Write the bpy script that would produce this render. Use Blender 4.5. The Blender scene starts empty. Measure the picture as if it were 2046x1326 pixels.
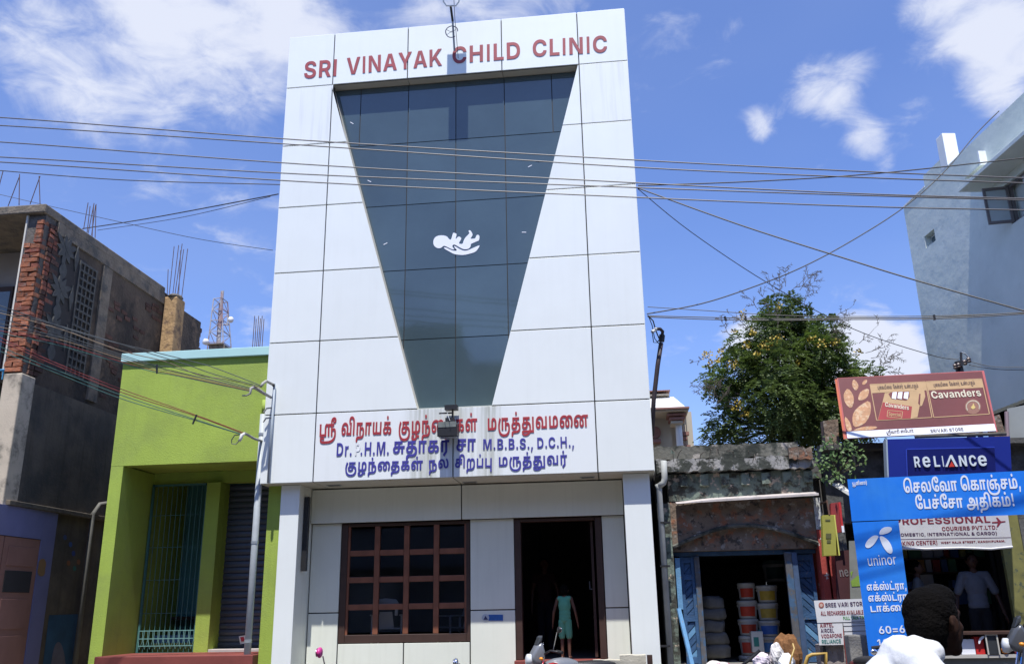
import bpy, bmesh, math, random
import numpy as np
from mathutils import Vector, Matrix
from mathutils.geometry import delaunay_2d_cdt
random.seed(7); RNG = np.random.default_rng(11)
SC = bpy.context.scene; COL = SC.collection
R = math.radians

# ---------------------------------------------------------------- camera
FPX = 1763.0; CXP, CYP = 1023.0, 663.0; EYE = Vector((0, 0, 1.5))
def _n(v): return v / np.linalg.norm(v)
_up = _n(np.array([919-CXP, 4958+CYP, FPX]))
_X = -_n(np.array([-15839-CXP, -(1528-CYP), FPX])); _X = _n(_X - _up*_X.dot(_up))
_Y = np.cross(_up, _X); _Y = _Y if _Y[2] > 0 else -_Y
CM = np.array([_X, _Y, _up])                      # rows: world axes seen in camera axes (right, up, forward)
cam = bpy.data.cameras.new('camera'); camo = bpy.data.objects.new('camera', cam); COL.objects.link(camo)
m = Matrix(((CM[0][0], CM[0][1], -CM[0][2]), (CM[1][0], CM[1][1], -CM[1][2]), (CM[2][0], CM[2][1], -CM[2][2]))).to_4x4()
m.translation = EYE; camo.matrix_world = m
cam.sensor_width = 36; cam.lens = FPX/2046*36; cam.clip_start = .05; cam.clip_end = 4000
SC.camera = camo
def ray(px, py):
    r = CM @ np.array([px-CXP, -(py-CYP), FPX]); return Vector(r.tolist())
def at(px, py, Y):                                # point on the wall plane y = Y
    r = ray(px, py); return EYE + r*(Y/r.y)
def atX(px, py, X):                               # point on the side-wall plane x = X
    r = ray(px, py); return EYE + r*(X/r.x)

# ---------------------------------------------------------------- sky, sun, exposure
SUN_EL, SUN_AZ = R(69), R(1)                     # azimuth measured from the street side (-y), negative = towards -x
sdir = Vector((math.sin(SUN_AZ)*math.cos(SUN_EL), -math.cos(SUN_AZ)*math.cos(SUN_EL), math.sin(SUN_EL)))
sl = bpy.data.lights.new('sun', 'SUN'); sl.energy = 5.0; sl.angle = R(.55); sl.color = (1, .975, .93)
so = bpy.data.objects.new('sun', sl); COL.objects.link(so); so.rotation_euler = sdir.to_track_quat('Z', 'Y').to_euler()
so.location = (0, -10, 40)
W = bpy.data.worlds.new('World'); SC.world = W; W.use_nodes = True
nt = W.node_tree; nt.nodes.clear(); N = nt.nodes.new; L = nt.links.new
def math_(op, a, b=None, c=None, tree=None):
    n = (tree or nt).nodes.new('ShaderNodeMath'); n.operation = op
    for i, v in enumerate((a, b, c)):
        if v is None: continue
        if isinstance(v, (int, float)): n.inputs[i].default_value = v
        else: (tree or nt).links.new(v, n.inputs[i])
    return n.outputs[0]
wo = N('ShaderNodeOutputWorld'); bg = N('ShaderNodeBackground'); L(bg.outputs[0], wo.inputs[0])
sky = N('ShaderNodeTexSky'); sky.sky_type = 'NISHITA'; sky.sun_disc = False
sky.sun_elevation = SUN_EL; sky.sun_rotation = math.atan2(sdir.x, sdir.y); sky.altitude = 100; sky.air_density = 1.1; sky.dust_density = .6; sky.ozone_density = 2.0
tc = N('ShaderNodeTexCoord'); DIR = tc.outputs['Generated']
sx = N('ShaderNodeSeparateXYZ'); L(DIR, sx.inputs[0])
zz = math_('ADD', math_('MAXIMUM', sx.outputs[2], 0.0), .35)
cv = N('ShaderNodeCombineXYZ'); L(math_('DIVIDE', sx.outputs[0], zz), cv.inputs[0]); L(math_('DIVIDE', sx.outputs[1], zz), cv.inputs[1]); L(math_('MULTIPLY', sx.outputs[2], 1.6), cv.inputs[2])
def noise(scale, detail, rough, dist=0.0, off=(0, 0, 0)):
    mp = N('ShaderNodeMapping'); mp.inputs['Location'].default_value = off; L(cv.outputs[0], mp.inputs[0])
    n = N('ShaderNodeTexNoise'); n.inputs['Scale'].default_value = scale; n.inputs['Detail'].default_value = detail
    n.inputs['Roughness'].default_value = rough; n.inputs['Distortion'].default_value = dist; L(mp.outputs[0], n.inputs['Vector']); return n.outputs['Fac']
n1 = noise(4.2, 9, .62, .35, (3.1, 1.7, 0)); n2 = noise(1.3, 4, .5, 0, (7.7, 2.2, 0)); n3 = noise(13, 8, .6, .6, (1.2, 9.1, 0))
def blob(px, py, rad, amp):                       # a cloud bank in the direction of that part of the sky
    d = ray(px, py).normalized(); vm = N('ShaderNodeVectorMath'); vm.operation = 'DISTANCE'; L(DIR, vm.inputs[0]); vm.inputs[1].default_value = d
    mr = N('ShaderNodeMapRange'); mr.interpolation_type = 'SMOOTHSTEP'; L(vm.outputs['Value'], mr.inputs[0])
    mr.inputs[1].default_value = rad; mr.inputs[2].default_value = 0; mr.inputs[3].default_value = 0; mr.inputs[4].default_value = amp
    return mr.outputs[0]
tot = None
for b in ((60, 110, .08, .42), (250, 60, .13, .50), (450, 10, .15, .66), (600, 55, .09, .66), (350, 170, .09, .36), (490, 200, .06, .36), (650, 110, .045, .4), (200, 230, .06, .36), (340, 290, .05, .22), (540, 190, .04, .3),
          (930, -5, .10, .55), (1080, -20, .09, .5), (820, 20, .05, .3), (1900, 50, .07, .62), (1990, 85, .07, .62), (2040, 20, .09, .6), (1840, -5, .05, .5), (1990, 165, .045, .55), (1950, 200, .035, .4), (2015, 215, .03, .4), (1825, 225, .03, .42),
          (1500, 240, .036, .62), (1520, 270, .025, .5), (1545, 228, .036, .4), (1600, 212, .03, .5), (1650, 205, .028, .55), (1690, 200, .028, .5), (1725, 262, .035, .45), (1750, 290, .035, .42), (1600, 158, .04, .42), (1665, 140, .04, .45), (1725, 128, .03, .4), (1770, 330, .02, .3),
          (1500, 690, .055, .85), (1560, 700, .06, .6), (1700, 690, .05, .85), (1770, 690, .055, 1.0), (1660, 730, .08, .9), (1790, 730, .06, .9), (1720, 760, .08, .8), (450, 470, .2, .16), (1480, 470, .2, .08)):
    o = blob(*b); tot = o if tot is None else math_('ADD', tot, o)
cl = math_('ADD', math_('MULTIPLY', math_('SUBTRACT', n1, .5), 1.6), math_('MULTIPLY', math_('SUBTRACT', n3, .5), 1.5))
cl = math_('ADD', cl, math_('MULTIPLY', math_('SUBTRACT', n2, .5), .5))
cl = math_('ADD', math_('ADD', cl, tot), -.12)
mr = N('ShaderNodeMapRange'); mr.interpolation_type = 'SMOOTHSTEP'; L(cl, mr.inputs[0]); mr.inputs[1].default_value = .04; mr.inputs[2].default_value = .95
mask = math_('MULTIPLY', mr.outputs[0], .92)
thin = N('ShaderNodeMapRange'); L(n2, thin.inputs[0]); thin.inputs[1].default_value = .35; thin.inputs[2].default_value = .75; thin.inputs[3].default_value = .0; thin.inputs[4].default_value = .16
tint = N('ShaderNodeMix'); tint.data_type = 'RGBA'; tint.blend_type = 'MULTIPLY'; tint.inputs[0].default_value = 1
L(sky.outputs[0], tint.inputs[6]); tint.inputs[7].default_value = (1.22, 1.36, 1.93, 1)
mx1 = N('ShaderNodeMix'); mx1.data_type = 'RGBA'; L(thin.outputs[0], mx1.inputs[0]); L(tint.outputs[2], mx1.inputs[6]); mx1.inputs[7].default_value = (4.6, 5.6, 8.2, 1)
mx = N('ShaderNodeMix'); mx.data_type = 'RGBA'; L(mask, mx.inputs[0]); L(mx1.outputs[2], mx.inputs[6]); mx.inputs[7].default_value = (7.6, 8.0, 9.2, 1)
L(mx.outputs[2], bg.inputs[0]); bg.inputs[1].default_value = .085
SC.view_settings.view_transform = 'Standard'; SC.view_settings.look = 'None'; SC.view_settings.gamma = 1
SC.view_settings.use_curve_mapping = False; SC.view_settings.exposure = .36
SC.cycles.max_bounces = 8; SC.cycles.use_adaptive_sampling = True

# ---------------------------------------------------------------- materials
MC = {}
def mat(name, col, rough=.8, var=.12, scale=2.5, bump=0.0, bscale=40, col2=None, cover=.5, edge=.08, streak=0.0, metal=0.0, spec=.5, cscale=None, emit=None, ior=None, rnd=0.0):
    if name in MC: return MC[name]
    ma = bpy.data.materials.new(name); ma.use_nodes = True; t = ma.node_tree; nn = t.nodes.new; ll = t.links.new
    b = t.nodes['Principled BSDF']; b.inputs['Roughness'].default_value = rough; b.inputs['Metallic'].default_value = metal
    b.inputs['Specular IOR Level'].default_value = spec
    if ior: b.inputs['IOR'].default_value = ior
    g = nn('ShaderNodeNewGeometry'); pos = g.outputs['Position']
    n = nn('ShaderNodeTexNoise'); n.inputs['Scale'].default_value = scale; n.inputs['Detail'].default_value = 7; n.inputs['Roughness'].default_value = .6; ll(pos, n.inputs['Vector'])
    mr = nn('ShaderNodeMapRange'); ll(n.outputs['Fac'], mr.inputs[0]); mr.inputs[1].default_value = .3; mr.inputs[2].default_value = .7; mr.inputs[3].default_value = 1-var; mr.inputs[4].default_value = 1+var*.6
    cur = None
    base = nn('ShaderNodeRGB'); base.outputs[0].default_value = (*col, 1); cur = base.outputs[0]
    layers = col2 if isinstance(col2, list) else ([(col2, cover, edge)] if col2 else [])
    for i, (c2, cov_, ed) in enumerate(layers):
        m2 = nn('ShaderNodeTexNoise'); m2.inputs['Scale'].default_value = (cscale or scale)*(1+.45*i); m2.inputs['Detail'].default_value = 9; m2.inputs['Roughness'].default_value = .68
        mp = nn('ShaderNodeMapping'); mp.inputs['Location'].default_value = (i*7.3+1.1, i*3.1, i*5.7); ll(pos, mp.inputs[0]); ll(mp.outputs[0], m2.inputs['Vector'])
        r2 = nn('ShaderNodeMapRange'); r2.interpolation_type = 'SMOOTHSTEP'; ll(m2.outputs['Fac'], r2.inputs[0]); c_ = .5+(.5-cov_)*.42
        r2.inputs[1].default_value = c_-ed/2; r2.inputs[2].default_value = c_+ed/2
        x = nn('ShaderNodeMix'); x.data_type = 'RGBA'; ll(r2.outputs[0], x.inputs[0]); ll(cur, x.inputs[6]); x.inputs[7].default_value = (*c2, 1); cur = x.outputs[2]
    if streak:                                   # rain-washed dirt running down
        mp = nn('ShaderNodeMapping'); mp.inputs['Scale'].default_value = (9, 9, .5); ll(pos, mp.inputs[0])
        s = nn('ShaderNodeTexNoise'); s.inputs['Scale'].default_value = 1.5; s.inputs['Detail'].default_value = 6; ll(mp.outputs[0], s.inputs['Vector'])
        s2 = nn('ShaderNodeMapRange'); ll(s.outputs['Fac'], s2.inputs[0]); s2.inputs[1].default_value = .5; s2.inputs[2].default_value = .8; s2.inputs[3].default_value = 0; s2.inputs[4].default_value = streak
        x = nn('ShaderNodeMix'); x.data_type = 'RGBA'; ll(s2.outputs[0], x.inputs[0]); ll(cur, x.inputs[6]); x.inputs[7].default_value = (col[0]*.45, col[1]*.45, col[2]*.38, 1); cur = x.outputs[2]
    x = nn('ShaderNodeMix'); x.data_type = 'RGBA'; x.blend_type = 'MULTIPLY'; x.inputs[0].default_value = 1; ll(cur, x.inputs[6]); ll(mr.outputs[0], x.inputs[7])
    if rnd:                                       # each piece of its own shade
        oi = nn('ShaderNodeObjectInfo'); rr2 = nn('ShaderNodeMapRange'); ll(oi.outputs['Random'], rr2.inputs[0]); rr2.inputs[3].default_value = 1-rnd; rr2.inputs[4].default_value = 1+rnd
        x3 = nn('ShaderNodeMix'); x3.data_type = 'RGBA'; x3.blend_type = 'MULTIPLY'; x3.inputs[0].default_value = 1; ll(x.outputs[2], x3.inputs[6]); ll(rr2.outputs[0], x3.inputs[7]); x = x3
    ll(x.outputs[2], b.inputs['Base Color'])
    if bump:
        n2 = nn('ShaderNodeTexNoise'); n2.inputs['Scale'].default_value = bscale; n2.inputs['Detail'].default_value = 5; ll(pos, n2.inputs['Vector'])
        bp = nn('ShaderNodeBump'); bp.inputs['Strength'].default_value = bump; bp.inputs['Distance'].default_value = .02; ll(n2.outputs['Fac'], bp.inputs['Height']); ll(bp.outputs[0], b.inputs['Normal'])
    MC[name] = ma; return ma

# ---------------------------------------------------------------- object helpers
ORG = {}
def tag(o, label=None, cat=None, group=None, kind=None):
    if label: o['label'] = label
    if cat: o['category'] = cat
    if group: o['group'] = group
    if kind: o['kind'] = kind
    return o
def thing(name, loc, label, cat, group=None, kind=None):
    o = bpy.data.objects.new(name, None); COL.objects.link(o); o.location = loc; o.empty_display_size = .2
    ORG[o] = Vector(loc); return tag(o, label, cat, group, kind)
class MB:
    def __init__(s): s.v = []; s.f = []
    def add(s, vs, fs):
        o = len(s.v); s.v += [tuple(p) for p in vs]; s.f += [tuple(i+o for i in f) for f in fs]; return s
    def box(s, a, b):
        (x0, y0, z0), (x1, y1, z1) = a, b
        x0, x1 = min(x0, x1), max(x0, x1); y0, y1 = min(y0, y1), max(y0, y1); z0, z1 = min(z0, z1), max(z0, z1)
        return s.add([(x0, y0, z0), (x1, y0, z0), (x1, y1, z0), (x0, y1, z0), (x0, y0, z1), (x1, y0, z1), (x1, y1, z1), (x0, y1, z1)],
                     [(0, 3, 2, 1), (4, 5, 6, 7), (0, 1, 5, 4), (1, 2, 6, 5), (2, 3, 7, 6), (3, 0, 4, 7)])
    def bar(s, a, b, w, t, up=(0, 0, 1)):        # square bar from a to b
        a, b = Vector(a), Vector(b); d = (b-a).normalized(); u = Vector(up)
        if abs(d.dot(u)) > .97: u = Vector((0, 1, 0))
        r = d.cross(u).normalized(); u = r.cross(d)
        c = [(-1, -1), (1, -1), (1, 1), (-1, 1)]
        vs = [a+r*(w/2*i)+u*(t/2*j) for i, j in c]+[b+r*(w/2*i)+u*(t/2*j) for i, j in c]
        return s.add(vs, [(0, 1, 2, 3), (7, 6, 5, 4), (0, 4, 5, 1), (1, 5, 6, 2), (2, 6, 7, 3), (3, 7, 4, 0)])
    def prism(s, poly, d):                       # polygon (3D, planar) pushed along d
        n = len(poly); d = Vector(d); P_ = [Vector(p) for p in poly]
        return s.add(P_+[p+d for p in P_], [tuple(range(n)), tuple(reversed(range(n, 2*n)))]+[(i, i+n, (i+1) % n+n, (i+1) % n) for i in range(n)])
    def tube(s, pts, r, seg=6, cap=True):
        pts = [Vector(p) for p in pts]; rs = r if isinstance(r, (list, tuple)) else [r]*len(pts); o = len(s.v); n = len(pts); ref = None
        for i, p in enumerate(pts):
            d = (pts[min(i+1, n-1)]-pts[max(i-1, 0)]).normalized()
            if ref is None: ref = d.orthogonal().normalized()
            ref = (ref-d*ref.dot(d)); ref = ref.normalized() if ref.length > 1e-6 else d.orthogonal().normalized(); q = d.cross(ref)
            for k in range(seg):
                a = 2*math.pi*k/seg; s.v.append(tuple(p+(ref*math.cos(a)+q*math.sin(a))*rs[i]))
        for i in range(n-1):
            for k in range(seg):
                a, b = o+i*seg+k, o+i*seg+(k+1) % seg; s.f.append((a, b, b+seg, a+seg))
        if cap: s.f.append(tuple(o+k for k in reversed(range(seg)))); s.f.append(tuple(o+(n-1)*seg+k for k in range(seg)))
        return s
    def lathe(s, c, prof, seg=16, axis=(0, 0, 1)):
        c = Vector(c); ax = Vector(axis).normalized(); u = ax.orthogonal().normalized(); w = ax.cross(u); o = len(s.v); n = len(prof)
        for r, z in prof:
            for k in range(seg):
                a = 2*math.pi*k/seg; s.v.append(tuple(c+ax*z+(u*math.cos(a)+w*math.sin(a))*r))
        for i in range(n-1):
            for k in range(seg):
                a, b = o+i*seg+k, o+i*seg+(k+1) % seg; s.f.append((a, b, b+seg, a+seg))
        s.f.append(tuple(o+k for k in reversed(range(seg)))); s.f.append(tuple(o+(n-1)*seg+k for k in range(seg))); return s
    def ell(s, c, r, seg=12, rot=None):
        c = Vector(c); o = len(s.v); n = seg//2
        for i in range(n+1):
            th = math.pi*i/n
            for k in range(seg):
                a = 2*math.pi*k/seg; p = Vector((r[0]*math.sin(th)*math.cos(a), r[1]*math.sin(th)*math.sin(a), r[2]*math.cos(th)))
                if rot is not None: p = rot @ p
                s.v.append(tuple(c+p))
        for i in range(n):
            for k in range(seg):
                a, b = o+i*seg+k, o+i*seg+(k+1) % seg; s.f.append((a, a+seg, b+seg, b))
        return s
def mesh_obj(name, me, ma, parent=None, smooth=False, loc=None):
    if ma and not me.materials: me.materials.append(ma)
    o = bpy.data.objects.new(name, me); COL.objects.link(o)
    if parent is not None: o.parent = parent
    if loc is not None: o.location = loc
    return o
def obj(name, mb, ma, parent=None, smooth=False, bevel=0, kind=None, label=None):
    org = ORG.get(parent, Vector((0, 0, 0)))
    me = bpy.data.meshes.new(name)
    if parent is None:                            # a thing that is one mesh: origin at its own base
        xs = [v[0] for v in mb.v]; ys = [v[1] for v in mb.v]; zs = [v[2] for v in mb.v]
        org = Vector(((min(xs)+max(xs))/2, (min(ys)+max(ys))/2, min(zs)))
    me.from_pydata([(v[0]-org.x, v[1]-org.y, v[2]-org.z) for v in mb.v], [], mb.f); me.validate()
    bm = bmesh.new(); bm.from_mesh(me)
    if len(mb.f) < 60000: bmesh.ops.recalc_face_normals(bm, faces=bm.faces)
    bm.to_mesh(me); bm.free()
    if smooth: me.shade_smooth()
    o = mesh_obj(name, me, ma, parent); ORG[o] = org
    if parent is None: o.location = org
    if bevel: md = o.modifiers.new('bevel', 'BEVEL'); md.width = bevel; md.segments = 2; md.limit_method = 'ANGLE'
    if kind: o['kind'] = kind
    if label: o['label'] = label
    return o
def struct(name, mb, ma): return tag(obj(name, mb, ma), kind='structure')
def single(name, mb, ma, label, cat, group=None, smooth=False, bevel=0, kind=None):
    return tag(obj(name, mb, ma, smooth=smooth, bevel=bevel), label, cat, group, kind)

# ---------------------------------------------------------------- lettering (outlines kept as plain numbers, drawn as real raised or printed shapes)
GL = {}
def load_glyphs(txt):
    for ln in txt.strip().split('\n'):
        k, a, rest = ln.split(' ', 2); cs = []
        for c in rest.split(';'):
            pts = []
            for p in c.split(' '):
                on = ',' in p; x, y = p.replace(':', ',').split(','); pts.append((float(x)*2, float(y)*2, on))
            q = []; n = len(pts)                  # quadratic outline -> polygon
            full = []
            for i in range(n):
                a_, b_ = pts[i], pts[(i+1) % n]; full.append(a_)
                if not a_[2] and not b_[2]: full.append(((a_[0]+b_[0])/2, (a_[1]+b_[1])/2, True))
            st = next(i for i, p in enumerate(full) if p[2]); full = full[st:]+full[:st]; i = 0; n = len(full)
            while i < n:
                p = full[i]
                if p[2]: q.append(p[:2]); i += 1
                else:
                    p0 = full[i-1]; p2 = full[(i+1) % n]
                    for t in (.33, .67): q.append(((1-t)**2*p0[0]+2*t*(1-t)*p[0]+t*t*p2[0], (1-t)**2*p0[1]+2*t*(1-t)*p[1]+t*t*p2[1]))
                    i += 1
            cs.append(q)
        GL[k] = (float(a)*2, cs)
GL_I = [(38, 0), (102, 0), (102, 364), (38, 364)]
def area(c): return sum(c[i-1][0]*c[i][1]-c[i][0]*c[i-1][1] for i in range(len(c)))/2
GM = {}
def wind(p, cs, evenodd):
    w = 0; x, y = p
    for c in cs:
        for i in range(len(c)):
            (x0, y0), (x1, y1) = c[i-1], c[i]
            if (y0 > y) != (y1 > y) and x < (x1-x0)*(y-y0)/(y1-y0)+x0: w += 1 if y1 > y0 else -1
    return (w % 2 != 0) if evenodd else w != 0
def fill2d(contours, evenodd=True):               # flat fill of outlines -> closed slab, z from -.5 to .5
    V_, E_ = [], []
    for c in contours:
        o = len(V_); V_ += [Vector(p[:2]) for p in c]; E_ += [(o+i, o+(i+1) % len(c)) for i in range(len(c))]
    r = delaunay_2d_cdt(V_, E_, [], 0, 1e-4); vv, ff = r[0], r[2]; keep = []
    for f in ff:
        cx = sum(vv[i][0] for i in f)/len(f); cy = sum(vv[i][1] for i in f)/len(f)
        if wind((cx, cy), contours, evenodd): keep.append(tuple(f))
    n = len(vv); vs = [(v[0], v[1], .5) for v in vv]+[(v[0], v[1], -.5) for v in vv]; fs = list(keep)+[tuple(i+n for i in reversed(f)) for f in keep]; ed = {}
    for f in keep:
        for i in range(len(f)): ed[(f[i-1], f[i])] = 1
    for a, b in ed:
        if (b, a) not in ed: fs.append((b, a, a+n, b+n))
    return vs, fs
def glyph(k):
    if k in GM: return GM[k]
    a, cs = GL[k]; cs = [c for c in cs if abs(area(c)) > 20]
    if not cs: GM[k] = (a, [], []); return GM[k]
    GM[k] = (a,)+fill2d(cs, False); return GM[k]
class Plane:
    def __init__(s, a, b, c):                     # three points; normal turned to the viewer
        s.o = Vector(a); n = (Vector(b)-s.o).cross(Vector(c)-s.o).normalized()
        s.n = n if n.dot(EYE-s.o) > 0 else -n
    def p(s, px, py, off=0.0):
        r = ray(px, py); t = ((s.o+s.n*off)-EYE).dot(s.n)/r.dot(s.n); return EYE+r*t
def wallplane(Y): return Plane((0, Y, 0), (1, Y, 0), (0, Y, 1))
def text(keys, pl, p0, p1, hpx, unit, track, off, depth, ma, parent, sep=False, name='letter', bold=0.0):
    """keys: list of clusters; baseline from photo point p0 to p1 (ink extent), body height hpx; unit: body height in glyph units"""
    a = pl.p(*p0, off); b = pl.p(*p1, off); ex = (b-a); Wd = ex.length; ex.normalize()
    ey = pl.n.cross(ex); ey = ey if ey.z > 0 else -ey
    h = (pl.p(p0[0], p0[1]-hpx, off)-a).dot(ey); sy = h/unit
    tot = sum((GL[k][0] if k != ' ' else 140) for k in keys)+track*(len(keys)-1); kx = Wd/tot; x = 0; mbs = MB(); out = []
    for k in keys:
        if k == ' ': x += 140+track; continue
        adv, vs, fs = glyph(k)
        P_ = [a+ex*((x+v[0])*kx)+ey*(v[1]*sy)+pl.n*((v[2]+.5)*depth) for v in vs]
        if sep: mb = MB(); mb.add(P_, fs); out.append(obj(name, mb, ma, parent))
        else: mbs.add(P_, fs)
        x += adv+track
    if not sep: out.append(obj(name, mbs, ma, parent))
    return out
LAT, TAM = 364, 282
def poly_on(pl, pts, off, depth, mb=None):        # photo-traced flat print, real thickness
    vs, fs = fill2d([[(p[0], -p[1]) for p in pts]]); mb = mb or MB()
    mb.add([pl.p(v[0], -v[1], off+(v[2]+.5)*depth) for v in vs], fs); return mb
def smooth_pts(pts, it=2):
    for _ in range(it):
        q = []
        for i in range(len(pts)):
            a, b = pts[i], pts[(i+1) % len(pts)]; q += [(a[0]*.75+b[0]*.25, a[1]*.75+b[1]*.25), (a[0]*.25+b[0]*.75, a[1]*.25+b[1]*.75)]
        pts = q
    return pts
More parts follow.
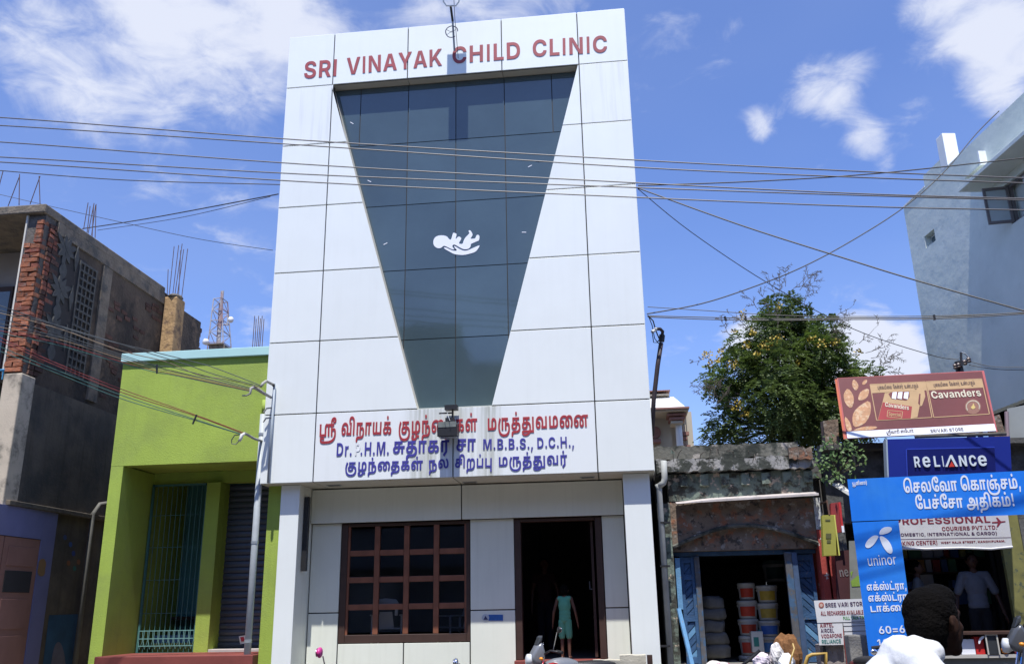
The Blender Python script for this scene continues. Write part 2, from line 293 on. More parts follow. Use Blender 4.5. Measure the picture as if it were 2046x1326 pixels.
TAMIL_OUTLINES = '''
ஸ்ரீ 421 358,91 375:91 398:77 411:52 411,33 411:11 396:-22 370:-46 353,-54 331:-65 276:-76 217:-80 188,-80 159,-80 137:-80 98:-79 67:-74 56,-70 43:-65 28:-49 28,-37 28:-27 39:-13 63:-5 82,-5 96:-5 125:-9 135,-11 129,-37 123:-36 107:-34 91:-32 85,-32 75:-32 66:-35 66,-39 66:-42 75:-47 98:-50 138:-52 167,-52 184,-52 204:-52 247:-50 289:-44 326:-33 340,-24 355:-15 372:13 372,32 372:46 360:63 349,63 340:63 328:56 321,50 319,78 327:84 345:91;19,0 19,141 59,141 59,28 139,28 139,82 139:95 143:113 151:127 156,132 163:138 181:144 190,144 200:144 214:138 219,134 219,141 366,141 366,113 330,113 330,0 291,0 291,113 255,113 255,0 216,0 216,83 216:93 212:108 205:116 198,116 193:116 186:113 184,109 181:105 179:89 179,76 179,0;364,213 391:213 416:193 416,177 416:162 395:145 375,145 353:145 334:162 334,177 334:185 343:203 351,209 373,202 367:196 360:186 360,178 360:174 363:169 369:166 373,166 379:166 385:172 385,177 385:184 374:188 366,188 360:188 350:187 344,185 334:182 322:166 322,155 322:149 324:139 327,134 296,129 293:135 289:149 289,157 289:167 298:187 315:203 344:213
வி 367 69,-3 52:-3 25:11 11:40 11,60 11:88 35:125 76:144 102,144 125:144 158:132 178:112 188:85 188,71 188:60 183:38 179,28 230,28 230,141 269,141 269,0 138,0 137,21 142:30 148:52 148,66 148:82 137:104 115:115 99,115 82:115 59:100 46:74 46,58 46:46 51:31 61:24 68,24 74:24 81:28 85:36 85,42 85:51 75:61 67,61 56:61 40:49 34,42 28,66 37:75 61:87 77,87 97:87 122:65 122,44 122:29 110:8 87:-3;268,213 288:213 317:201 326,192 332:186 342:168 347:140 347,117 347,0 308,0 308,108 308:126 305:152 299:170 293,176 288:180 277:185 269,185 258:185 246:177 240:166 240,159 240:152 244:137 249,129 209,129 206:135 203:151 203,159 203:173 214:194 233:207 256:213
நா 401 162,91 179:91 202:77 215:51 215,32 215:10 200:-19 188,-27 180:-33 158:-40 130:-43 113,-43 88,-43 74:-43 61:-45 57,-48 53:-51 49:-60 49,-68 49:-71 50:-76 50,-78 11,-80 10:-75 9:-64 9,-59 9:-47 19:-30 26,-25 31:-21 44:-17 62:-15 76,-15 107,-15 125:-15 147:-12 161:-6 166,-1 171:4 177:20 177,31 177:42 171:56 160:63 152,63 146:63 135:59 130,55 129,82 136:86 152:91;19,0 19,141 169,141 169,113 134,113 134,0 95,0 95,113 59,113 59,0;244,0 244,141 396,141 396,113 361,113 361,0 322,0 322,113 284,113 284,0
ய 261 93,0 93,141 132,141 132,28 202,28 202,141 242,141 242,0;64,-3 53:-3 38:3 32,9 28:13 22:23 19:40 19,52 19,141 59,141 59,54 59:45 61:33 64,30 66:27 72:25 76,25 83:25 94:33 98,40 98,11 92:5 75:-3
க் 232 75,-3 55:-3 26:7 10:27 10,41 10:55 26:76 62:87 92,87 146,87 162:87 183:85 198:79 205,75 213:69 222:52 222,41 222:20 196:-3 171,-3 165:-3 149:-2 143,0 149,27 153:26 160:25 164,25 174:25 184:34 184,42 184:48 178:56 167:60 152:61 145,61 87,61 78:61 63:59 58,57 53:54 49:47 49,42 49:33 64:25 77,25 86:25 100:31 107:46 107,60 107,113 71,113 71,76 35,72 35,141 193,141 193,113 146,113 146,61 146:43 139:22 132,15 123:5 94:-3;122,165 112:165 100:177 100,187 100:196 112:208 122,208 131:208 143:196 143,187 143:177 131:165
கு 298 141,-3 122:-3 93:7 77:27 77,41 77:55 93:76 129:87 159,87 195,87 221:87 256:75 278:54 288:27 288,13 288:-8 274:-39 249:-61 216:-74 178:-80 159,-80 152,-80 120:-80 73:-67 41:-43 22:-13 13:20 13,36 13,41 13:61 23:98 38:130 47,144 78,126 70:113 57:85 51:57 51,43 51,38 51:19 62:-13 87:-38 125:-51 153,-51 155,-51 176:-51 211:-44 235:-28 248:-4 248,12 248:30 233:51 207:61 191,61 153,61 144:61 129:59 124,57 120:54 115:47 115,42 115:33 131:25 143,25 153:25 167:31 174:46 174,60 174,113 137,113 137,71 102,67 102,141 260,141 260,113 212,113 212,61 212:43 205:22 198,15 189:5 160:-3
ழ 236 157,144 181:144 210:124 224:89 224,68 224:48 215:23 205,15 198:9 181:3 158:0 141,0 19,0 19,141 59,141 59,28 103,28 103,89 103:104 110:124 117,131 124:137 144:144;160,116 156:116 150:114 148,111 145:108 143:98 143,86 143,28 151,28 163:28 178:36 185:53 185,68 185:82 180:103 169:116;57,-10 62:-10 74:-11 78,-12 76,-37 74:-37 67:-36 63,-36 57:-36 49:-40 49,-44 49:-48 54:-51 63:-53 69,-53 75,-53 86:-53 102:-48 113:-38 117,-31 119:-28 127:-24 141:-21 152,-21 175,-28 164:-30 154:-37 152,-41 146:-55 126:-72 97:-80 78,-80 70,-80 56:-80 32:-74 25,-69 19:-66 11:-53 11,-44 11:-28 35:-10;142,-47 140,-44 129:-41 113:-31 104:-13 103,0 141,1 141:-5 145:-13 149,-15 153:-17 162:-19 170,-19 196,-19 196,-47
ந் 225 162,91 179:91 202:77 215:51 215,32 215:10 200:-19 188,-27 180:-33 158:-40 130:-43 113,-43 88,-43 74:-43 61:-45 57,-48 53:-51 49:-60 49,-68 49:-71 50:-76 50,-78 11,-80 10:-75 9:-64 9,-59 9:-47 19:-30 26,-25 31:-21 44:-17 62:-15 76,-15 107,-15 125:-15 147:-12 161:-6 166,-1 171:4 177:20 177,31 177:42 171:56 160:63 152,63 146:63 135:59 130,55 129,82 136:86 152:91;19,0 19,141 169,141 169,113 134,113 134,0 95,0 95,113 59,113 59,0;112,165 103:165 91:177 91,187 91:196 103:208 112,208 122:208 134:196 134,187 134:177 122:165
தை 557 70,-3 52:-3 25:11 11:39 11,60 11:85 36:123 84:144 117,144 132:144 158:140 181:131 193,123 199,119 217:106 239:71 239,47 239:31 227:9 205:-3 189,-3 171:-3 148:10 136:34 136,48 136:62 145:86 159:108 168,117 174,122 187:133 219:144 235,144 263:144 297:124 313:90 313,71 313:55 306:28 296:5 291,-3 258,13 264:23 273:49 273,68 273:83 263:104 245:115 232,115 221:115 205:110 197,103 190:98 179:82 173:61 173,49 173:36 181:24 188,24 193:24 200:31 202:42 202,49 202:64 187:92 172,101 161:109 134:115 117,115 96:115 66:103 49:82 47,69 47:67 46:62 46,57 46:45 51:31 61:24 68,24 74:24 81:28 85:36 85,42 85:51 75:61 67,61 56:61 41:49 34,42 28,66 37:75 61:87 77,87 97:87 122:65 122,44 122:29 111:8 87:-3;400,-3 380:-3 351:7 335:27 335,41 335:55 352:76 388:87 417,87 461,87 486:87 525:75 548:48 548,24 548:7 533:-18 520,-26 511:-32 487:-39 456:-43 436,-43 414,-43 400:-43 387:-45 383,-48 379:-51 375:-60 375,-68 375:-71 375:-76 376,-78 337,-80 336:-75 335:-64 335,-58 335:-47 344:-30 352,-25 357:-21 370:-17 388:-15 402,-15 427,-15 447:-15 475:-12 493:-5 498,0 503:5 509:19 509,27 509:38 500:51 485:58 468:61 459,61 412,61 403:61 388:59 383,57 378:54 374:47 374,42 374:34 389:25 402,25 412:25 425:31 433:46 433,60 433,113 396,113 396,76 360,72 360,141 518,141 518,113 471,113 471,61 471:43 464:22 457,15 448:5 419:-3
க 232 75,-3 55:-3 26:7 10:27 10,41 10:55 26:76 62:87 92,87 146,87 162:87 183:85 198:79 205,75 213:69 222:52 222,41 222:20 196:-3 171,-3 165:-3 149:-2 143,0 149,27 153:26 160:25 164,25 174:25 184:34 184,42 184:48 178:56 167:60 152:61 145,61 87,61 78:61 63:59 58,57 53:54 49:47 49,42 49:33 64:25 77,25 86:25 100:31 107:46 107,60 107,113 71,113 71,76 35,72 35,141 193,141 193,113 146,113 146,61 146:43 139:22 132,15 123:5 94:-3
ள் 298 69,-3 52:-3 25:11 11:40 11,61 11:81 25:112 49:133 80:144 98,144 112:144 133:139 153:128 164,120 148,90 139:101 115:115 97,115 82:115 59:101 46:75 46,58 46:46 51:31 61:24 68,24 73:24 81:28 85:36 85,42 85:51 75:61 67,61 56:61 40:49 34,42 28,66 37:75 61:87 77,87 97:87 122:65 122,44 122:29 111:8 87:-3;143,0 143,115 148,119 149,141 293,141 293,113 258,113 258,0 219,0 219,113 183,113 183,0;149,165 140:165 127:177 127,187 127:196 140:208 149,208 158:208 170:196 170,187 170:177 158:165
ம 236 157,144 181:144 210:124 224:89 224,68 224:48 215:23 205,15 198:9 181:3 158:0 141,0 19,0 19,141 59,141 59,28 103,28 103,89 103:104 110:124 117,131 124:137 144:144;160,116 156:116 150:114 148,111 145:108 143:98 143,86 143,28 151,28 163:28 178:36 185:53 185,68 185:82 180:103 169:116
ரு 297 233,84 250:84 274:71 287:44 287,24 287:-4 267:-44 231:-69 183:-80 156,-80 151,-80 127:-80 85:-71 51:-53 27:-25 13:13 13,37 13,42 13:61 23:98 39:130 48,144 79,126 66:107 51:64 51,45 51,38 51:19 62:-14 86:-38 125:-51 152,-51 158,-51 186:-51 226:-35 248:-2 248,23 248:34 242:49 231:56 224,56 217:56 204:50 197,44 195,72 202:77 221:84;93,0 93,141 243,141 243,113 208,113 208,0 168,0 168,113 133,113 133,0
த் 231 75,-3 55:-3 26:7 10:27 10,41 10:55 26:76 62:87 92,87 135,87 161:87 200:75 222:48 222,24 222:7 208:-18 194,-26 186:-32 162:-39 131:-43 111,-43 89,-43 75:-43 62:-45 58,-48 54:-51 50:-60 50,-68 50:-71 50:-76 50,-78 11,-80 11:-75 10:-64 10,-58 10:-47 19:-30 27,-25 32:-21 44:-17 63:-15 77,-15 102,-15 122:-15 149:-12 167:-5 173,0 178:5 183:19 183,27 183:38 175:51 160:58 142:61 133,61 87,61 78:61 63:59 58,57 53:54 49:47 49,42 49:34 64:25 77,25 86:25 100:31 107:46 107,60 107,113 71,113 71,76 35,72 35,141 193,141 193,113 146,113 146,61 146:43 139:22 132,15 123:5 94:-3;122,165 113:165 101:177 101,187 101:196 113:208 122,208 131:208 143:196 143,187 143:177 131:165
து 306 75,-3 55:-3 26:7 10:27 10,41 10:55 26:76 62:87 92,87 138,87 152:87 180:81 205:64 220:36 220,15 220:3 214:-20 208,-30 207,-36 197:-50 164:-70 118:-80 89,-80 85,-80 62:-80 27:-72 8:-53 8,-39 8:-33 12:-24 17,-21 21:-18 34:-15 47,-15 260,-15 276,-43 185,-43 170,-40 51,-40 47:-40 43:-41 43,-44 43:-48 63:-55 84,-55 92,-55 111:-55 139:-50 159:-42 167,-35 169,-27 173:-21 179:-8 181:6 181,14 181:31 169:52 145:61 129,61 87,61 78:61 63:59 58,57 53:54 49:47 49,42 49:34 64:25 77,25 86:25 100:31 107:46 107,60 107,113 71,113 71,75 35,72 35,141 193,141 193,113 146,113 146,61 146:43 139:22 132,15 123:5 94:-3;247,-43 247,141 287,141 287,-43
வ 289 69,-3 52:-3 25:11 11:40 11,60 11:88 35:125 76:144 102,144 125:144 158:132 178:112 188:85 188,71 188:60 183:38 179,28 230,28 230,141 269,141 269,0 138,0 137,21 142:30 148:52 148,66 148:82 137:104 115:115 99,115 82:115 59:100 46:74 46,58 46:46 51:31 61:24 68,24 74:24 81:28 85:36 85,42 85:51 75:61 67,61 56:61 40:49 34,42 28,66 37:75 61:87 77,87 97:87 122:65 122,44 122:29 110:8 87:-3
னை 669 70,-3 52:-3 25:11 11:39 11,60 11:85 36:123 84:144 117,144 132:144 158:140 181:131 193,123 199,119 217:106 239:71 239,47 239:31 227:9 205:-3 189,-3 171:-3 148:10 136:34 136,48 136:62 145:86 159:108 168,117 174,122 187:133 219:144 235,144 263:144 297:124 313:90 313,71 313:55 306:28 296:5 291,-3 258,13 264:23 273:49 273,68 273:83 263:104 245:115 232,115 221:115 205:110 197,103 190:98 179:82 173:61 173,49 173:36 181:24 188,24 193:24 200:31 202:42 202,49 202:64 187:92 172,101 161:109 134:115 117,115 96:115 66:103 49:82 47,69 47:67 46:62 46,57 46:45 51:31 61:24 68,24 74:24 81:28 85:36 85,42 85:51 75:61 67,61 56:61 41:49 34,42 28,66 37:75 61:87 77,87 97:87 122:65 122,44 122:29 111:8 87:-3;395,-3 377:-3 351:11 336:39 336,60 336:85 362:123 409:144 442,144 458:144 483:140 506:131 518,123 524,119 542:106 565:70 565,47 565:31 553:9 530:-3 514,-3 496:-3 473:10 462:33 462,48 462:61 471:87 487:109 497,117 506,123 515:129 536:137 563:141 584,141 664,141 664,113 629,113 629,0 590,0 590,113 580,113 567:113 549:111 537:108 527:103 522,99 514:93 504:78 498:59 498,49 498:36 507:24 513,24 519:24 525:31 528:42 528,49 528:64 512:92 497,101 486:109 459:115 443,115 422:115 392:103 375:82 372,69 372:67 371:61 371,57 371:45 376:31 386:24 393,24 399:24 406:28 410:36 410,42 410:51 400:61 392,61 382:61 366:49 359,42 353,66 363:75 386:87 402,87 423:87 448:65 448,44 448:29 436:8 412:-3
சு 242 75,-3 55:-3 26:7 10:27 10,41 10:55 26:76 62:87 92,87 236,87 236,61 87,61 78:61 63:59 58,57 53:54 49:47 49,42 49:33 64:25 77,25 86:25 100:31 107:46 107,60 107,113 71,113 71,76 35,72 35,141 193,141 193,113 146,113 146,61 146:43 139:22 132,15 122:5 94:-3;170,0 170,69 209,67 209,0
தா 407 75,-3 55:-3 26:7 10:27 10,41 10:55 26:76 62:87 92,87 135,87 161:87 200:75 222:48 222,24 222:7 208:-18 194,-26 186:-32 162:-39 131:-43 111,-43 89,-43 75:-43 62:-45 58,-48 54:-51 50:-60 50,-68 50:-71 50:-76 50,-78 11,-80 11:-75 10:-64 10,-58 10:-47 19:-30 27,-25 32:-21 44:-17 63:-15 77,-15 102,-15 122:-15 149:-12 167:-5 173,0 178:5 183:19 183,27 183:38 175:51 160:58 142:61 133,61 87,61 78:61 63:59 58,57 53:54 49:47 49,42 49:34 64:25 77,25 86:25 100:31 107:46 107,60 107,113 71,113 71,76 35,72 35,141 193,141 193,113 146,113 146,61 146:43 139:22 132,15 123:5 94:-3;251,0 251,141 402,141 402,113 367,113 367,0 328,0 328,113 290,113 290,0
ர் 175 80,-53 55,-30 96,9 96,113 59,113 59,0 19,0 19,141 171,141 171,113 136,113 136,0;88,165 78:165 66:177 66,187 66:196 78:208 88,208 97:208 109:196 109,187 109:177 97:165
சா 381 75,-3 55:-3 26:7 10:27 10,41 10:55 26:76 62:87 92,87 193,87 193,61 87,61 78:61 63:59 58,57 53:54 49:47 49,42 49:33 64:25 77,25 86:25 100:31 107:46 107,60 107,113 71,113 71,76 35,72 35,141 193,141 193,113 146,113 146,61 146:43 139:22 132,15 122:5 94:-3;224,0 224,141 376,141 376,113 341,113 341,0 302,0 302,113 264,113 264,0
ந 225 162,91 179:91 202:77 215:51 215,32 215:10 200:-19 188,-27 180:-33 158:-40 130:-43 113,-43 88,-43 74:-43 61:-45 57,-48 53:-51 49:-60 49,-68 49:-71 50:-76 50,-78 11,-80 10:-75 9:-64 9,-59 9:-47 19:-30 26,-25 31:-21 44:-17 62:-15 76,-15 107,-15 125:-15 147:-12 161:-6 166,-1 171:4 177:20 177,31 177:42 171:56 160:63 152,63 146:63 135:59 130,55 129,82 136:86 152:91;19,0 19,141 169,141 169,113 134,113 134,0 95,0 95,113 59,113 59,0
ல 283 69,-3 52:-3 25:11 11:40 11,61 11:81 25:112 51:133 84:144 103,144 122:144 149:136 159,128 166:122 176:105 181:79 182,60 183:53 184:41 188:33 192,30 195:28 202:25 206,25 214:25 225:32 231:48 231,63 231:75 225:99 213:123 204,134 237,153 254:132 271:89 271,65 271:45 257:14 228:-3 204,-3 192:-3 172:2 164,8 155:16 144:40 142,58 142:67 140:83 136:97 132,102 127:108 112:115 100,115 84:115 59:101 46:75 46,58 46:46 51:31 61:24 68,24 74:24 81:28 85:36 85,42 85:51 75:61 67,61 57:61 40:49 34,42 28,66 37:75 61:87 77,87 97:87 122:65 122,44 122:29 110:8 87:-3
சி 283 75,-3 55:-3 26:7 10:27 10,41 10:55 26:76 62:87 92,87 193,87 193,61 87,61 78:61 63:59 58,57 53:54 49:47 49,42 49:33 64:25 77,25 86:25 100:31 107:46 107,60 107,113 71,113 71,76 35,72 35,141 193,141 193,113 146,113 146,61 146:43 139:22 132,15 122:5 94:-3;185,213 205:213 234:201 243,192 249:186 258:168 264:140 264,117 264,0 224,0 224,108 224:126 222:152 216:170 210,176 205:180 193:185 186,185 175:185 162:177 157:166 157,159 157:152 161:137 165,129 126,129 123:135 119:151 119,159 119:173 131:194 150:207 173:213
ற 246 164,144 186:144 218:124 234:86 234,60 234:29 218:-10 204,-21 193:-30 168:-39 135:-43 115,-43 88,-43 73:-43 61:-45 57,-48 53:-51 48:-60 48,-68 48:-71 49:-76 49,-78 10,-80 10:-75 9:-64 9,-59 9:-47 18:-30 26,-25 31:-21 43:-17 62:-15 75,-15 111,-15 132:-15 164:-9 184:7 194:36 194,59 194:79 186:104 171:116 161,116 155:116 146:112 142,108 138:103 135:88 135,77 135,0 95,0 95,75 95:89 93:105 90,109 88:112 82:116 77,116 72:116 65:113 63,109 60:105 58:89 58,76 58,0 19,0 19,82 19:94 22:113 30:127 36,132 42:138 61:144 71,144 84:144 103:137 116:122 123,110 109,113 115:122 130:136 150:144
ப் 209 19,0 19,141 59,141 59,28 150,28 150,141 190,141 190,0;105,165 95:165 83:177 83,187 83:196 95:208 105,208 114:208 126:196 126,187 126:177 114:165
பு 209 150,-71 150,0 19,0 19,141 59,141 59,28 150,28 150,141 190,141 190,-71
செ 454 104,-3 82:-3 48:11 25:37 13:74 13,96 13:123 31:166 64:196 108:213 134,213 153:213 185:204 198,195 209:187 223:165 230:132 230,108 230,0 190,0 190,95 190:109 188:136 181:160 174,168 167:177 146:184 132,184 117:184 88:173 64:152 51:118 51,95 51:79 56:55 64:37 76:27 83,25 91,25 95:25 104:24 108,24 121:24 131:38 131,47 131:55 123:67 114,67 106:67 96:57 96,47 96:38 103:22 107,18 75,18 72:23 64:39 64,49 64:63 75:83 98:94 116,94 134:94 157:81 168:60 168,48 168:31 152:8 124:-3;324,-3 304:-3 275:7 259:27 259,41 259:55 275:76 311:87 341,87 442,87 442,61 336,61 327:61 312:59 307,57 302:54 298:47 298,42 298:33 313:25 326,25 335:25 349:31 356:46 356,60 356,113 320,113 320,76 284,72 284,141 442,141 442,113 395,113 395,61 395:43 388:22 381,15 371:5 343:-3
வோ 662 122,-3 97:-3 57:11 27:38 11:79 11,105 11:130 28:171 59:198 101:213 127,213 148:213 177:201 193:179 193,163 193:150 181:129 158:117 140,117 124:117 101:129 89:149 89,161 89:173 96:187 101,192 134,192 129:188 122:173 122,164 122:153 133:144 139,144 148:144 155:155 155,163 155:169 151:179 139:186 129,186 127:186 118:185 113,184 101:183 78:172 60:152 49:123 49,104 49:85 60:56 78:36 101:26 113,25 116:25 123:24 126,24 136:24 147:30 152:41 152,48 152:56 145:67 136,67 129:67 119:57 119,47 119:38 126:22 131,18 97,18 92:25 86:38 86,50 86:62 97:82 120:94 137,94 155:94 178:81 190:60 190,48 190:32 174:9 144:-3;268,-3 250:-3 224:11 209:40 209,60 209:88 233:125 275:144 300,144 324:144 356:132 377:112 386:85 386,71 386:60 381:38 377,28 428,28 428,141 468,141 468,0 337,0 336,21 340:30 346:52 346,66 346:82 335:104 313:115 298,115 281:115 257:100 244:74 244,58 244:46 250:31 259:24 266,24 272:24 279:28 283:36 283,42 283:51 274:61 265,61 255:61 239:49 232,42 226,66 236:75 260:87 275,87 296:87 321:65 321,44 321:29 309:8 285:-3;506,0 506,141 658,141 658,113 623,113 623,0 583,0 583,113 546,113 546,0
கொ 656 104,-3 82:-3 48:11 25:37 13:74 13,96 13:123 31:166 64:196 108:213 134,213 153:213 185:204 198,195 209:187 223:165 230:132 230,108 230,0 190,0 190,95 190:109 188:136 181:160 174,168 167:177 146:184 132,184 117:184 88:173 64:152 51:118 51,95 51:79 56:55 64:37 76:27 83,25 91,25 95:25 104:24 108,24 121:24 131:38 131,47 131:55 123:67 114,67 106:67 96:57 96,47 96:38 103:22 107,18 75,18 72:23 64:39 64,49 64:63 75:83 98:94 116,94 134:94 157:81 168:60 168,48 168:31 152:8 124:-3;324,-3 304:-3 275:7 259:27 259,41 259:55 275:76 311:87 341,87 395,87 411:87 432:85 447:79 454,75 462:69 471:52 471,41 471:20 445:-3 420,-3 414:-3 398:-2 392,0 398,27 402:26 409:25 413,25 423:25 433:34 433,42 433:48 427:56 416:60 401:61 394,61 336,61 327:61 312:59 307,57 302:54 298:47 298,42 298:33 313:25 326,25 335:25 349:31 356:46 356,60 356,113 320,113 320,76 284,72 284,141 442,141 442,113 395,113 395,61 395:43 388:22 381,15 372:5 343:-3;500,0 500,141 652,141 652,113 617,113 617,0 577,0 577,113 540,113 540,0
ஞ் 343 280,84 297:84 321:70 334:43 334,24 334:0 317:-34 287:-59 249:-74 206:-80 184,-80 169,-80 134:-80 82:-68 46:-46 24:-16 13:18 13,37 13,41 13:61 23:98 39:130 48,144 79,125 70:112 57:84 51:56 51,43 51,39 51:19 64:-14 92:-38 138:-51 170,-51 181,-51 205:-51 246:-43 277:-25 294:3 294,23 294:33 289:48 278:56 270,56 264:56 255:53 251,50 250,78 256:81 271:84;141,-3 123:-3 96:11 82:39 82,59 82:82 99:114 114,124 124:130 147:138 178:141 200,141 208,141 209,113 185,113 173:113 156:111 144:106 139,103 129:96 117:73 117,56 117:45 122:31 132:24 139,24 145:24 152:28 156:36 156,42 156:51 146:61 138,61 128:61 112:49 105,42 99,66 108:75 132:87 148,87 169:87 194:65 194,44 194:29 182:8 158:-3;215,0 215,113 202,113 204,141 289,141 289,113 254,113 254,0;172,165 162:165 150:177 150,187 150:196 162:208 172,208 181:208 193:196 193,187 193:177 181:165
ச 205 75,-3 55:-3 26:7 10:27 10,41 10:55 26:76 62:87 92,87 193,87 193,61 87,61 78:61 63:59 58,57 53:54 49:47 49,42 49:33 64:25 77,25 86:25 100:31 107:46 107,60 107,113 71,113 71,76 35,72 35,141 193,141 193,113 146,113 146,61 146:43 139:22 132,15 122:5 94:-3
ம் 236 157,144 181:144 210:124 224:89 224,68 224:48 215:23 205,15 198:9 181:3 158:0 141,0 19,0 19,141 59,141 59,28 103,28 103,89 103:104 110:124 117,131 124:137 144:144;160,116 156:116 150:114 148,111 145:108 143:98 143,86 143,28 151,28 163:28 178:36 185:53 185,68 185:82 180:103 169:116;118,165 109:165 96:177 96,187 96:196 109:208 118,208 127:208 139:196 139,187 139:177 127:165
பே 408 122,-3 97:-3 57:11 27:38 11:79 11,105 11:130 28:171 59:198 101:213 127,213 148:213 177:201 193:179 193,163 193:150 181:129 158:117 140,117 124:117 101:129 89:149 89,161 89:173 96:187 101,192 134,192 129:188 122:173 122,164 122:153 133:144 139,144 148:144 155:155 155,163 155:169 151:179 139:186 129,186 127:186 118:185 113,184 101:183 78:172 60:152 49:123 49,104 49:85 60:56 78:36 101:26 113,25 116:25 123:24 126,24 136:24 147:30 152:41 152,48 152:56 145:67 136,67 129:67 119:57 119,47 119:38 126:22 131,18 97,18 92:25 86:38 86,50 86:62 97:82 120:94 137,94 155:94 178:81 190:60 190,48 190:32 174:9 144:-3;217,0 217,141 257,141 257,28 349,28 349,141 388,141 388,0
ச் 205 75,-3 55:-3 26:7 10:27 10,41 10:55 26:76 62:87 92,87 193,87 193,61 87,61 78:61 63:59 58,57 53:54 49:47 49,42 49:33 64:25 77,25 86:25 100:31 107:46 107,60 107,113 71,113 71,76 35,72 35,141 193,141 193,113 146,113 146,61 146:43 139:22 132,15 122:5 94:-3;122,165 112:165 100:177 100,187 100:196 112:208 122,208 131:208 143:196 143,187 143:177 131:165
சோ 579 122,-3 97:-3 57:11 27:38 11:79 11,105 11:130 28:171 59:198 101:213 127,213 148:213 177:201 193:179 193,163 193:150 181:129 158:117 140,117 124:117 101:129 89:149 89,161 89:173 96:187 101,192 134,192 129:188 122:173 122,164 122:153 133:144 139,144 148:144 155:155 155,163 155:169 151:179 139:186 129,186 127:186 118:185 113,184 101:183 78:172 60:152 49:123 49,104 49:85 60:56 78:36 101:26 113,25 116:25 123:24 126,24 136:24 147:30 152:41 152,48 152:56 145:67 136,67 129:67 119:57 119,47 119:38 126:22 131,18 97,18 92:25 86:38 86,50 86:62 97:82 120:94 137,94 155:94 178:81 190:60 190,48 190:32 174:9 144:-3;273,-3 253:-3 224:7 208:27 208,41 208:55 225:76 261:87 290,87 392,87 392,61 285,61 276:61 261:59 256,57 251:54 247:47 247,42 247:33 262:25 275,25 285:25 298:31 306:46 306,60 306,113 269,113 269,76 233,72 233,141 392,141 392,113 344,113 344,61 344:43 337:22 330,15 321:5 292:-3;423,0 423,141 575,141 575,113 540,113 540,0 500,0 500,113 462,113 462,0
அ 308 89,-36 63:-36 25:-23 6:1 6,16 6:24 12:37 19,41 23:44 33:47 48:48 58,48 252,48 252,21 60,21 57:21 52:20 48:19 47,18 44:16 44,12 44:3 68:-8 93,-8 96,-8 122:-8 157:4 178:23 184,35 184,43 185:47 186:57 186,60 186:74 178:98 161:114 147,117 144:117 138:118 135,118 128:118 116:114 108:107 108,100 108:92 117:84 124,84 130:84 139:91 139,102 139:111 131:127 125,134 152,139 156:135 164:123 170:108 170,98 170:90 165:75 154:63 135:57 121,57 108:57 86:66 73:84 73,98 73:114 89:134 117:144 135,144 158:144 191:130 213:107 224:77 224,61 224:56 223:46 222,41 222,32 214:10 179:-20 127:-36 94,-36;249,-38 249,141 289,141 289,-38
தி 309 75,-3 55:-3 26:7 10:27 10,41 10:55 26:76 62:87 92,87 135,87 161:87 200:75 222:48 222,24 222:7 208:-18 194,-26 186:-32 162:-39 131:-43 111,-43 89,-43 75:-43 62:-45 58,-48 54:-51 50:-60 50,-68 50:-71 50:-76 50,-78 11,-80 11:-75 10:-64 10,-58 10:-47 19:-30 27,-25 32:-21 44:-17 63:-15 77,-15 102,-15 122:-15 149:-12 167:-5 173,0 178:5 183:19 183,27 183:38 175:51 160:58 142:61 133,61 87,61 78:61 63:59 58,57 53:54 49:47 49,42 49:34 64:25 77,25 86:25 100:31 107:46 107,60 107,113 71,113 71,76 35,72 35,141 193,141 193,113 146,113 146,61 146:43 139:22 132,15 123:5 94:-3;211,213 231:213 260:201 269,192 275:186 285:168 290:140 290,117 290,0 251,0 251,108 251:126 248:152 242:170 236,176 231:180 219:185 212,185 201:185 189:177 183:166 183,159 183:152 187:137 192,129 152,129 149:135 145:151 145,159 145:173 157:194 176:207 199:213
எ 223 69,-3 52:-3 25:11 11:39 11,59 11:82 28:114 43,124 52:130 76:138 107:141 128,141 137,141 137,113 114,113 102:113 85:111 73:106 67,103 57:96 46:73 46,56 46:45 51:31 61:24 68,24 74:24 81:28 85:36 85,42 85:51 75:61 67,61 56:61 40:49 34,42 28,66 37:75 61:87 77,87 97:87 122:65 122,44 122:29 111:8 87:-3;144,0 144,113 132,113 133,141 218,141 218,113 183,113 183,0
ஸ் 360 69,-3 52:-3 25:11 11:40 11,60 11:81 25:112 50:133 83:144 101,144 117:144 142:136 161:121 168,110 152,107 158:119 173:135 193:144 206,144 220:144 238:137 244,130 252:122 259:97 259,79 259,62 259:50 263:34 269,30 271:28 279:25 283,25 291:25 302:32 308:48 308,63 308:75 302:99 289:123 281,134 314,153 331:132 347:89 347,65 347:45 334:14 304:-3 281,-3 269:-3 249:2 241,8 235:13 225:28 220:49 220,64 220,77 220:89 218:105 215,109 213:112 207:116 202,116 197:116 190:113 188,109 185:105 183:90 183,77 183,0 143,0 143,64 143:78 138:97 132,104 127:109 111:115 100,115 83:115 59:101 46:75 46,58 46:46 51:31 61:24 68,24 74:24 81:28 85:36 85,42 85:51 75:61 67,61 57:61 40:49 34,42 28,66 37:75 61:87 77,87 97:87 122:65 122,44 122:29 110:8 87:-3;180,165 171:165 159:177 159,187 159:196 171:208 180,208 189:208 201:196 201,187 201:177 189:165
ட் 187 19,0 19,141 59,141 59,28 182,28 182,0;101,165 91:165 79:177 79,187 79:196 91:208 101,208 110:208 122:196 122,187 122:177 110:165
ரா 351 80,-53 55,-30 96,9 96,113 59,113 59,0 19,0 19,141 171,141 171,113 136,113 136,0;194,0 194,141 346,141 346,113 311,113 311,0 272,0 272,113 234,113 234,0
டா 362 19,0 19,141 59,141 59,28 182,28 182,0;206,0 206,141 358,141 358,113 323,113 323,0 283,0 283,113 245,113 245,0
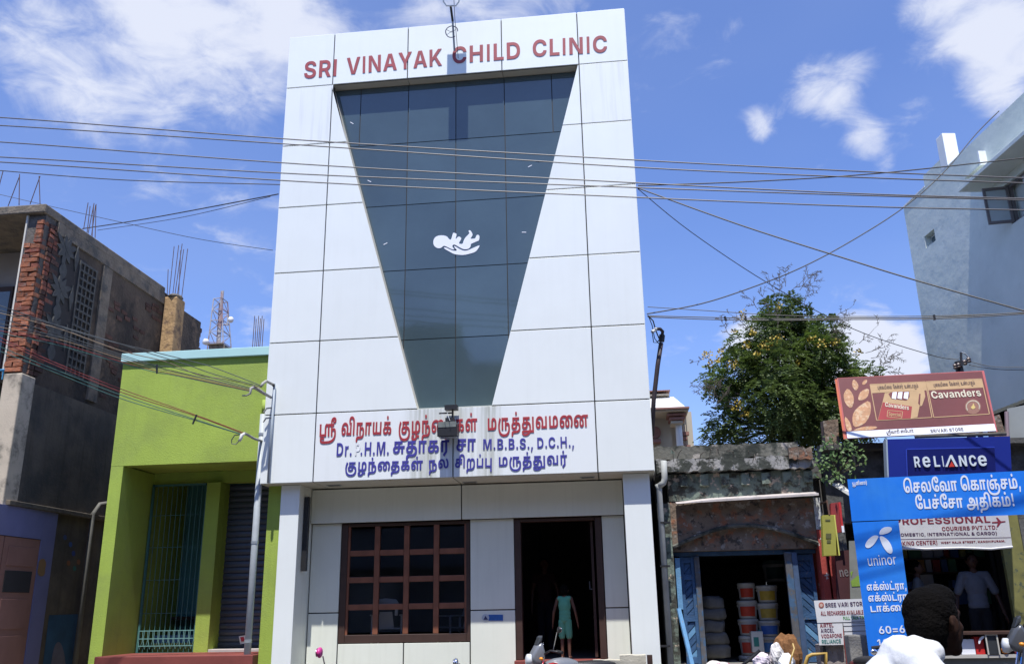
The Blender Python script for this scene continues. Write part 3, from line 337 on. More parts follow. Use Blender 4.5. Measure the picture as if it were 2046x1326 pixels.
டை 512 70,-3 52:-3 25:11 11:39 11,60 11:85 36:123 84:144 117,144 132:144 158:140 181:131 193,123 199,119 217:106 239:71 239,47 239:31 227:9 205:-3 189,-3 171:-3 148:10 136:34 136,48 136:62 145:86 159:108 168,117 174,122 187:133 219:144 235,144 263:144 297:124 313:90 313,71 313:55 306:28 296:5 291,-3 258,13 264:23 273:49 273,68 273:83 263:104 245:115 232,115 221:115 205:110 197,103 190:98 179:82 173:61 173,49 173:36 181:24 188,24 193:24 200:31 202:42 202,49 202:64 187:92 172,101 161:109 134:115 117,115 96:115 66:103 49:82 47,69 47:67 46:62 46,57 46:45 51:31 61:24 68,24 74:24 81:28 85:36 85,42 85:51 75:61 67,61 56:61 41:49 34,42 28,66 37:75 61:87 77,87 97:87 122:65 122,44 122:29 111:8 87:-3;344,0 344,141 384,141 384,28 508,28 508,0
வா 464 69,-3 52:-3 25:11 11:40 11,60 11:88 35:125 76:144 102,144 125:144 158:132 178:112 188:85 188,71 188:60 183:38 179,28 230,28 230,141 269,141 269,0 138,0 137,21 142:30 148:52 148,66 148:82 137:104 115:115 99,115 82:115 59:100 46:74 46,58 46:46 51:31 61:24 68,24 74:24 81:28 85:36 85,42 85:51 75:61 67,61 56:61 40:49 34,42 28,66 37:75 61:87 77,87 97:87 122:65 122,44 122:29 110:8 87:-3;308,0 308,141 460,141 460,113 424,113 424,0 385,0 385,113 347,113 347,0
ரி 253 80,-53 55,-30 96,9 96,113 59,113 59,0 19,0 19,141 171,141 171,113 136,113 136,0;155,213 175:213 204:201 213,192 219:186 229:168 234:140 234,117 234,0 194,0 194,108 194:126 192:152 186:170 180,176 175:180 163:185 156,185 145:185 133:177 127:166 127,159 127:152 131:137 135,129 96,129 93:135 89:151 89,159 89:173 101:194 120:207 143:213
டோ 560 122,-3 97:-3 57:11 27:38 11:79 11,105 11:130 28:171 59:198 101:213 127,213 148:213 177:201 193:179 193,163 193:150 181:129 158:117 140,117 124:117 101:129 89:149 89,161 89:173 96:187 101,192 134,192 129:188 122:173 122,164 122:153 133:144 139,144 148:144 155:155 155,163 155:169 151:179 139:186 129,186 127:186 118:185 113,184 101:183 78:172 60:152 49:123 49,104 49:85 60:56 78:36 101:26 113,25 116:25 123:24 126,24 136:24 147:30 152:41 152,48 152:56 145:67 136,67 129:67 119:57 119,47 119:38 126:22 131,18 97,18 92:25 86:38 86,50 86:62 97:82 120:94 137,94 155:94 178:81 190:60 190,48 190:32 174:9 144:-3;217,0 217,141 257,141 257,28 381,28 381,0;404,0 404,141 556,141 556,113 521,113 521,0 481,0 481,113 444,113 444,0
யி 339 93,0 93,141 132,141 132,28 202,28 202,141 242,141 242,0;64,-3 53:-3 38:3 32,9 28:13 22:23 19:40 19,52 19,141 59,141 59,54 59:45 61:33 64,30 66:27 72:25 76,25 83:25 94:33 98,40 98,11 92:5 75:-3;241,213 261:213 290:201 299,192 305:186 314:168 320:140 320,117 320,0 280,0 280,108 280:126 278:152 272:170 266,176 261:180 249:185 242,185 231:185 218:177 213:166 213,159 213:152 217:137 221,129 182,129 179:135 175:151 175,159 175:173 187:194 206:207 229:213
லை 608 70,-3 52:-3 25:11 11:39 11,60 11:85 36:123 84:144 117,144 132:144 158:140 181:131 193,123 199,119 217:106 239:71 239,47 239:31 227:9 205:-3 189,-3 171:-3 148:10 136:34 136,48 136:62 145:86 159:108 168,117 174,122 187:133 219:144 235,144 263:144 297:124 313:90 313,71 313:55 306:28 296:5 291,-3 258,13 264:23 273:49 273,68 273:83 263:104 245:115 232,115 221:115 205:110 197,103 190:98 179:82 173:61 173,49 173:36 181:24 188,24 193:24 200:31 202:42 202,49 202:64 187:92 172,101 161:109 134:115 117,115 96:115 66:103 49:82 47,69 47:67 46:62 46,57 46:45 51:31 61:24 68,24 74:24 81:28 85:36 85,42 85:51 75:61 67,61 56:61 41:49 34,42 28,66 37:75 61:87 77,87 97:87 122:65 122,44 122:29 111:8 87:-3;395,-3 377:-3 351:11 336:40 336,61 336:81 351:112 376:133 410:144 429,144 447:144 474:136 484,128 491:122 501:105 506:79 507,60 508:53 510:41 514:33 517,30 520:28 527:25 532,25 539:25 550:32 556:48 556,63 556:75 550:99 538:123 529,134 562,153 579:132 596:89 596,65 596:45 582:14 553:-3 530,-3 517:-3 497:2 489,8 480:16 469:40 468,58 467:67 465:83 461:97 457,102 452:108 437:115 425,115 409:115 385:101 371:75 371,58 371:46 376:31 386:24 393,24 399:24 406:28 410:36 410,42 410:51 400:61 392,61 382:61 366:49 359,42 353,66 363:75 386:87 402,87 423:87 448:65 448,44 448:29 436:8 412:-3
கே 430 122,-3 97:-3 57:11 27:38 11:79 11,105 11:130 28:171 59:198 101:213 127,213 148:213 177:201 193:179 193,163 193:150 181:129 158:117 140,117 124:117 101:129 89:149 89,161 89:173 96:187 101,192 134,192 129:188 122:173 122,164 122:153 133:144 139,144 148:144 155:155 155,163 155:169 151:179 139:186 129,186 127:186 118:185 113,184 101:183 78:172 60:152 49:123 49,104 49:85 60:56 78:36 101:26 113,25 116:25 123:24 126,24 136:24 147:30 152:41 152,48 152:56 145:67 136,67 129:67 119:57 119,47 119:38 126:22 131,18 97,18 92:25 86:38 86,50 86:62 97:82 120:94 137,94 155:94 178:81 190:60 190,48 190:32 174:9 144:-3;273,-3 253:-3 224:7 208:27 208,41 208:55 225:76 261:87 290,87 345,87 360:87 381:85 396:79 403,75 411:69 420:52 420,41 420:20 394:-3 370,-3 363:-3 348:-2 341,0 347,27 351:26 358:25 362,25 372:25 383:34 383,42 383:48 376:56 365:60 351:61 343,61 285,61 276:61 261:59 256,57 251:54 247:47 247,42 247:33 262:25 275,25 285:25 298:31 306:46 306,60 306,113 269,113 269,76 233,72 233,141 391,141 391,113 344,113 344,61 344:43 337:22 330,15 321:5 292:-3
ன் 343 69,-3 52:-3 25:11 11:39 11,60 11:85 36:123 84:144 117,144 132:144 158:140 181:131 193,123 199,119 217:106 239:70 239,47 239:31 227:9 205:-3 189,-3 171:-3 147:10 136:33 136,48 136:61 145:87 161:109 172,117 180,123 190:129 210:137 238:141 259,141 339,141 339,113 304,113 304,0 264,0 264,113 254,113 241:113 224:111 212:108 202:103 197,99 189:93 178:78 173:59 173,49 173:36 181:24 188,24 193:24 200:31 202:42 202,49 202:64 187:92 172,101 161:109 134:115 117,115 96:115 66:103 49:82 47,69 47:67 46:61 46,57 46:45 51:31 61:24 68,24 74:24 81:28 85:36 85,42 85:51 75:61 67,61 56:61 41:49 34,42 28,66 37:75 61:87 77,87 97:87 122:65 122,44 122:29 111:8 87:-3;172,165 162:165 150:177 150,187 150:196 162:208 172,208 181:208 193:196 193,187 193:177 181:165
உ 273 80,144 111:144 150:130 169:106 169,92 169:77 156:57 133:45 103:39 87,38 57,35 52:35 49:33 49,31 49:29 52:28 56,28 268,28 268,0 56,0 38:0 19:8 12:21 12,28 12:35 19:49 37:59 52,60 74,62 97:64 122:71 130:83 130,90 130:100 117:112 97:117 85,117 80,117 76:117 69:117 67,117 58:117 46:111 46,103 46:95 55:90 61,90 68:90 77:98 77,106 77:114 69:130 62,136 92,137 96:134 104:124 108:111 108,101 108:84 83:64 59,64 47:64 25:71 11:88 11,101 11:116 27:135 58:144
ண் 463 69,-3 52:-3 25:11 11:39 11,60 11:85 36:123 84:144 117,144 132:144 158:140 181:131 193,123 199,119 217:106 239:71 239,47 239:31 227:9 205:-3 188,-3 170:-3 147:10 136:33 136,48 136:61 144:86 160:108 171,118 177,123 192:134 225:144 247,144 261:144 284:140 305:132 315,124 321,119 333:110 350:88 359:62 359,47 359:31 347:9 324:-3 308,-3 290:-3 267:10 256:33 256,48 256:61 265:87 281:109 291,117 300,123 309:129 330:137 358:141 379,141 459,141 459,113 423,113 423,0 384,0 384,113 374,113 361:113 343:111 331:108 322:103 316,99 308:93 298:78 292:59 292,49 292:36 301:24 307,24 313:24 319:31 322:42 322,49 322:59 315:79 303:96 293,102 282:110 260:115 247,115 230:115 208:108 200,102 191:96 179:80 173:61 173,50 173:36 181:24 188,24 193:24 200:31 202:42 202,49 202:64 187:92 172,101 161:109 134:115 117,115 96:115 66:103 49:82 47,69 47:67 46:61 46,57 46:46 51:32 61:24 68,24 74:24 81:28 85:36 85,42 85:51 75:61 67,61 56:61 41:49 34,42 28,66 37:75 61:87 77,87 97:87 122:65 122,44 122:29 111:8 87:-3;231,165 222:165 210:177 210,187 210:196 222:208 231,208 241:208 253:196 253,187 253:177 241:165
கை 557 70,-3 52:-3 25:11 11:39 11,60 11:85 36:123 84:144 117,144 132:144 158:140 181:131 193,123 199,119 217:106 239:71 239,47 239:31 227:9 205:-3 189,-3 171:-3 148:10 136:34 136,48 136:62 145:86 159:108 168,117 174,122 187:133 219:144 235,144 263:144 297:124 313:90 313,71 313:55 306:28 296:5 291,-3 258,13 264:23 273:49 273,68 273:83 263:104 245:115 232,115 221:115 205:110 197,103 190:98 179:82 173:61 173,49 173:36 181:24 188,24 193:24 200:31 202:42 202,49 202:64 187:92 172,101 161:109 134:115 117,115 96:115 66:103 49:82 47,69 47:67 46:62 46,57 46:45 51:31 61:24 68,24 74:24 81:28 85:36 85,42 85:51 75:61 67,61 56:61 41:49 34,42 28,66 37:75 61:87 77,87 97:87 122:65 122,44 122:29 111:8 87:-3;400,-3 380:-3 351:7 335:27 335,41 335:55 352:76 388:87 417,87 472,87 487:87 508:85 523:79 530,75 538:69 547:52 547,41 547:20 521:-3 497,-3 490:-3 475:-2 468,0 474,27 478:26 485:25 489,25 499:25 510:34 510,42 510:48 503:56 492:60 478:61 470,61 412,61 403:61 388:59 383,57 378:54 374:47 374,42 374:33 389:25 402,25 412:25 425:31 433:46 433,60 433,113 396,113 396,76 360,72 360,141 518,141 518,113 471,113 471,61 471:43 464:22 457,15 448:5 419:-3
யூ 317 271,30 283:30 304:21 317:3 317,-11 317:-29 299:-52 284,-60 270:-68 229:-77 181:-80 155,-80 137,-80 107:-80 60:-76 45,-70 32:-65 19:-49 19,-37 19:-28 29:-14 50:-5 66,-5 77:-5 101:-8 110,-11 105,-37 98:-35 79:-32 72,-32 64:-32 56:-36 56,-39 56:-42 64:-47 84:-51 119:-52 146,-52 157,-52 171:-52 199:-51 224:-48 245:-43 253,-40 265:-35 279:-22 279,-13 279:-6 269:3 260,3 253:3 240:-2 236,-5 235,22 241:26 260:30;93,0 93,141 132,141 132,28 202,28 202,141 242,141 242,0;64,-3 53:-3 38:3 32,9 28:13 22:23 19:40 19,52 19,141 59,141 59,54 59:45 61:33 64,30 66:27 72:25 76,25 83:25 94:33 98,40 98,11 92:5 75:-3;202,-34 202,15 242,25 242,-34
னி 421 69,-3 52:-3 25:11 11:39 11,60 11:85 36:123 84:144 117,144 132:144 158:140 181:131 193,123 199,119 217:106 239:70 239,47 239:31 227:9 205:-3 189,-3 171:-3 147:10 136:33 136,48 136:61 145:87 161:109 172,117 180,123 190:129 210:137 238:141 259,141 339,141 339,113 304,113 304,0 264,0 264,113 254,113 241:113 224:111 212:108 202:103 197,99 189:93 178:78 173:59 173,49 173:36 181:24 188,24 193:24 200:31 202:42 202,49 202:64 187:92 172,101 161:109 134:115 117,115 96:115 66:103 49:82 47,69 47:67 46:61 46,57 46:45 51:31 61:24 68,24 74:24 81:28 85:36 85,42 85:51 75:61 67,61 56:61 41:49 34,42 28,66 37:75 61:87 77,87 97:87 122:65 122,44 122:29 111:8 87:-3;323,213 343:213 372:201 381,192 387:186 397:168 402:140 402,117 402,0 363,0 363,108 363:126 360:152 354:170 348,176 343:180 331:185 324,185 313:185 301:177 295:166 295,159 295:152 299:137 304,129 264,129 261:135 257:151 257,159 257:173 269:194 288:207 311:213
னா 519 69,-3 52:-3 25:11 11:39 11,60 11:85 36:123 84:144 117,144 132:144 158:140 181:131 193,123 199,119 217:106 239:70 239,47 239:31 227:9 205:-3 189,-3 171:-3 147:10 136:33 136,48 136:61 145:87 161:109 172,117 180,123 190:129 210:137 238:141 259,141 339,141 339,113 304,113 304,0 264,0 264,113 254,113 241:113 224:111 212:108 202:103 197,99 189:93 178:78 173:59 173,49 173:36 181:24 188,24 193:24 200:31 202:42 202,49 202:64 187:92 172,101 161:109 134:115 117,115 96:115 66:103 49:82 47,69 47:67 46:61 46,57 46:45 51:31 61:24 68,24 74:24 81:28 85:36 85,42 85:51 75:61 67,61 56:61 41:49 34,42 28,66 37:75 61:87 77,87 97:87 122:65 122,44 122:29 111:8 87:-3;363,0 363,141 514,141 514,113 479,113 479,0 440,0 440,113 402,113 402,0
'''
LATIN_OUTLINES = '''
A 187 6,0 68,182 117,182 181,0 139,0 110,88 105:105 94:145 88,169 96,169 90:145 80:104 75,88 47,0;45,42 45,71 142,71 142,42
B 165 16,0 16,182 89,182 109:182 135:170 149:149 149,135 149:124 140:108 125:98 116,96 116,94 126:94 144:83 156:64 156,50 156:36 142:13 114:0 93,0;54,31 86,31 102:31 117:43 117,54 117:61 110:73 96:80 87,80 54,80;54,105 83,105 91:105 104:111 111:122 111,129 111:139 97:151 84,151 54,151
C 185 96,-2 72:-2 34:20 11:61 11,91 11:121 34:162 72:184 96,184 111:184 138:176 159:159 172:135 174,120 137,120 135:127 128:139 118:147 104:151 97,151 83:151 61:137 49:110 49,91 49:71 61:44 83:31 97,31 104:31 118:35 128:43 135:55 137,62 174,62 173:50 161:26 141:8 113:-2
D 181 80,0 33,0 33,32 79,32 96:32 120:45 132:71 132,91 132:111 120:137 96:150 79,150 32,150 32,182 81,182 108:182 148:160 169:119 169,91 169:63 148:22 108:0;54,182 54,0 16,0 16,182
E 152 16,0 16,182 138,182 138,151 54,151 54,107 132,107 132,77 54,77 54,31 138,31 138,0
F 147 16,0 16,182 136,182 136,151 54,151 54,100 128,100 128,70 54,70 54,0
G 188 97,-2 72:-2 33:20 11:62 11,91 11:120 34:162 72:184 96,184 112:184 138:175 159:159 172:137 174,123 136,123 134:130 127:140 117:147 104:151 97,151 83:151 61:137 49:110 49,91 49:72 61:45 83:31 97,31 110:31 129:40 139:58 139,70 147,69 100,69 100,97 176,97 176,74 176:50 155:16 120:-2
H 187 16,0 16,182 54,182 54,108 133,108 133,182 170,182 170,0 133,0 133,77 54,77 54,0
I 119 9,0 9,31 41,31 41,151 9,151 9,182 110,182 110,151 78,151 78,31 110,31 110,0
J 146 69,-2 41:-2 8:27 8,55 8,65 46,65 46,54 46:41 58:28 69,28 80:28 93:41 93,54 93,182 130,182 130,55 130:27 97:-2
K 180 44,41 44,75 50:85 60:102 73:119 82,130 126,182 172,182 95,93 92,94;16,0 16,182 54,182 54,132 53,86 54,68 54,0;130,0 76,82 99,110 174,0
L 141 16,0 16,182 54,182 54,31 132,31 132,0
M 233 16,0 16,182 74,182 103,98 105:93 110:74 115:52 119:32 120,25 113,25 114:32 119:52 124:74 128:93 130,98 159,182 217,182 217,0 179,0 179,86 179:92 180:109 180:130 181:151 181,160 183,160 181:150 175:129 169:108 164:91 162,86 132,0 101,0 70,86 68:91 63:108 57:128 52:150 49,160 52,160 52:151 53:131 53:110 53:92 53,86 53,0
N 191 16,0 16,182 58,182 115,90 120:83 129:66 138:46 143,33 139,33 138:43 137:66 136:87 136,95 136,182 174,182 174,0 132,0 80,83 74:93 65:111 54:132 47,147 51,147 52:134 54:109 55:90 55,84 55,0
O 193 96,-2 72:-2 34:20 11:61 11,91 11:121 34:162 72:184 96,184 120:184 159:162 181:121 181,91 181:61 159:19 120:-2;96,31 110:31 132:44 143:71 143,91 143:110 132:137 110:151 96,151 82:151 61:137 49:110 49,91 49:71 61:45 82:31
P 162 16,0 16,182 87,182 108:182 137:166 152:138 152,120 152:102 137:75 108:59 87,59 41,59 41,89 81,89 92:89 107:97 114:111 114,120 114:130 107:143 92:151 81,151 54,151 54,0
R 164 16,0 16,182 87,182 108:182 137:167 152:141 152,123 152:105 137:79 108:65 87,65 38,65 38,95 81,95 92:95 107:101 114:114 114,123 114:132 107:145 92:151 81,151 54,151 54,0;118,0 73,83 114,83 159,0
S 164 83,-3 61:-3 29:11 11:37 10,56 47,56 47:47 57:35 73:29 83,29 93:29 108:35 116:45 116,52 116:58 108:67 94:73 84,75 64,80 41:86 15:110 15,130 15:146 33:171 64:184 84,184 104:184 134:171 151:146 151,130 115,130 114:141 97:153 83,153 74:153 60:148 53:138 53,132 53:125 62:116 75:111 83,109 99,105 110:102 130:94 145:81 153:63 153,52 153:35 137:11 105:-3
T 167 9,151 9,182 158,182 158,151 102,151 102,0 65,0 65,151
U 183 91,-3 69:-3 35:14 16:44 16,64 16,182 54,182 54,67 54:56 63:40 80:30 91,30 103:30 120:40 129:56 129,67 129,182 167,182 167,64 167:44 148:14 114:-3
V 187 70,0 6,182 47,182 76,94 82:77 92:38 98,14 90,14 96:38 106:77 111,94 140,182 181,182 118,0
W 259 55,0 6,182 47,182 68,92 70:81 75:56 79:30 81,18 74,18 76:30 81:56 85:81 88,92 110,182 149,182 171,92 174:81 179:56 183:30 185,18 178,18 181:30 185:56 189:81 192,92 213,182 253,182 204,0 162,0 138,93 134:109 128:145 125,164 134,164 131:145 126:109 122,93 97,0
Y 183 73,0 73,68 6,182 50,182 80,125 85:117 92:100 96,88 88,88 92:100 99:117 104,125 133,182 177,182 110,68 110,0
Z 166 14,0 14,22 88,127 95:136 111:155 119,165 122,153 110:151 85:151 73,151 14,151 14,182 152,182 152,159 80,57 72:47 55:27 47,17 44,29 57:30 82:31 95,31 152,31 152,0
0 162 81,-2 58:-2 27:20 11:61 11,91 11:120 27:162 58:184 81,184 104:184 135:162 150:120 150,91 150:61 135:20 104:-2;81,29 92:29 106:42 113:70 113,91 113:112 106:140 92:154 81,154 70:154 55:140 48:112 48,91 48:70 55:42 70:29
1 162 22,0 22,30 145,30 145,0;107,182 107,0 70,0 70,149 68,149 27,120 27,154 67,182
2 162 17,0 17,27 82,87 90:95 102:108 107:121 107,128 107:136 100:148 87:154 79,154 71:154 58:148 51:135 51,126 16,126 16:144 32:170 61:184 80,184 99:184 128:171 144:146 144,131 144:120 136:101 115:76 97,59 69,32 69,31 146,31 146,0
3 162 79,-2 59:-2 29:11 11:35 10,51 48,51 48:44 57:34 71:28 79,28 88:28 102:35 109:47 109,56 109:63 102:76 86:84 75,84 55,84 55,109 96,150 96,151 19,151 19,182 141,182 141,155 81,97 81,105 101:108 131:95 148:70 148,53 148:37 130:11 99:-2
4 162 8,32 8,62 76,182 112,182 46,64 46,62 154,62 154,32;95,0 95,41 96,54 96,114 130,114 130,0
5 162 79,-2 60:-2 31:11 14:35 14,51 50,51 51:44 58:33 71:27 79,27 88:27 102:35 110:50 110,60 110:69 102:84 88:93 79,93 70:93 55:86 51,81 18,86 26,182 137,182 137,151 57,151 53,105 54,105 58:112 78:120 89,120 102:120 123:112 138:95 147:74 147,60 147:42 130:14 99:-2
6 162 81,-2 63:-2 33:12 15:40 15,59 15:73 27:102 39,120 81,182 119,182 61,98 51,98 54:103 65:111 80:116 90,116 107:116 132:102 146:77 146,59 146:41 129:13 100:-2;81,27 90:27 103:35 111:49 111,59 111:68 103:82 90:90 81,90 72:90 59:82 51:68 51,59 51:50 59:35 72:27
7 162 30,0 105,150 105,151 17,151 17,182 144,182 144,151 68,0
8 162 81,-2 60:-2 29:11 11:34 11,49 11:60 21:79 39:92 50,94 50,95 35:98 17:121 17,135 17:150 34:172 62:184 81,184 99:184 128:172 144:150 144,135 144:121 126:98 112,95 112,94 122:92 140:79 151:60 151,49 151:34 133:11 101:-2;81,25 90:25 104:32 112:44 112,52 112:60 104:72 90:79 81,79 72:79 58:72 50:60 50,52 50:44 57:32 71:25;81,107 88:107 101:113 108:124 108,132 108:139 101:150 89:156 81,156 73:156 61:150 54:139 54,132 54:124 61:113 73:107
9 162 80,184 98:184 128:170 146:142 146,123 146:109 135:80 123,62 81,0 43,0 100,84 110,84 108:79 97:71 81:66 72,66 55:66 30:80 15:105 15,122 15:141 32:169 62:184;80,155 72:155 58:147 50:133 50,123 50:114 58:100 72:92 80,92 89:92 103:100 111:114 111,123 111:132 103:147 89:155
. 67 34,-2 25:-2 13:10 13,19 13:28 25:40 34,40 43:40 55:28 55,19 55:10 43:-2
, 67 7,-48 18,28 54,28 32,-48
= 162 20,87 20,117 142,117 142,87;20,28 20,59 142,59 142,28
! 84 25,58 23,182 62,182 59,58;42,-2 33:-2 21:9 21,18 21:28 33:39 42,39 52:39 64:28 64,18 64:9 52:-2
( 98 20,74 20:94 28:138 43:178 52,193 86,193 77:174 64:133 58:92 58,74 58:58 63:26 76:-11 86,-34 52,-34 36:-8 20:47
) 98 12,-34 22:-11 34:26 40:58 40,74 40:92 33:133 21:174 12,193 46,193 55:178 69:138 77:94 77,74 77:46 61:-9 46,-34
& 168 71,-3 52:-3 25:11 10:34 10,48 10:59 19:76 34:90 44,97 79,119 83:122 89:128 92:135 92,140 92:146 84:155 75,155 70:155 62:150 57:143 57,138 57:132 63:120 74:107 81,99 167,0 128,0 57,80 49:89 35:106 26:126 26,138 26:151 38:172 60:184 75,184 90:184 111:172 122:153 122,141 122:133 116:118 105:105 98,100 61,73 53:67 46:57 46,49 46:43 52:32 64:27 72,27 82:27 101:36 116:52 125:74 125,88 156,88 156:71 149:45 136:26 128,19 119,13 109:5 83:-3
a 145 54,-3 41:-3 20:7 8:25 8,38 8:50 17:65 31:74 50:79 60,80 72:81 86:83 93:88 93,92 93,93 93:99 88:107 78:111 71,111 64:111 54:107 47:100 46,95 12,101 16:113 32:129 56:138 72,138 83:138 103:133 120:122 130:104 130,92 130,0 95,0 95,19 94,19 90:13 79:3 64:-3;64,23 73:23 86:30 93:42 93,49 93,64 92:62 85:60 77:59 69:58 66,57 59:56 49:52 43:45 43,39 43:34 49:27 58:23
c 147 77,-3 56:-3 26:15 10:47 10,68 10:89 26:121 56:138 77,138 89:138 109:132 125:120 135:103 137,93 103,86 102:92 98:100 91:106 82:109 77,109 67:109 54:99 47:80 47,68 47:56 54:37 67:26 77,26 82:26 91:29 98:36 102:44 104,50 138,44 136:33 125:16 110:4 89:-3
d 158 65,-2 50:-2 25:14 10:45 10,68 10:91 25:123 50:138 65,138 77:138 92:130 102:119 104,114 105,114 105,182 142,182 142,0 106,0 106,22 104,22 102:16 92:5 77:-2;77,27 86:27 99:37 106:56 106,68 106:81 99:99 86:109 77,109 67:109 54:98 47:80 47,68 47:56 54:38 67:27
e 149 77,-3 56:-3 26:14 10:46 10,68 10:89 26:120 56:138 75,138 89:138 112:130 130:112 139:86 139,69 139,59 25,59 25,82 122,82 105,76 105:86 98:102 85:111 76,111 66:111 53:102 46:87 46,77 46,61 46:49 54:33 68:25 78,25 84:25 95:29 102:36 104,41 137,35 134:24 118:7 93:-3
f 100 92,136 92,109 2,109 2,136;27,0 27,147 27:161 38:181 58:190 71,190 79:190 94:188 97,187 90,159 88:160 82:161 78,161 70:161 63:153 63,146 63,0
i 68 16,0 16,136 52,136 52,0;34,154 26:154 14:165 14,173 14:181 26:192 34,192 42:192 54:181 54,173 54:165 42:154
l 77 56,-1 35:-1 16:17 16,35 16,182 52,182 52,40 52:34 57:28 62,28 65:28 68:28 70,29 75,2 73:1 62:-1
n 156 52,79 52,0 16,0 16,136 50,136 51,102 49,102 54:119 76:138 93,138 107:138 128:126 140:103 140,87 140,0 103,0 103,80 103:93 90:108 79,108 71:108 59:101 52:88
o 153 77,-3 56:-3 26:15 10:47 10,68 10:89 26:121 56:138 77,138 97:138 127:121 143:89 143,68 143:47 127:15 97:-3;77,26 86:26 100:37 106:56 106,68 106:80 100:99 86:109 77,109 67:109 54:99 47:80 47,68 47:56 54:37 67:26
p 158 16,-51 16,136 52,136 52,114 53,114 56:119 65:130 81:138 92,138 107:138 133:123 148:91 148,68 148:45 133:14 108:-2 92,-2 81:-2 66:5 56:16 53,22 52,22 52,-51;81,27 90:27 103:38 110:56 110,68 110:80 103:98 90:109 81,109 71:109 58:99 51:81 51,68 51:56 58:37 71:27
r 102 16,0 16,136 51,136 51,113 53,113 56:125 74:138 85,138 88:138 95:138 97,137 97,104 95:105 86:106 81,106 73:106 60:99 52:86 52,78 52,0
s 140 70,-3 53:-3 28:7 12:25 9,37 44,43 46:34 60:24 71,24 81:24 94:32 94,38 94:44 85:50 76,52 52,57 33:61 13:81 13,96 13:109 27:128 53:138 70,138 87:138 110:129 125:113 127,102 95,96 93:103 81:112 71,112 62:112 50:104 50,98 50:93 58:86 67,84 92,79 112:75 131:57 131,42 131:29 115:9 88:-3
u 156 63,-2 48:-2 27:11 16:34 16,50 16,136 52,136 52,56 52:43 65:29 77,29 85:29 97:36 103:48 103,57 103,136 140,136 140,0 105,0 105,34 107,34 102:17 80:-2
v 150 54,0 4,136 43,136 66,66 70:52 76:25 79,11 71,11 75:25 81:52 85,66 108,136 146,136 96,0
u~ 148 65,-2 52:-2 31:10 19:33 19,50 19,136 42,136 42,52 42:36 58:19 72,19 82:19 97:27 106:43 106,55 106,136 129,136 129,0 107,0 107,33 110,33 104:14 81:-2
n~ 148 42,82 42,0 19,0 19,136 41,136 41,103 38,103 44:122 67:138 83,138 97:138 118:127 129:104 129,87 129,0 106,0 106,85 106:100 90:118 76,118 66:118 51:109 42:93
i~ 61 19,0 19,136 42,136 42,0;31,159 24:159 15:167 15,173 15:180 24:188 31,188 37:188 46:180 46,173 46:167 37:159
o~ 150 75,-3 56:-3 28:15 13:46 13,67 13:89 28:121 56:138 75,138 94:138 122:121 138:89 138,67 138:46 122:15 94:-3;75,17 88:17 106:31 114:54 114,67 114:81 106:104 88:118 75,118 62:118 44:104 36:81 36,67 36:54 44:31 62:17
r~ 95 19,0 19,136 41,136 41,115 43,115 46:126 66:138 78,138 80:138 87:138 89,138 89,115 88:115 80:116 76,116 66:116 51:108 42:94 42,85 42,0
'''
load_glyphs(TAMIL_OUTLINES); load_glyphs(LATIN_OUTLINES); GL['I'] = (140.0, [GL_I])
# ---------------------------------------------------------------- ground
g = MB(); g.add([(-900, -600, 0), (900, -600, 0), (900, 1500, 0), (-900, 1500, 0)], [(0, 1, 2, 3)])
struct('ground', g, mat('dusty ground', (.16, .135, .11), .95, .25, .4, .3))
g = MB(); g.add([(-60, 1.5, .004), (60, 1.5, .004), (60, 9.6, .004), (-60, 9.6, .004)], [(0, 1, 2, 3)])
struct('road', g, mat('asphalt', (.055, .054, .052), .9, .25, 3, .4, 120))
g = MB().box((-60, 9.6, 0), (60, 9.75, .14)); struct('kerb', g, mat('kerb concrete', (.35, .34, .32), .9, .3, 4, .3))
g = MB().box((-60, 9.752, 0), (60, 13.6, .136)); struct('pavement', g, mat('pavement', (.14, .13, .115), .9, .3, 3, .3))

ACP = mat('white cladding panel', (.79, .82, .79), .4, .03, 1.2, streak=.045, rnd=.02)
ACPT = mat('white cladding panel stained at the top', (.80, .825, .81), .4, .03, 1.2, streak=.26, rnd=.02)
ACPD = mat('cream grey cladding panel', (.76, .78, .68), .4, .05, 1.2, streak=.12)
CREAM = mat('cream soffit panel', (.60, .57, .48), .5, .05, 1.5)
JOINT = mat('joint sealant', (.018, .016, .014), .7, .1)
PLAS = mat('white plaster', (.72, .72, .70), .85, .12, 1.5, .15, streak=.2)
DARK = mat('dark brown wood', (.055, .028, .02), .55, .2, 6)
WOOD = mat('red brown varnished wood', (.22, .08, .042), .5, .25, 5)
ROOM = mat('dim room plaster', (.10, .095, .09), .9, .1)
BLK = mat('black metal', (.02, .02, .022), .45, .1)
STEEL = mat('galvanised steel', (.42, .45, .47), .45, .15, 5, metal=.55)
WIRE = mat('dark cable', (.03, .028, .028), .6, .1)
CHROME = mat('chrome', (.8, .8, .82), .12, .02, metal=1)
def glaze(name, col, rough, ior):
    ma = mat(name, col, rough, .16, .9, .10, 1.3, ior=ior, rnd=.12); return ma
GLASS = glaze('dusty blue tinted glass', (.060, .092, .105), .06, 1.8)
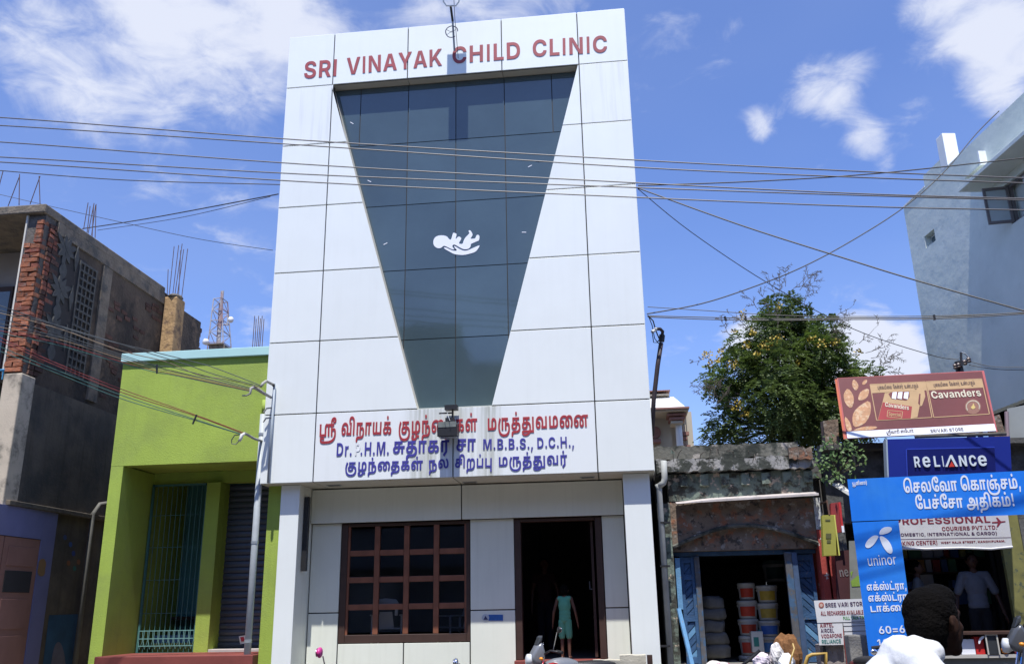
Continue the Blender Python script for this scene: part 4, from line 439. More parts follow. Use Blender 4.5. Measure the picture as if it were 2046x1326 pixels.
def clear_glass(name, tint=.8, fac=.12):
    ma = bpy.data.materials.new(name); ma.use_nodes = True; t = ma.node_tree; t.nodes.clear()
    o = t.nodes.new('ShaderNodeOutputMaterial'); mx_ = t.nodes.new('ShaderNodeMixShader'); tr = t.nodes.new('ShaderNodeBsdfTransparent'); gl = t.nodes.new('ShaderNodeBsdfGlossy')
    tr.inputs[0].default_value = (tint, tint, tint*1.02, 1); gl.inputs[0].default_value = (.8, .85, .9, 1); gl.inputs['Roughness'].default_value = .05
    fr = t.nodes.new('ShaderNodeFresnel'); fr.inputs[0].default_value = 1.5; t.links.new(fr.outputs[0], mx_.inputs[0]); t.links.new(tr.outputs[0], mx_.inputs[1]); t.links.new(gl.outputs[0], mx_.inputs[2]); t.links.new(mx_.outputs[0], o.inputs[0]); return ma
CLEAR = clear_glass('clear window glass', .85)

# ---------------------------------------------------------------- clinic
D = 13.0
zT = (at(580, 75, D).z+at(1247, 16, D).z)/2; zB = 3.38
X0, X1 = -5.34, .63
def az(a, b, Y=D): return (at(*a, Y).z+at(*b, Y).z)/2
zF = az((573, 178), (1252, 120))
rows = [zF]+[az(a, b) for a, b in (((563, 293), (1262, 240)), ((555, 416), (1275, 367)), ((545, 547), (1280, 502)), ((535, 685), (1290, 648)), ((528, 829), (1302, 797)))]+[zB]
xL = (at(664, 172, D).x+at(625, 965, D).x)/2; xR = (at(1155, 128, D).x+at(1197, 945, D).x)/2
sl0, sl1, sr0, sr1 = at(663, 172, D), at(833, 817, D), at(1155, 128, D), at(983, 808, D)
def slx(z, a, b): return a.x+(b.x-a.x)*(z-a.z)/(b.z-a.z)
GY = D+.2
clinic = thing('clinic_building', ((X0+X1)/2, D+.2, .14), 'tall white panelled three storey clinic with an inverted blue glass triangle on its front', 'building')
def clip(poly, x, keep_gt):
    out = []
    for i in range(len(poly)):
        p, q = poly[i-1], poly[i]; a, b = (p[0] > x) == keep_gt, (q[0] > x) == keep_gt
        if a != b: t = (x-p[0])/(q[0]-p[0]); out.append((x, p[1]+t*(q[1]-p[1])))
        if b: out.append(q)
    return out
def clipr(poly, x0, x1): return clip(clip(poly, x0, True), x1, False)
GP = .017
def panel(poly, y, ma, name='panel', th=.03, par=None, bev=.004):
    c = (sum(p[0] for p in poly)/len(poly), 0)
    mb = MB().prism([(p[0], y, p[1]) for p in poly], (0, th, 0)); return obj(name, mb, ma, par or clinic, bevel=bev)
def rectp(x0, x1, z0, z1, y, ma, **k): return panel([(x0+GP/2, z0+GP/2), (x1-GP/2, z0+GP/2), (x1-GP/2, z1-GP/2), (x0+GP/2, z1-GP/2)], y, ma, **k)
# front joints show a dark backing behind the panels
def backing(poly, y, th=.01): obj('backing', MB().prism([(p[0], y, p[1]) for p in poly], (0, th, 0)), JOINT, clinic)
backing([(X0+.02, zB+.02), (X1-.02, zB+.02), (X1-.02, rows[5]), (X0+.02, rows[5])], D+.022)
backing([(X0+.02, zF), (X1-.02, zF), (X1-.02, zT-.02), (X0+.02, zT-.02)], D+.022)
backing([(X0+.02, rows[5]+.01), (slx(rows[5], sl0, sl1)-.01, rows[5]+.01), (slx(zF, sl0, sl1)-.01, zF-.01), (X0+.02, zF-.01)], D+.022)
backing([(slx(rows[5], sr0, sr1)+.01, rows[5]+.01), (X1-.02, rows[5]+.01), (X1-.02, zF-.01), (slx(zF, sr0, sr1)+.01, zF-.01)], D+.022)
fx = [X0, (at(668, 68, D).x+xL)/2, at(815, 100, D).x, at(1002, 90, D).x, (at(1150, 22, D).x+xR)/2, X1]
fx[1] = xL; fx[4] = xR
for i in range(5): rectp(fx[i], fx[i+1], zF, zT, D, ACP)
for r in range(5):
    z1, z0 = rows[r]-GP/2, rows[r+1]+GP/2
    rectp(X0, xL, rows[r+1], rows[r], D, ACPT if r == 0 else ACP); rectp(xR, X1, rows[r+1], rows[r], D, ACPT if r == 0 else ACP)
    panel([(xL+GP/2, z0), (slx(z0, sl0, sl1), z0), (slx(z1, sl0, sl1), z1)]+([(xL+GP/2, z1)] if r else [(xL+GP/2, z1)]), D, ACP)
    panel([(slx(z0, sr0, sr1), z0), (xR-GP/2, z0), (xR-GP/2, z1), (slx(z1, sr0, sr1), z1)], D, ACP)
# stained middle band with its own water marks
BAND = mat('water stained cladding band', (.80, .825, .81), .4, .03, 1.2, streak=.08).copy(); BAND.name = 'band with water marks'
t = BAND.node_tree; nn = t.nodes.new; ll = t.links.new; bs = t.nodes['Principled BSDF']
g_ = nn('ShaderNodeNewGeometry'); sp = nn('ShaderNodeSeparateXYZ'); ll(g_.outputs['Position'], sp.inputs[0])
def win(c, w):
    return math_('MAXIMUM', math_('SUBTRACT', 1, math_('DIVIDE', math_('ABSOLUTE', math_('SUBTRACT', sp.outputs[0], c, tree=t), tree=t), w, tree=t), tree=t), 0, tree=t)
mp = nn('ShaderNodeMapping'); mp.inputs['Scale'].default_value = (14, 9, .55); ll(g_.outputs['Position'], mp.inputs[0])
ns = nn('ShaderNodeTexNoise'); ns.inputs['Scale'].default_value = 1.3; ns.inputs['Detail'].default_value = 7; ll(mp.outputs[0], ns.inputs['Vector'])
wl = math_('ADD', math_('MULTIPLY', win(sl1.x+.08, .32), .9, tree=t), math_('MULTIPLY', win(sr1.x-.02, .2), 1.15, tree=t), tree=t)
wl = math_('ADD', wl, math_('MULTIPLY', win((sl1.x+sr1.x)/2, .75), .8, tree=t), tree=t)
mk = math_('MULTIPLY', wl, math_('MULTIPLY', math_('MAXIMUM', math_('SUBTRACT', ns.outputs['Fac'], .3, tree=t), 0, tree=t), 2.3, tree=t), tree=t)
mk = math_('MINIMUM', mk, .75, tree=t)
src = bs.inputs['Base Color'].links[0].from_socket; x = nn('ShaderNodeMix'); x.data_type = 'RGBA'; ll(mk, x.inputs[0]); ll(src, x.inputs[6]); x.inputs[7].default_value = (.33, .34, .27, 1); ll(x.outputs[2], bs.inputs['Base Color'])
xj = at(905, 900, D).x
rectp(X0, xL, zB, rows[5], D, ACP); rectp(xL, xj, zB, rows[5], D, BAND); rectp(xj, xR, zB, rows[5], D, BAND); rectp(xR, X1, zB, rows[5], D, ACP)
# glazing
tr = [(slx(zF, sl0, sl1)-.01, zF), (slx(rows[5], sl0, sl1)-.01, rows[5]), (slx(rows[5], sr0, sr1)+.01, rows[5]), (slx(zF, sr0, sr1)+.01, zF)]
backing([(a, b) for a, b in tr], GY+.012, .02)
gx = [-9, at(817, 166, GY).x, at(911, 158, GY).x, at(1007, 150, GY).x, 9]; g1 = [-9, at(722, 180, GY).x]+gx[1:4]+[at(1101, 142, GY).x, 9]
for r in range(5):
    z1, z0 = rows[r]-.007, rows[r+1]+.007; base = [(slx(z1, sl0, sl1)-.01, z1), (slx(z0, sl0, sl1)-.01, z0), (slx(z0, sr0, sr1)+.01, z0), (slx(z1, sr0, sr1)+.01, z1)]
    cs_ = g1 if r == 0 else gx
    for i in range(len(cs_)-1):
        pl_ = clipr(base, cs_[i]+.007, cs_[i+1]-.007)
        if len(pl_) >= 3 and max(p[0] for p in pl_)-min(p[0] for p in pl_) > .03: panel(pl_, GY, GLASS, name='glass_pane', th=.008, bev=0)
for (a, b), nm in (((tr[0], tr[1]), 'reveal'), ((tr[3], tr[2]), 'reveal')):
    s = -1 if a is tr[0] else 1
    obj(nm, MB().prism([(a[0]+.013*-s, D+.031, a[1]), (b[0]+.013*-s, D+.031, b[1]), (b[0]+.05*s, D+.031, b[1]), (a[0]+.05*s, D+.031, a[1])], (0, .2, 0)), CREAM, clinic)
for i in range(1, 4): obj('soffit_panel', MB().box((fx[i]+.004, D+.031, zF+.002), (fx[i+1]-.004, GY+.1, zF+.03)), CREAM, clinic, bevel=.003)
obj('sill', MB().box((tr[1][0]-.02, D+.031, rows[5]-.05), (tr[2][0]+.02, GY+.03, rows[5]+.012)), ACPD, clinic)
# building body, side returns, roof slab
obj('upper_wall', MB().box((X0+.03, GY+.05, zB+.06), (X1-.03, 21, zT-.35)), PLAS, clinic)
for x0_, x1_ in ((X0+.002, X0+.028), (X1-.028, X1-.002)): obj('side_panel', MB().box((x0_, D+.0325, zB+.003), (x1_, GY+.3, zT-.003)), ACP, clinic)
obj('parapet_cap', MB().box((X0+.01, D+.033, zT-.03), (X1-.01, GY+.29, zT-.004)), ACPD, clinic)
# lower soffit with recessed lights
PY, BY, WY = 13.18, 13.72, 13.80
sxs = [X0, xL, xj, xR, X1]
for i in range(4): obj('soffit_panel', MB().box((sxs[i]+.008, D+.032, zB+.002), (sxs[i+1]-.008, 14.2, zB+.03)), CREAM, clinic, bevel=.003)
for px_, py_ in ((668, 969), (939, 963), (1174, 953)):
    p_ = EYE+ray(px_, py_)*((zB-1.5)/ray(px_, py_).z); o_ = obj('downlight', MB().box((p_.x-.11, p_.y-.07, zB-.006), (p_.x+.11, p_.y+.07, zB+.0015)), STEEL, clinic)
    obj('louvre', MB().box((p_.x-.09, p_.y-.05, zB-.009), (p_.x+.09, p_.y+.05, zB-.0065)), BLK, o_)
# pillars
pl0, pl1 = at(546, 1100, PY).x+.06, at(599, 1000, PY).x; pr0, pr1 = at(1247, 1022, PY).x, at(1303, 1022, PY).x
rectp(pl0, pl1, .14, zB, PY, ACP, name='pillar_panel'); rectp(pr0, pr1, .14, zB, PY, ACP, name='pillar_panel')
for a, b in ((pl0, pl1), (pr0, pr1)):
    obj('pillar', MB().box((a+.008, PY+.012, .14), (b-.008, WY+.2, zB-.001)), ACPD, clinic)
obj('side_wall', MB().box((pl0, WY+.201, .14), (pl0+.18, 21, zB+.05)), PLAS, clinic); obj('side_wall', MB().box((pr1-.18, WY+.201, .14), (pr1, 21, zB+.05)), PLAS, clinic)
sx_ = at(618, 1100, 13.45).x
obj('shutter_guide', MB().box((pl1+.004, 13.38, at(618, 1140, 13.4).z), (pl1+.075, 13.46, at(618, 992, 13.4).z)), BLK, clinic)
# beam and recessed wall
zb_ = at(920, 1038, BY).z; bj = at(922, 1000, BY).x
rectp(pl1-.005, bj, zb_, zB-.01, BY, ACPD, name='beam_panel'); rectp(bj, pr0+.005, zb_, zB-.01, BY, ACPD, name='beam_panel')
obj('beam', MB().box((pl1, BY+.031, zb_+.02), (pr0, WY+.25, zB-.012)), JOINT, clinic)
wx = [pl1+.0, at(679, 1160, WY).x, at(806, 1300, WY).x, at(939, 1160, WY).x, at(1028, 1100, WY).x, at(1204, 1100, WY).x, pr0]
wz1, wz0, jz = zb_+.0, at(800, 1283, WY).z, at(640, 1224, WY).z; FL = .78
obj('wall_backing', MB().box((wx[0], WY+.031, .14), (wx[1]-.004, WY+.2, zb_+.02)).box((wx[1], WY+.031, .14), (wx[3], WY+.2, wz0-.01)).box((wx[3]+.004, WY+.031, .14), (wx[4]-.004, WY+.2, zb_+.02)).box((wx[5]+.004, WY+.031, .14), (wx[6], WY+.2, zb_+.02)), JOINT, clinic)
for a, b in ((0, 1), (3, 4), (5, 6)):
    rectp(wx[a], wx[b], jz, zb_+.012, WY, ACPD, name='wall_panel'); rectp(wx[a], wx[b], .14, jz, WY, ACPD, name='wall_panel')
rectp(wx[1], wx[2], .14, wz0, WY, ACPD, name='wall_panel'); rectp(wx[2], wx[3], .14, wz0, WY, ACPD, name='wall_panel')
# window of sixteen panes
win_ = obj('window', MB().box((wx[1]+.002, WY+.01, wz0+.002), (wx[1]+.10, WY+.1, wz1)).box((wx[3]-.06, WY+.01, wz0+.002), (wx[3]-.002, WY+.1, wz1)).box((wx[1]+.102, WY+.012, wz0+.002), (wx[3]-.062, WY+.1, wz0+.12)).box((wx[1]+.102, WY+.012, wz1-.05), (wx[3]-.062, WY+.1, wz1)), DARK, clinic, bevel=.006)
wx0, wx1_, wzz0, wzz1 = wx[1]+.10, wx[3]-.06, wz0+.12, wz1-.05; cw = (wx1_-wx0)/4; ch = (wzz1-wzz0)/4
obj('sash_bars', MB().box((wx0+.001, WY+.03, wzz0), (wx0+.035, WY+.09, wzz1)).box((wx1_-.03, WY+.03, wzz0), (wx1_-.001, WY+.09, wzz1)), WOOD, win_)
for i in range(1, 4):
    obj('glazing_bar', MB().box((wx0+cw*i-.042, WY+.022, wzz0+.001), (wx0+cw*i+.042, WY+.09, wzz1-.001)), WOOD, win_, bevel=.006)
    for k in range(4): obj('glazing_bar', MB().box((wx0+cw*k+(.044 if k else .037), WY+.03, wzz0+ch*i-.045), (wx0+cw*(k+1)-(.044 if k < 3 else .032), WY+.088, wzz0+ch*i+.04)), WOOD, win_, bevel=.006)
for i in range(4):
    for k in range(4): obj('pane', MB().box((wx0+cw*i+.03, WY+.06, wzz0+ch*k+.03), (wx0+cw*(i+1)-.03, WY+.064, wzz0+ch*(k+1)-.03)), CLEAR, win_)
# door frame, sill, steps, room
dfr = obj('door_frame', MB().box((wx[4]+.002, WY-.005, FL), (wx[4]+.10, WY+.16, zb_-.002)).box((wx[5]-.10, WY-.005, FL), (wx[5]-.002, WY+.16, zb_-.002)).box((wx[4]+.102, WY-.003, zb_-.05), (wx[5]-.102, WY+.16, zb_-.002)), DARK, clinic, bevel=.008)
dl = obj('door_leaf', MB().box((wx[5]-.18, WY+.17, FL+.02), (wx[5]-.14, WY+.95, zb_-.06)), DARK, clinic); obj('handle', MB().tube([(wx[5]-.2, WY+.8, FL+1), (wx[5]-.24, WY+.8, FL+1), (wx[5]-.24, WY+.8, FL+1.12)], .01), STEEL, dl)
REDP = mat('red painted cement', (.20, .045, .035), .7, .2, 4, .1)
obj('door_sill', MB().box((wx[4]-.02, WY-.12, FL-.12), (wx[5]+.02, WY+.2, FL-.001)), REDP, clinic, bevel=.01)
for i in range(3): obj('step', MB().box((wx[4]-.15, WY-.13-.3*(i+1), .136), (wx[5]+.15, WY-.13-.3*i, FL-.16*(i+1))), REDP, clinic, bevel=.01)
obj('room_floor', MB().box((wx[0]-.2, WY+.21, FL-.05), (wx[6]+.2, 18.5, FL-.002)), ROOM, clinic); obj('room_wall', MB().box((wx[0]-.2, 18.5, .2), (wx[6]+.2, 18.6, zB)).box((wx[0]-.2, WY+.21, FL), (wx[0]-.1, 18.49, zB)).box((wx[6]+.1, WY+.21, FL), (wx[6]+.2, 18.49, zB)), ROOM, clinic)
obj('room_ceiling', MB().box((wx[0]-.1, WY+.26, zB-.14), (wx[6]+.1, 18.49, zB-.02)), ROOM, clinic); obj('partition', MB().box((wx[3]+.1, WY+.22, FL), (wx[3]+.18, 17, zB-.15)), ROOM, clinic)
# lettering fixed to the front
RED = mat('faded red raised letters', (.33, .045, .055), .5, .15, 1.5); RED2 = mat('red raised letters', (.38, .035, .045), .5, .12, 1.5); BLU = mat('deep blue raised letters', (.055, .05, .30), .5, .15, 2)
WP = wallplane(D)
for s_, a_, b_ in (('SRI', (605.5, 157.5), (674.8, 152)), ('VINAYAK', (691.5, 149.8), (884, 131)), ('CHILD', (902, 128), (1041.5, 117)), ('CLINIC', (1062.5, 114), (1215, 104.5))):
    text(list(s_), WP, a_, b_, 33.0, LAT, 20, .002, .006, RED, clinic, True)
for s_, a_, b_, h_, ma_ in (
    ('ஸ்ரீ', (637, 872.5), (672, 870.5), 25, RED2), ('வி நா ய க்', (681, 869.5), (782.5, 867), 25, RED2), ('கு ழ ந் தை க ள்', (795.5, 867), (954, 860.5), 25, RED2), ('ம ரு த் து வ ம னை', (973, 859.5), (1176, 852), 24, RED2),
    ('சு தா க ர்', (784, 905.5), (897.6, 902.5), 24, BLU), ('சா', (910.7, 900.5), (950.6, 900), 24, BLU),
    ('கு ழ ந் தை க ள்', (688.7, 941), (845, 937.5), 18, BLU), ('ந ல', (856, 937), (897.5, 934), 18, BLU), ('சி ற ப் பு', (908.6, 933.8), (984, 932.6), 18, BLU), ('ம ரு த் து வ ர்', (995.2, 931.3), (1133.7, 926.8), 18.5, BLU)):
    text(s_.split(' '), WP, a_, b_, h_, TAM, 26, .002, .007, ma_, clinic, True)
for s_, a_, b_, h_ in (('Dr.', (671, 910.8), (703.4, 910), 26), ('.', (719.5, 909.2), (724.5, 909), 26), ('H.M.', (727, 909), (777.7, 908), 26), ('M.B.B.S.,', (964, 898), (1066, 896), 21), ('D.C.H.,', (1072.4, 895), (1148, 892.5), 21)):
    text(list(s_), WP, a_, b_, h_, LAT, 34, .002, .007, BLU, clinic, True)
text(['P'], WP, (708, 909.8), (720, 909.6), 25, LAT, 0, .004, .003, mat('worn glue mark', (.62, .62, .6), .7, .35, 30, col2=(.8, .81, .83), cover=.6, cscale=25), clinic, True, name='letter_ghost')
PRN = mat('white vinyl', (.82, .84, .90), .5, .02)
GP_ = wallplane(GY)
def T4(pts, ox, oy, k): return [(ox+x/k, oy+y/k) for x, y in pts]
baby = [(325,560),(345,470),(420,400),(560,380),(680,410),(730,480),(765,500),(790,480),(830,330),(850,318),(905,335),(930,360),(890,500),(950,430),(990,412),(1045,450),(1040,490),(970,600),(1080,610),(1100,530),(1140,450),(1240,350),(1255,320),(1228,280),(1240,255),(1280,260),(1325,330),(1335,385),(1290,450),(1280,475),(1350,472),(1405,465),(1430,385),(1470,368),(1508,395),(1510,460),(1490,525),(1450,535),(1300,600),(1285,615),(1288,660),(1250,720),(1170,745),(1080,735),(980,680),(900,632),(860,618),(815,640),(820,690),(880,750),(800,740),(700,690),(620,652),(580,660),(540,700),(480,720),(400,700),(340,640)]
hand = [(590,700),(640,690),(760,750),(860,785),(940,775),(905,730),(850,665),(890,660),(980,725),(1100,780),(1200,775),(1350,705),(1520,630),(1500,690),(1410,810),(1280,850),(1110,890),(950,880),(850,860),(740,800),(640,745)]
obj('emblem', poly_on(GP_, smooth_pts(T4(hand, 840, 440, 12.79), 1), .002, .004, poly_on(GP_, smooth_pts(T4(baby, 840, 440, 12.79), 1), .002, .004)), PRN, clinic, label='white print of a baby resting on a cupped hand')
for px_, py_, a_ in ((703, 246, 35), (738, 362, 30), (770, 487, -25), (1059, 332, -25), (1074, 322, 20), (1047, 464, 5)):
    c_ = GP_.p(px_, py_, .004); d_ = Vector((math.cos(R(a_)), 0, -math.sin(R(a_))))
    obj('tape_strip', MB().bar(c_-d_*.035, c_+d_*.035, .012, .003, (0, 1, 0)), PRN, clinic)
# ---- lamps on the clinic front
fl = thing('flood_lamp', (at(895, 860, 12.8).x, 12.9, at(895, 872, 12.8).z), 'black boxy floodlight hanging over the red Tamil letters on a thin bracket', 'floodlight')
a0, a1 = at(875, 846, 12.8), at(914.5, 872, 12.8)
obj('lamp_body', MB().prism([(a0.x, 12.74, a0.z-.02), (a0.x, 12.74, a1.z), (a0.x, 12.95, a1.z+.03), (a0.x, 12.95, a0.z-.10), (a0.x, 12.86, a0.z+.01)], (a1.x-a0.x, 0, 0)), BLK, fl, bevel=.01)
obj('glass', MB().box((a0.x+.02, 12.76, a1.z-.006), (a1.x-.02, 12.92, a1.z-.001)), mat('lamp glass', (.3, .33, .34), .1, .02), fl)
obj('visor', MB().box((a0.x+.015, 12.735, a0.z-.07), (a1.x-.015, 12.83, a0.z+.012)), mat('dusty grey metal', (.16, .18, .17), .7, .3, 12), fl)
c0 = at(898, 841, 12.8); obj('ballast', MB().box((c0.x-.06, 12.78, c0.z-.03), (c0.x+.07, 12.88, c0.z+.05)), BLK, fl)
rr = at(904, 815, 12.9); obj('bracket', MB().bar((rr.x, 12.9, a0.z-.1), (rr.x, 12.9, rr.z), .018, .018).bar((rr.x, 12.9, a0.z-.02), (rr.x, D-.001, a0.z-.02), .02, .02).bar((rr.x-.2, 12.88, at(880, 826, 12.9).z), (rr.x, 12.88, at(880, 826, 12.9).z), .02, .02, (0, 0, 1)), BLK, fl)
obj('top_box', MB().box((at(890, 815, 12.9).x, 12.82, at(890, 820, 12.9).z), (at(915, 815, 12.9).x, 12.95, at(890, 811, 12.9).z)), BLK, fl)
obj('cable', MB().tube([at(883, 826, 12.85), at(884, 835, 12.8), at(890, 842, 12.7)], .004).tube([at(893, 822, 12.85), at(896, 832, 12.75), at(899, 840, 12.68)], .004), STEEL, fl)
ul = thing('flood_lamp', (at(907, 98, 13).x, 12.98, at(907, 98, 13).z), 'lamp arm with a small wire ring leaning from the fascia above the word CHILD', 'floodlight')
r0, r1, r2 = at(908, 102, 12.95), at(904.5, 43, 12.72), at(900.5, 13, 12.5)
obj('arm', MB().tube([r0, r1], .018, 8), STEEL, ul); obj('arm', MB().tube([r1, r2], .02, 8), BLK, ul)
q = at(903, 66, 12.78); obj('ring', MB().tube([(q.x+.105*math.cos(a)*(1+.04*math.sin(3*a)), q.y-.03, q.z+.115*math.sin(a)) for a in [i*2*math.pi/20 for i in range(18)]], .008, 6).tube([(q.x-.09, q.y-.03, q.z+.05), (q.x, q.y-.03, q.z-.01), (q.x+.08, q.y-.03, q.z+.04)], .004).tube([(q.x-.08, q.y-.03, q.z-.05), (q.x+.02, q.y-.03, q.z+.02), (q.x+.02, q.y-.03, q.z+.1)], .004), mat('purple grey wire', (.10, .07, .13), .6), ul)
u = [at(885, -14, 12.45), at(886, 4, 12.45), at(892, 12, 12.45), at(911, 12, 12.45), at(917, 4, 12.45), at(918, -14, 12.45)]
obj('yoke', MB().tube(u, .013, 6), mat('white painted steel', (.75, .74, .68), .5), ul)
b0, b1 = at(882, -14, 12.4), at(921, -62, 12.4); obj('lamp_body', MB().box((b0.x, 12.28, b0.z), (b1.x, 12.52, b1.z)), BLK, ul, bevel=.01)
obj('cable', MB().tube([at(906.5, -10, 12.5), at(909, 40, 12.7), at(912.5, 80, 12.85), at(915.5, 117, 12.97)], .005), WIRE, ul)
# ---- notice plate by the door, plastic chairs inside, people
pl_ = wallplane(WY); nb = thing('notice_plate', pl_.p(985, 1238, 0), 'small blue notice plate with a round emblem between window and doorway', 'sign')
obj('plate', poly_on(pl_, [(976, 1227), (1005, 1227), (1005, 1239), (976, 1239)], .002, .004), mat('blue plate', (.03, .13, .42), .5, .2, 20), nb)
obj('emblem', poly_on(pl_, [(970+7.5*math.cos(a), 1233+7*math.sin(a)) for a in [i*math.pi/8 for i in range(16)]], .003, .006), mat('pale plate', (.5, .55, .6), .5), nb)
obj('emblem_mark', poly_on(pl_, [(966, 1237), (970, 1229), (975, 1237)], .010, .003), mat('navy', (.03, .04, .12), .5), nb)
PLW = mat('white plastic', (.80, .82, .84), .35, .03)
def plastic_chair(x, y, z, rz, label):
    t_ = thing('plastic_chair', (x, y, z), label, 'chair', 'plastic chairs inside the clinic'); c, s = math.cos(rz), math.sin(rz)
    def q_(p): return (x+p[0]*c-p[1]*s, y+p[0]*s+p[1]*c, z+p[2])
    def mk(nm, pts, d): obj(nm, MB().prism([q_(p) for p in pts], (d[0]*c-d[1]*s, d[0]*s+d[1]*c, d[2])), PLW, t_, bevel=.008)
    mk('seat', [(-.22, -.22, .42), (.22, -.22, .42), (.24, .2, .44), (-.24, .2, .44)], (0, 0, .02))
    mk('backrest', [(-.12, -.2, .44), (.12, -.2, .44), (.1, -.26, .68), (-.1, -.26, .68)], (0, -.015, 0))
    mk('top_rail', [(-.17, -.265, .76), (.17, -.265, .76), (.21, -.275, .80), (.17, -.285, .86), (0, -.285, .88), (-.17, -.285, .86), (-.21, -.275, .80)], (0, -.02, 0))
    for s_ in (-1, 1):
        mk('armrest', [(s_*.26, -.26, .62), (s_*.26, .18, .62), (s_*.21, .18, .62), (s_*.21, -.26, .62)], (0, 0, .02))
        for yy in (-.22, .19): mk('leg', [(s_*.22, yy, 0), (s_*.25, yy, 0), (s_*.25, yy, .62), (s_*.22, yy, .62)], (0, .03, 0))
        mk('back_post', [(s_*.13, -.22, .62), (s_*.18, -.22, .62), (s_*.2, -.26, .8), (s_*.15, -.26, .8)], (0, -.02, 0))
pc = at(780, 1200, 14.35); plastic_chair(pc.x, 14.35, pc.z-.84, 0, 'white plastic chair seen from behind through the second column of panes')
pc = at(880, 1275, 15.4); plastic_chair(pc.x+.25, 15.4, FL, 2.2, 'white plastic chair deeper inside, low behind the right panes')
# ---------------------------------------------------------------- unseen houses added behind the viewer to darken the street; they show in the glass
for i, (x0_, x1_, hh, c_, lab) in enumerate(((-34, -17, 8.5, (.30, .26, .2), 'plain buff shop house added unseen to shade the street, far left behind the viewer'), (-16.6, -5, 10.5, (.26, .27, .28), 'plain grey three storey house added unseen behind the viewer to shade the street'), (-4.7, 6, 9.0, (.30, .24, .2), 'plain brownish shop house added unseen directly behind the viewer to shade the street'), (6.3, 16, 10.8, (.26, .26, .22), 'plain olive grey house added unseen to shade the street, right behind the viewer'), (16.5, 34, 8.0, (.3, .28, .26), 'plain pale shop house added unseen to shade the street, far right behind the viewer'))):
    t_ = thing('added_opposite_house', ((x0_+x1_)/2, -3.2, 0), lab, 'building', 'unseen houses added to shade the street'); m_ = mat('opposite wall %d' % i, c_, .9, .2, 1, .2, streak=.4)
    obj('wall', MB().box((x0_, -12, 0), (x1_, -3.2, hh)), m_, t_); obj('parapet', MB().box((x0_+.05, -3.4, hh+.001), (x1_-.05, -3.25, hh+.8)), m_, t_)
    obj('sunshade', MB().box((x0_, -3.199, 2.9), (x1_, -2.5, 3.0)).box((x0_, -3.199, 6.0), (x1_, -2.7, 6.1)), m_, t_); x_ = x0_+1
    while x_ < x1_-2.2:
        w__ = obj('window', MB().box((x_, -3.198, 4.2), (x_+1.3, -3.15, 5.6)), DARK, t_); obj('shutter', MB().box((x_-.1, -3.198, .2), (x_+1.9, -3.12, 2.6)), STEEL, t_); x_ += 3.1
# ---------------------------------------------------------------- lime green shop house
YG = 13.26
GRN = mat('lime green painted plaster', (.33, .44, .065), .8, .12, 1.3, .25, 60, streak=.18, col2=[((.29, .38, .07), .4, .25)])
GRN2 = mat('pale blue painted cornice', (.42, .66, .64), .7, .06, 2)
TEAL = mat('teal painted wall', (.07, .24, .25), .8, .1)
gx0, gtop = at(245, 708, YG).x+.03, (at(245, 708, YG).z+at(535, 693, YG).z)/2; gx1 = X0-.004; gcb = gtop-.145
gb = thing('green_building', ((gx0+gx1)/2, YG, .14), 'lime green single storey shop house with a pale blue roof edge', 'building')
oL, oT = at(246, 935, YG).x, at(247, 930, YG).z; oR = at(529.5, 1100, YG).x; gR = pl0-.004
obj('front_wall', MB().box((gx0, YG, oT), (gx1, YG+.2, gcb)).box((gx0, YG+.002, .14), (oL, YG+1.02, oT-.001)).box((oR, YG+.002, .14), (gR, YG+1.02, oT-.001)), GRN, gb)
obj('cornice', MB().box((gx0-.02, YG-.05, gcb), (gx1, YG+.22, gtop)), GRN2, gb, bevel=.008)
obj('ceiling_slab', MB().box((gx0+.01, YG+.201, oT+.02), (gx1, 20, oT+.16)), GRN, gb); obj('roof', MB().box((gx0+.01, YG+.23, gcb-.2), (gx1, 20, gcb-.05)), PLAS, gb)
obj('side_wall', MB().box((gx0+.002, YG+1.03, .14), (gx0+.18, 20, gcb-.21)).box((gx0+.002, YG+.201, oT+.161), (gx0+.18, YG+1.03, gcb-.21)), GRN, gb)
YR = YG+1.0
ggz1, ggz0 = at(355, 967, YR).z, at(350, 1306, YR).z; ga, gb_ = oL+.04, at(404, 1130, YR).x; sa = at(441, 1130, YR+.15).x
obj('lintel', MB().box((oL+.002, YR, ggz1), (oR-.002, YR+.15, oT+.018)), GRN, gb)
obj('pilaster', MB().box((gb_+.02, YR-.12, .14), (at(429, 1130, YR-.1).x, YR+.14, ggz1-.002)), GRN, gb, bevel=.008); obj('shutter_jamb', MB().box((at(429, 1130, YR-.1).x+.002, YR+.06, .14), (sa, YR+.3, ggz1-.002)), GRN, gb)
obj('back_wall', MB().box((gx0+.19, YR+1.3, .14), (gb_+.1, YR+1.4, oT)).box((gb_+.1, YR+.31, .14), (gb_+.2, YR+1.4, oT)), TEAL, gb); obj('low_wall', MB().box((oL+.1, YR+.35, .6), (gb_+.05, YR+.5, ggz0+.28)), mat('sky blue painted wall', (.12, .27, .38), .8), gb); obj('ledge', MB().box((oL+.1, YR+.28, ggz0+.02), (gb_+.05, YR+.34, ggz0+.16)), GRN, gb)
GBAR = mat('blue green painted iron', (.05, .15, .14), .5, .1)
gr = obj('grille_frame', MB().bar((ga, YR-.05, ggz0), (ga, YR-.05, ggz1), .035, .03).bar((gb_, YR-.05, ggz0), (gb_, YR-.05, ggz1), .035, .03).bar((ga, YR-.05, ggz1-.02), (gb_, YR-.05, ggz1-.02), .03, .034).bar((ga, YR-.05, ggz0+.015), (gb_, YR-.05, ggz0+.015), .03, .034), GBAR, gb)
nb_ = 11; bw = (gb_-ga)/nb_
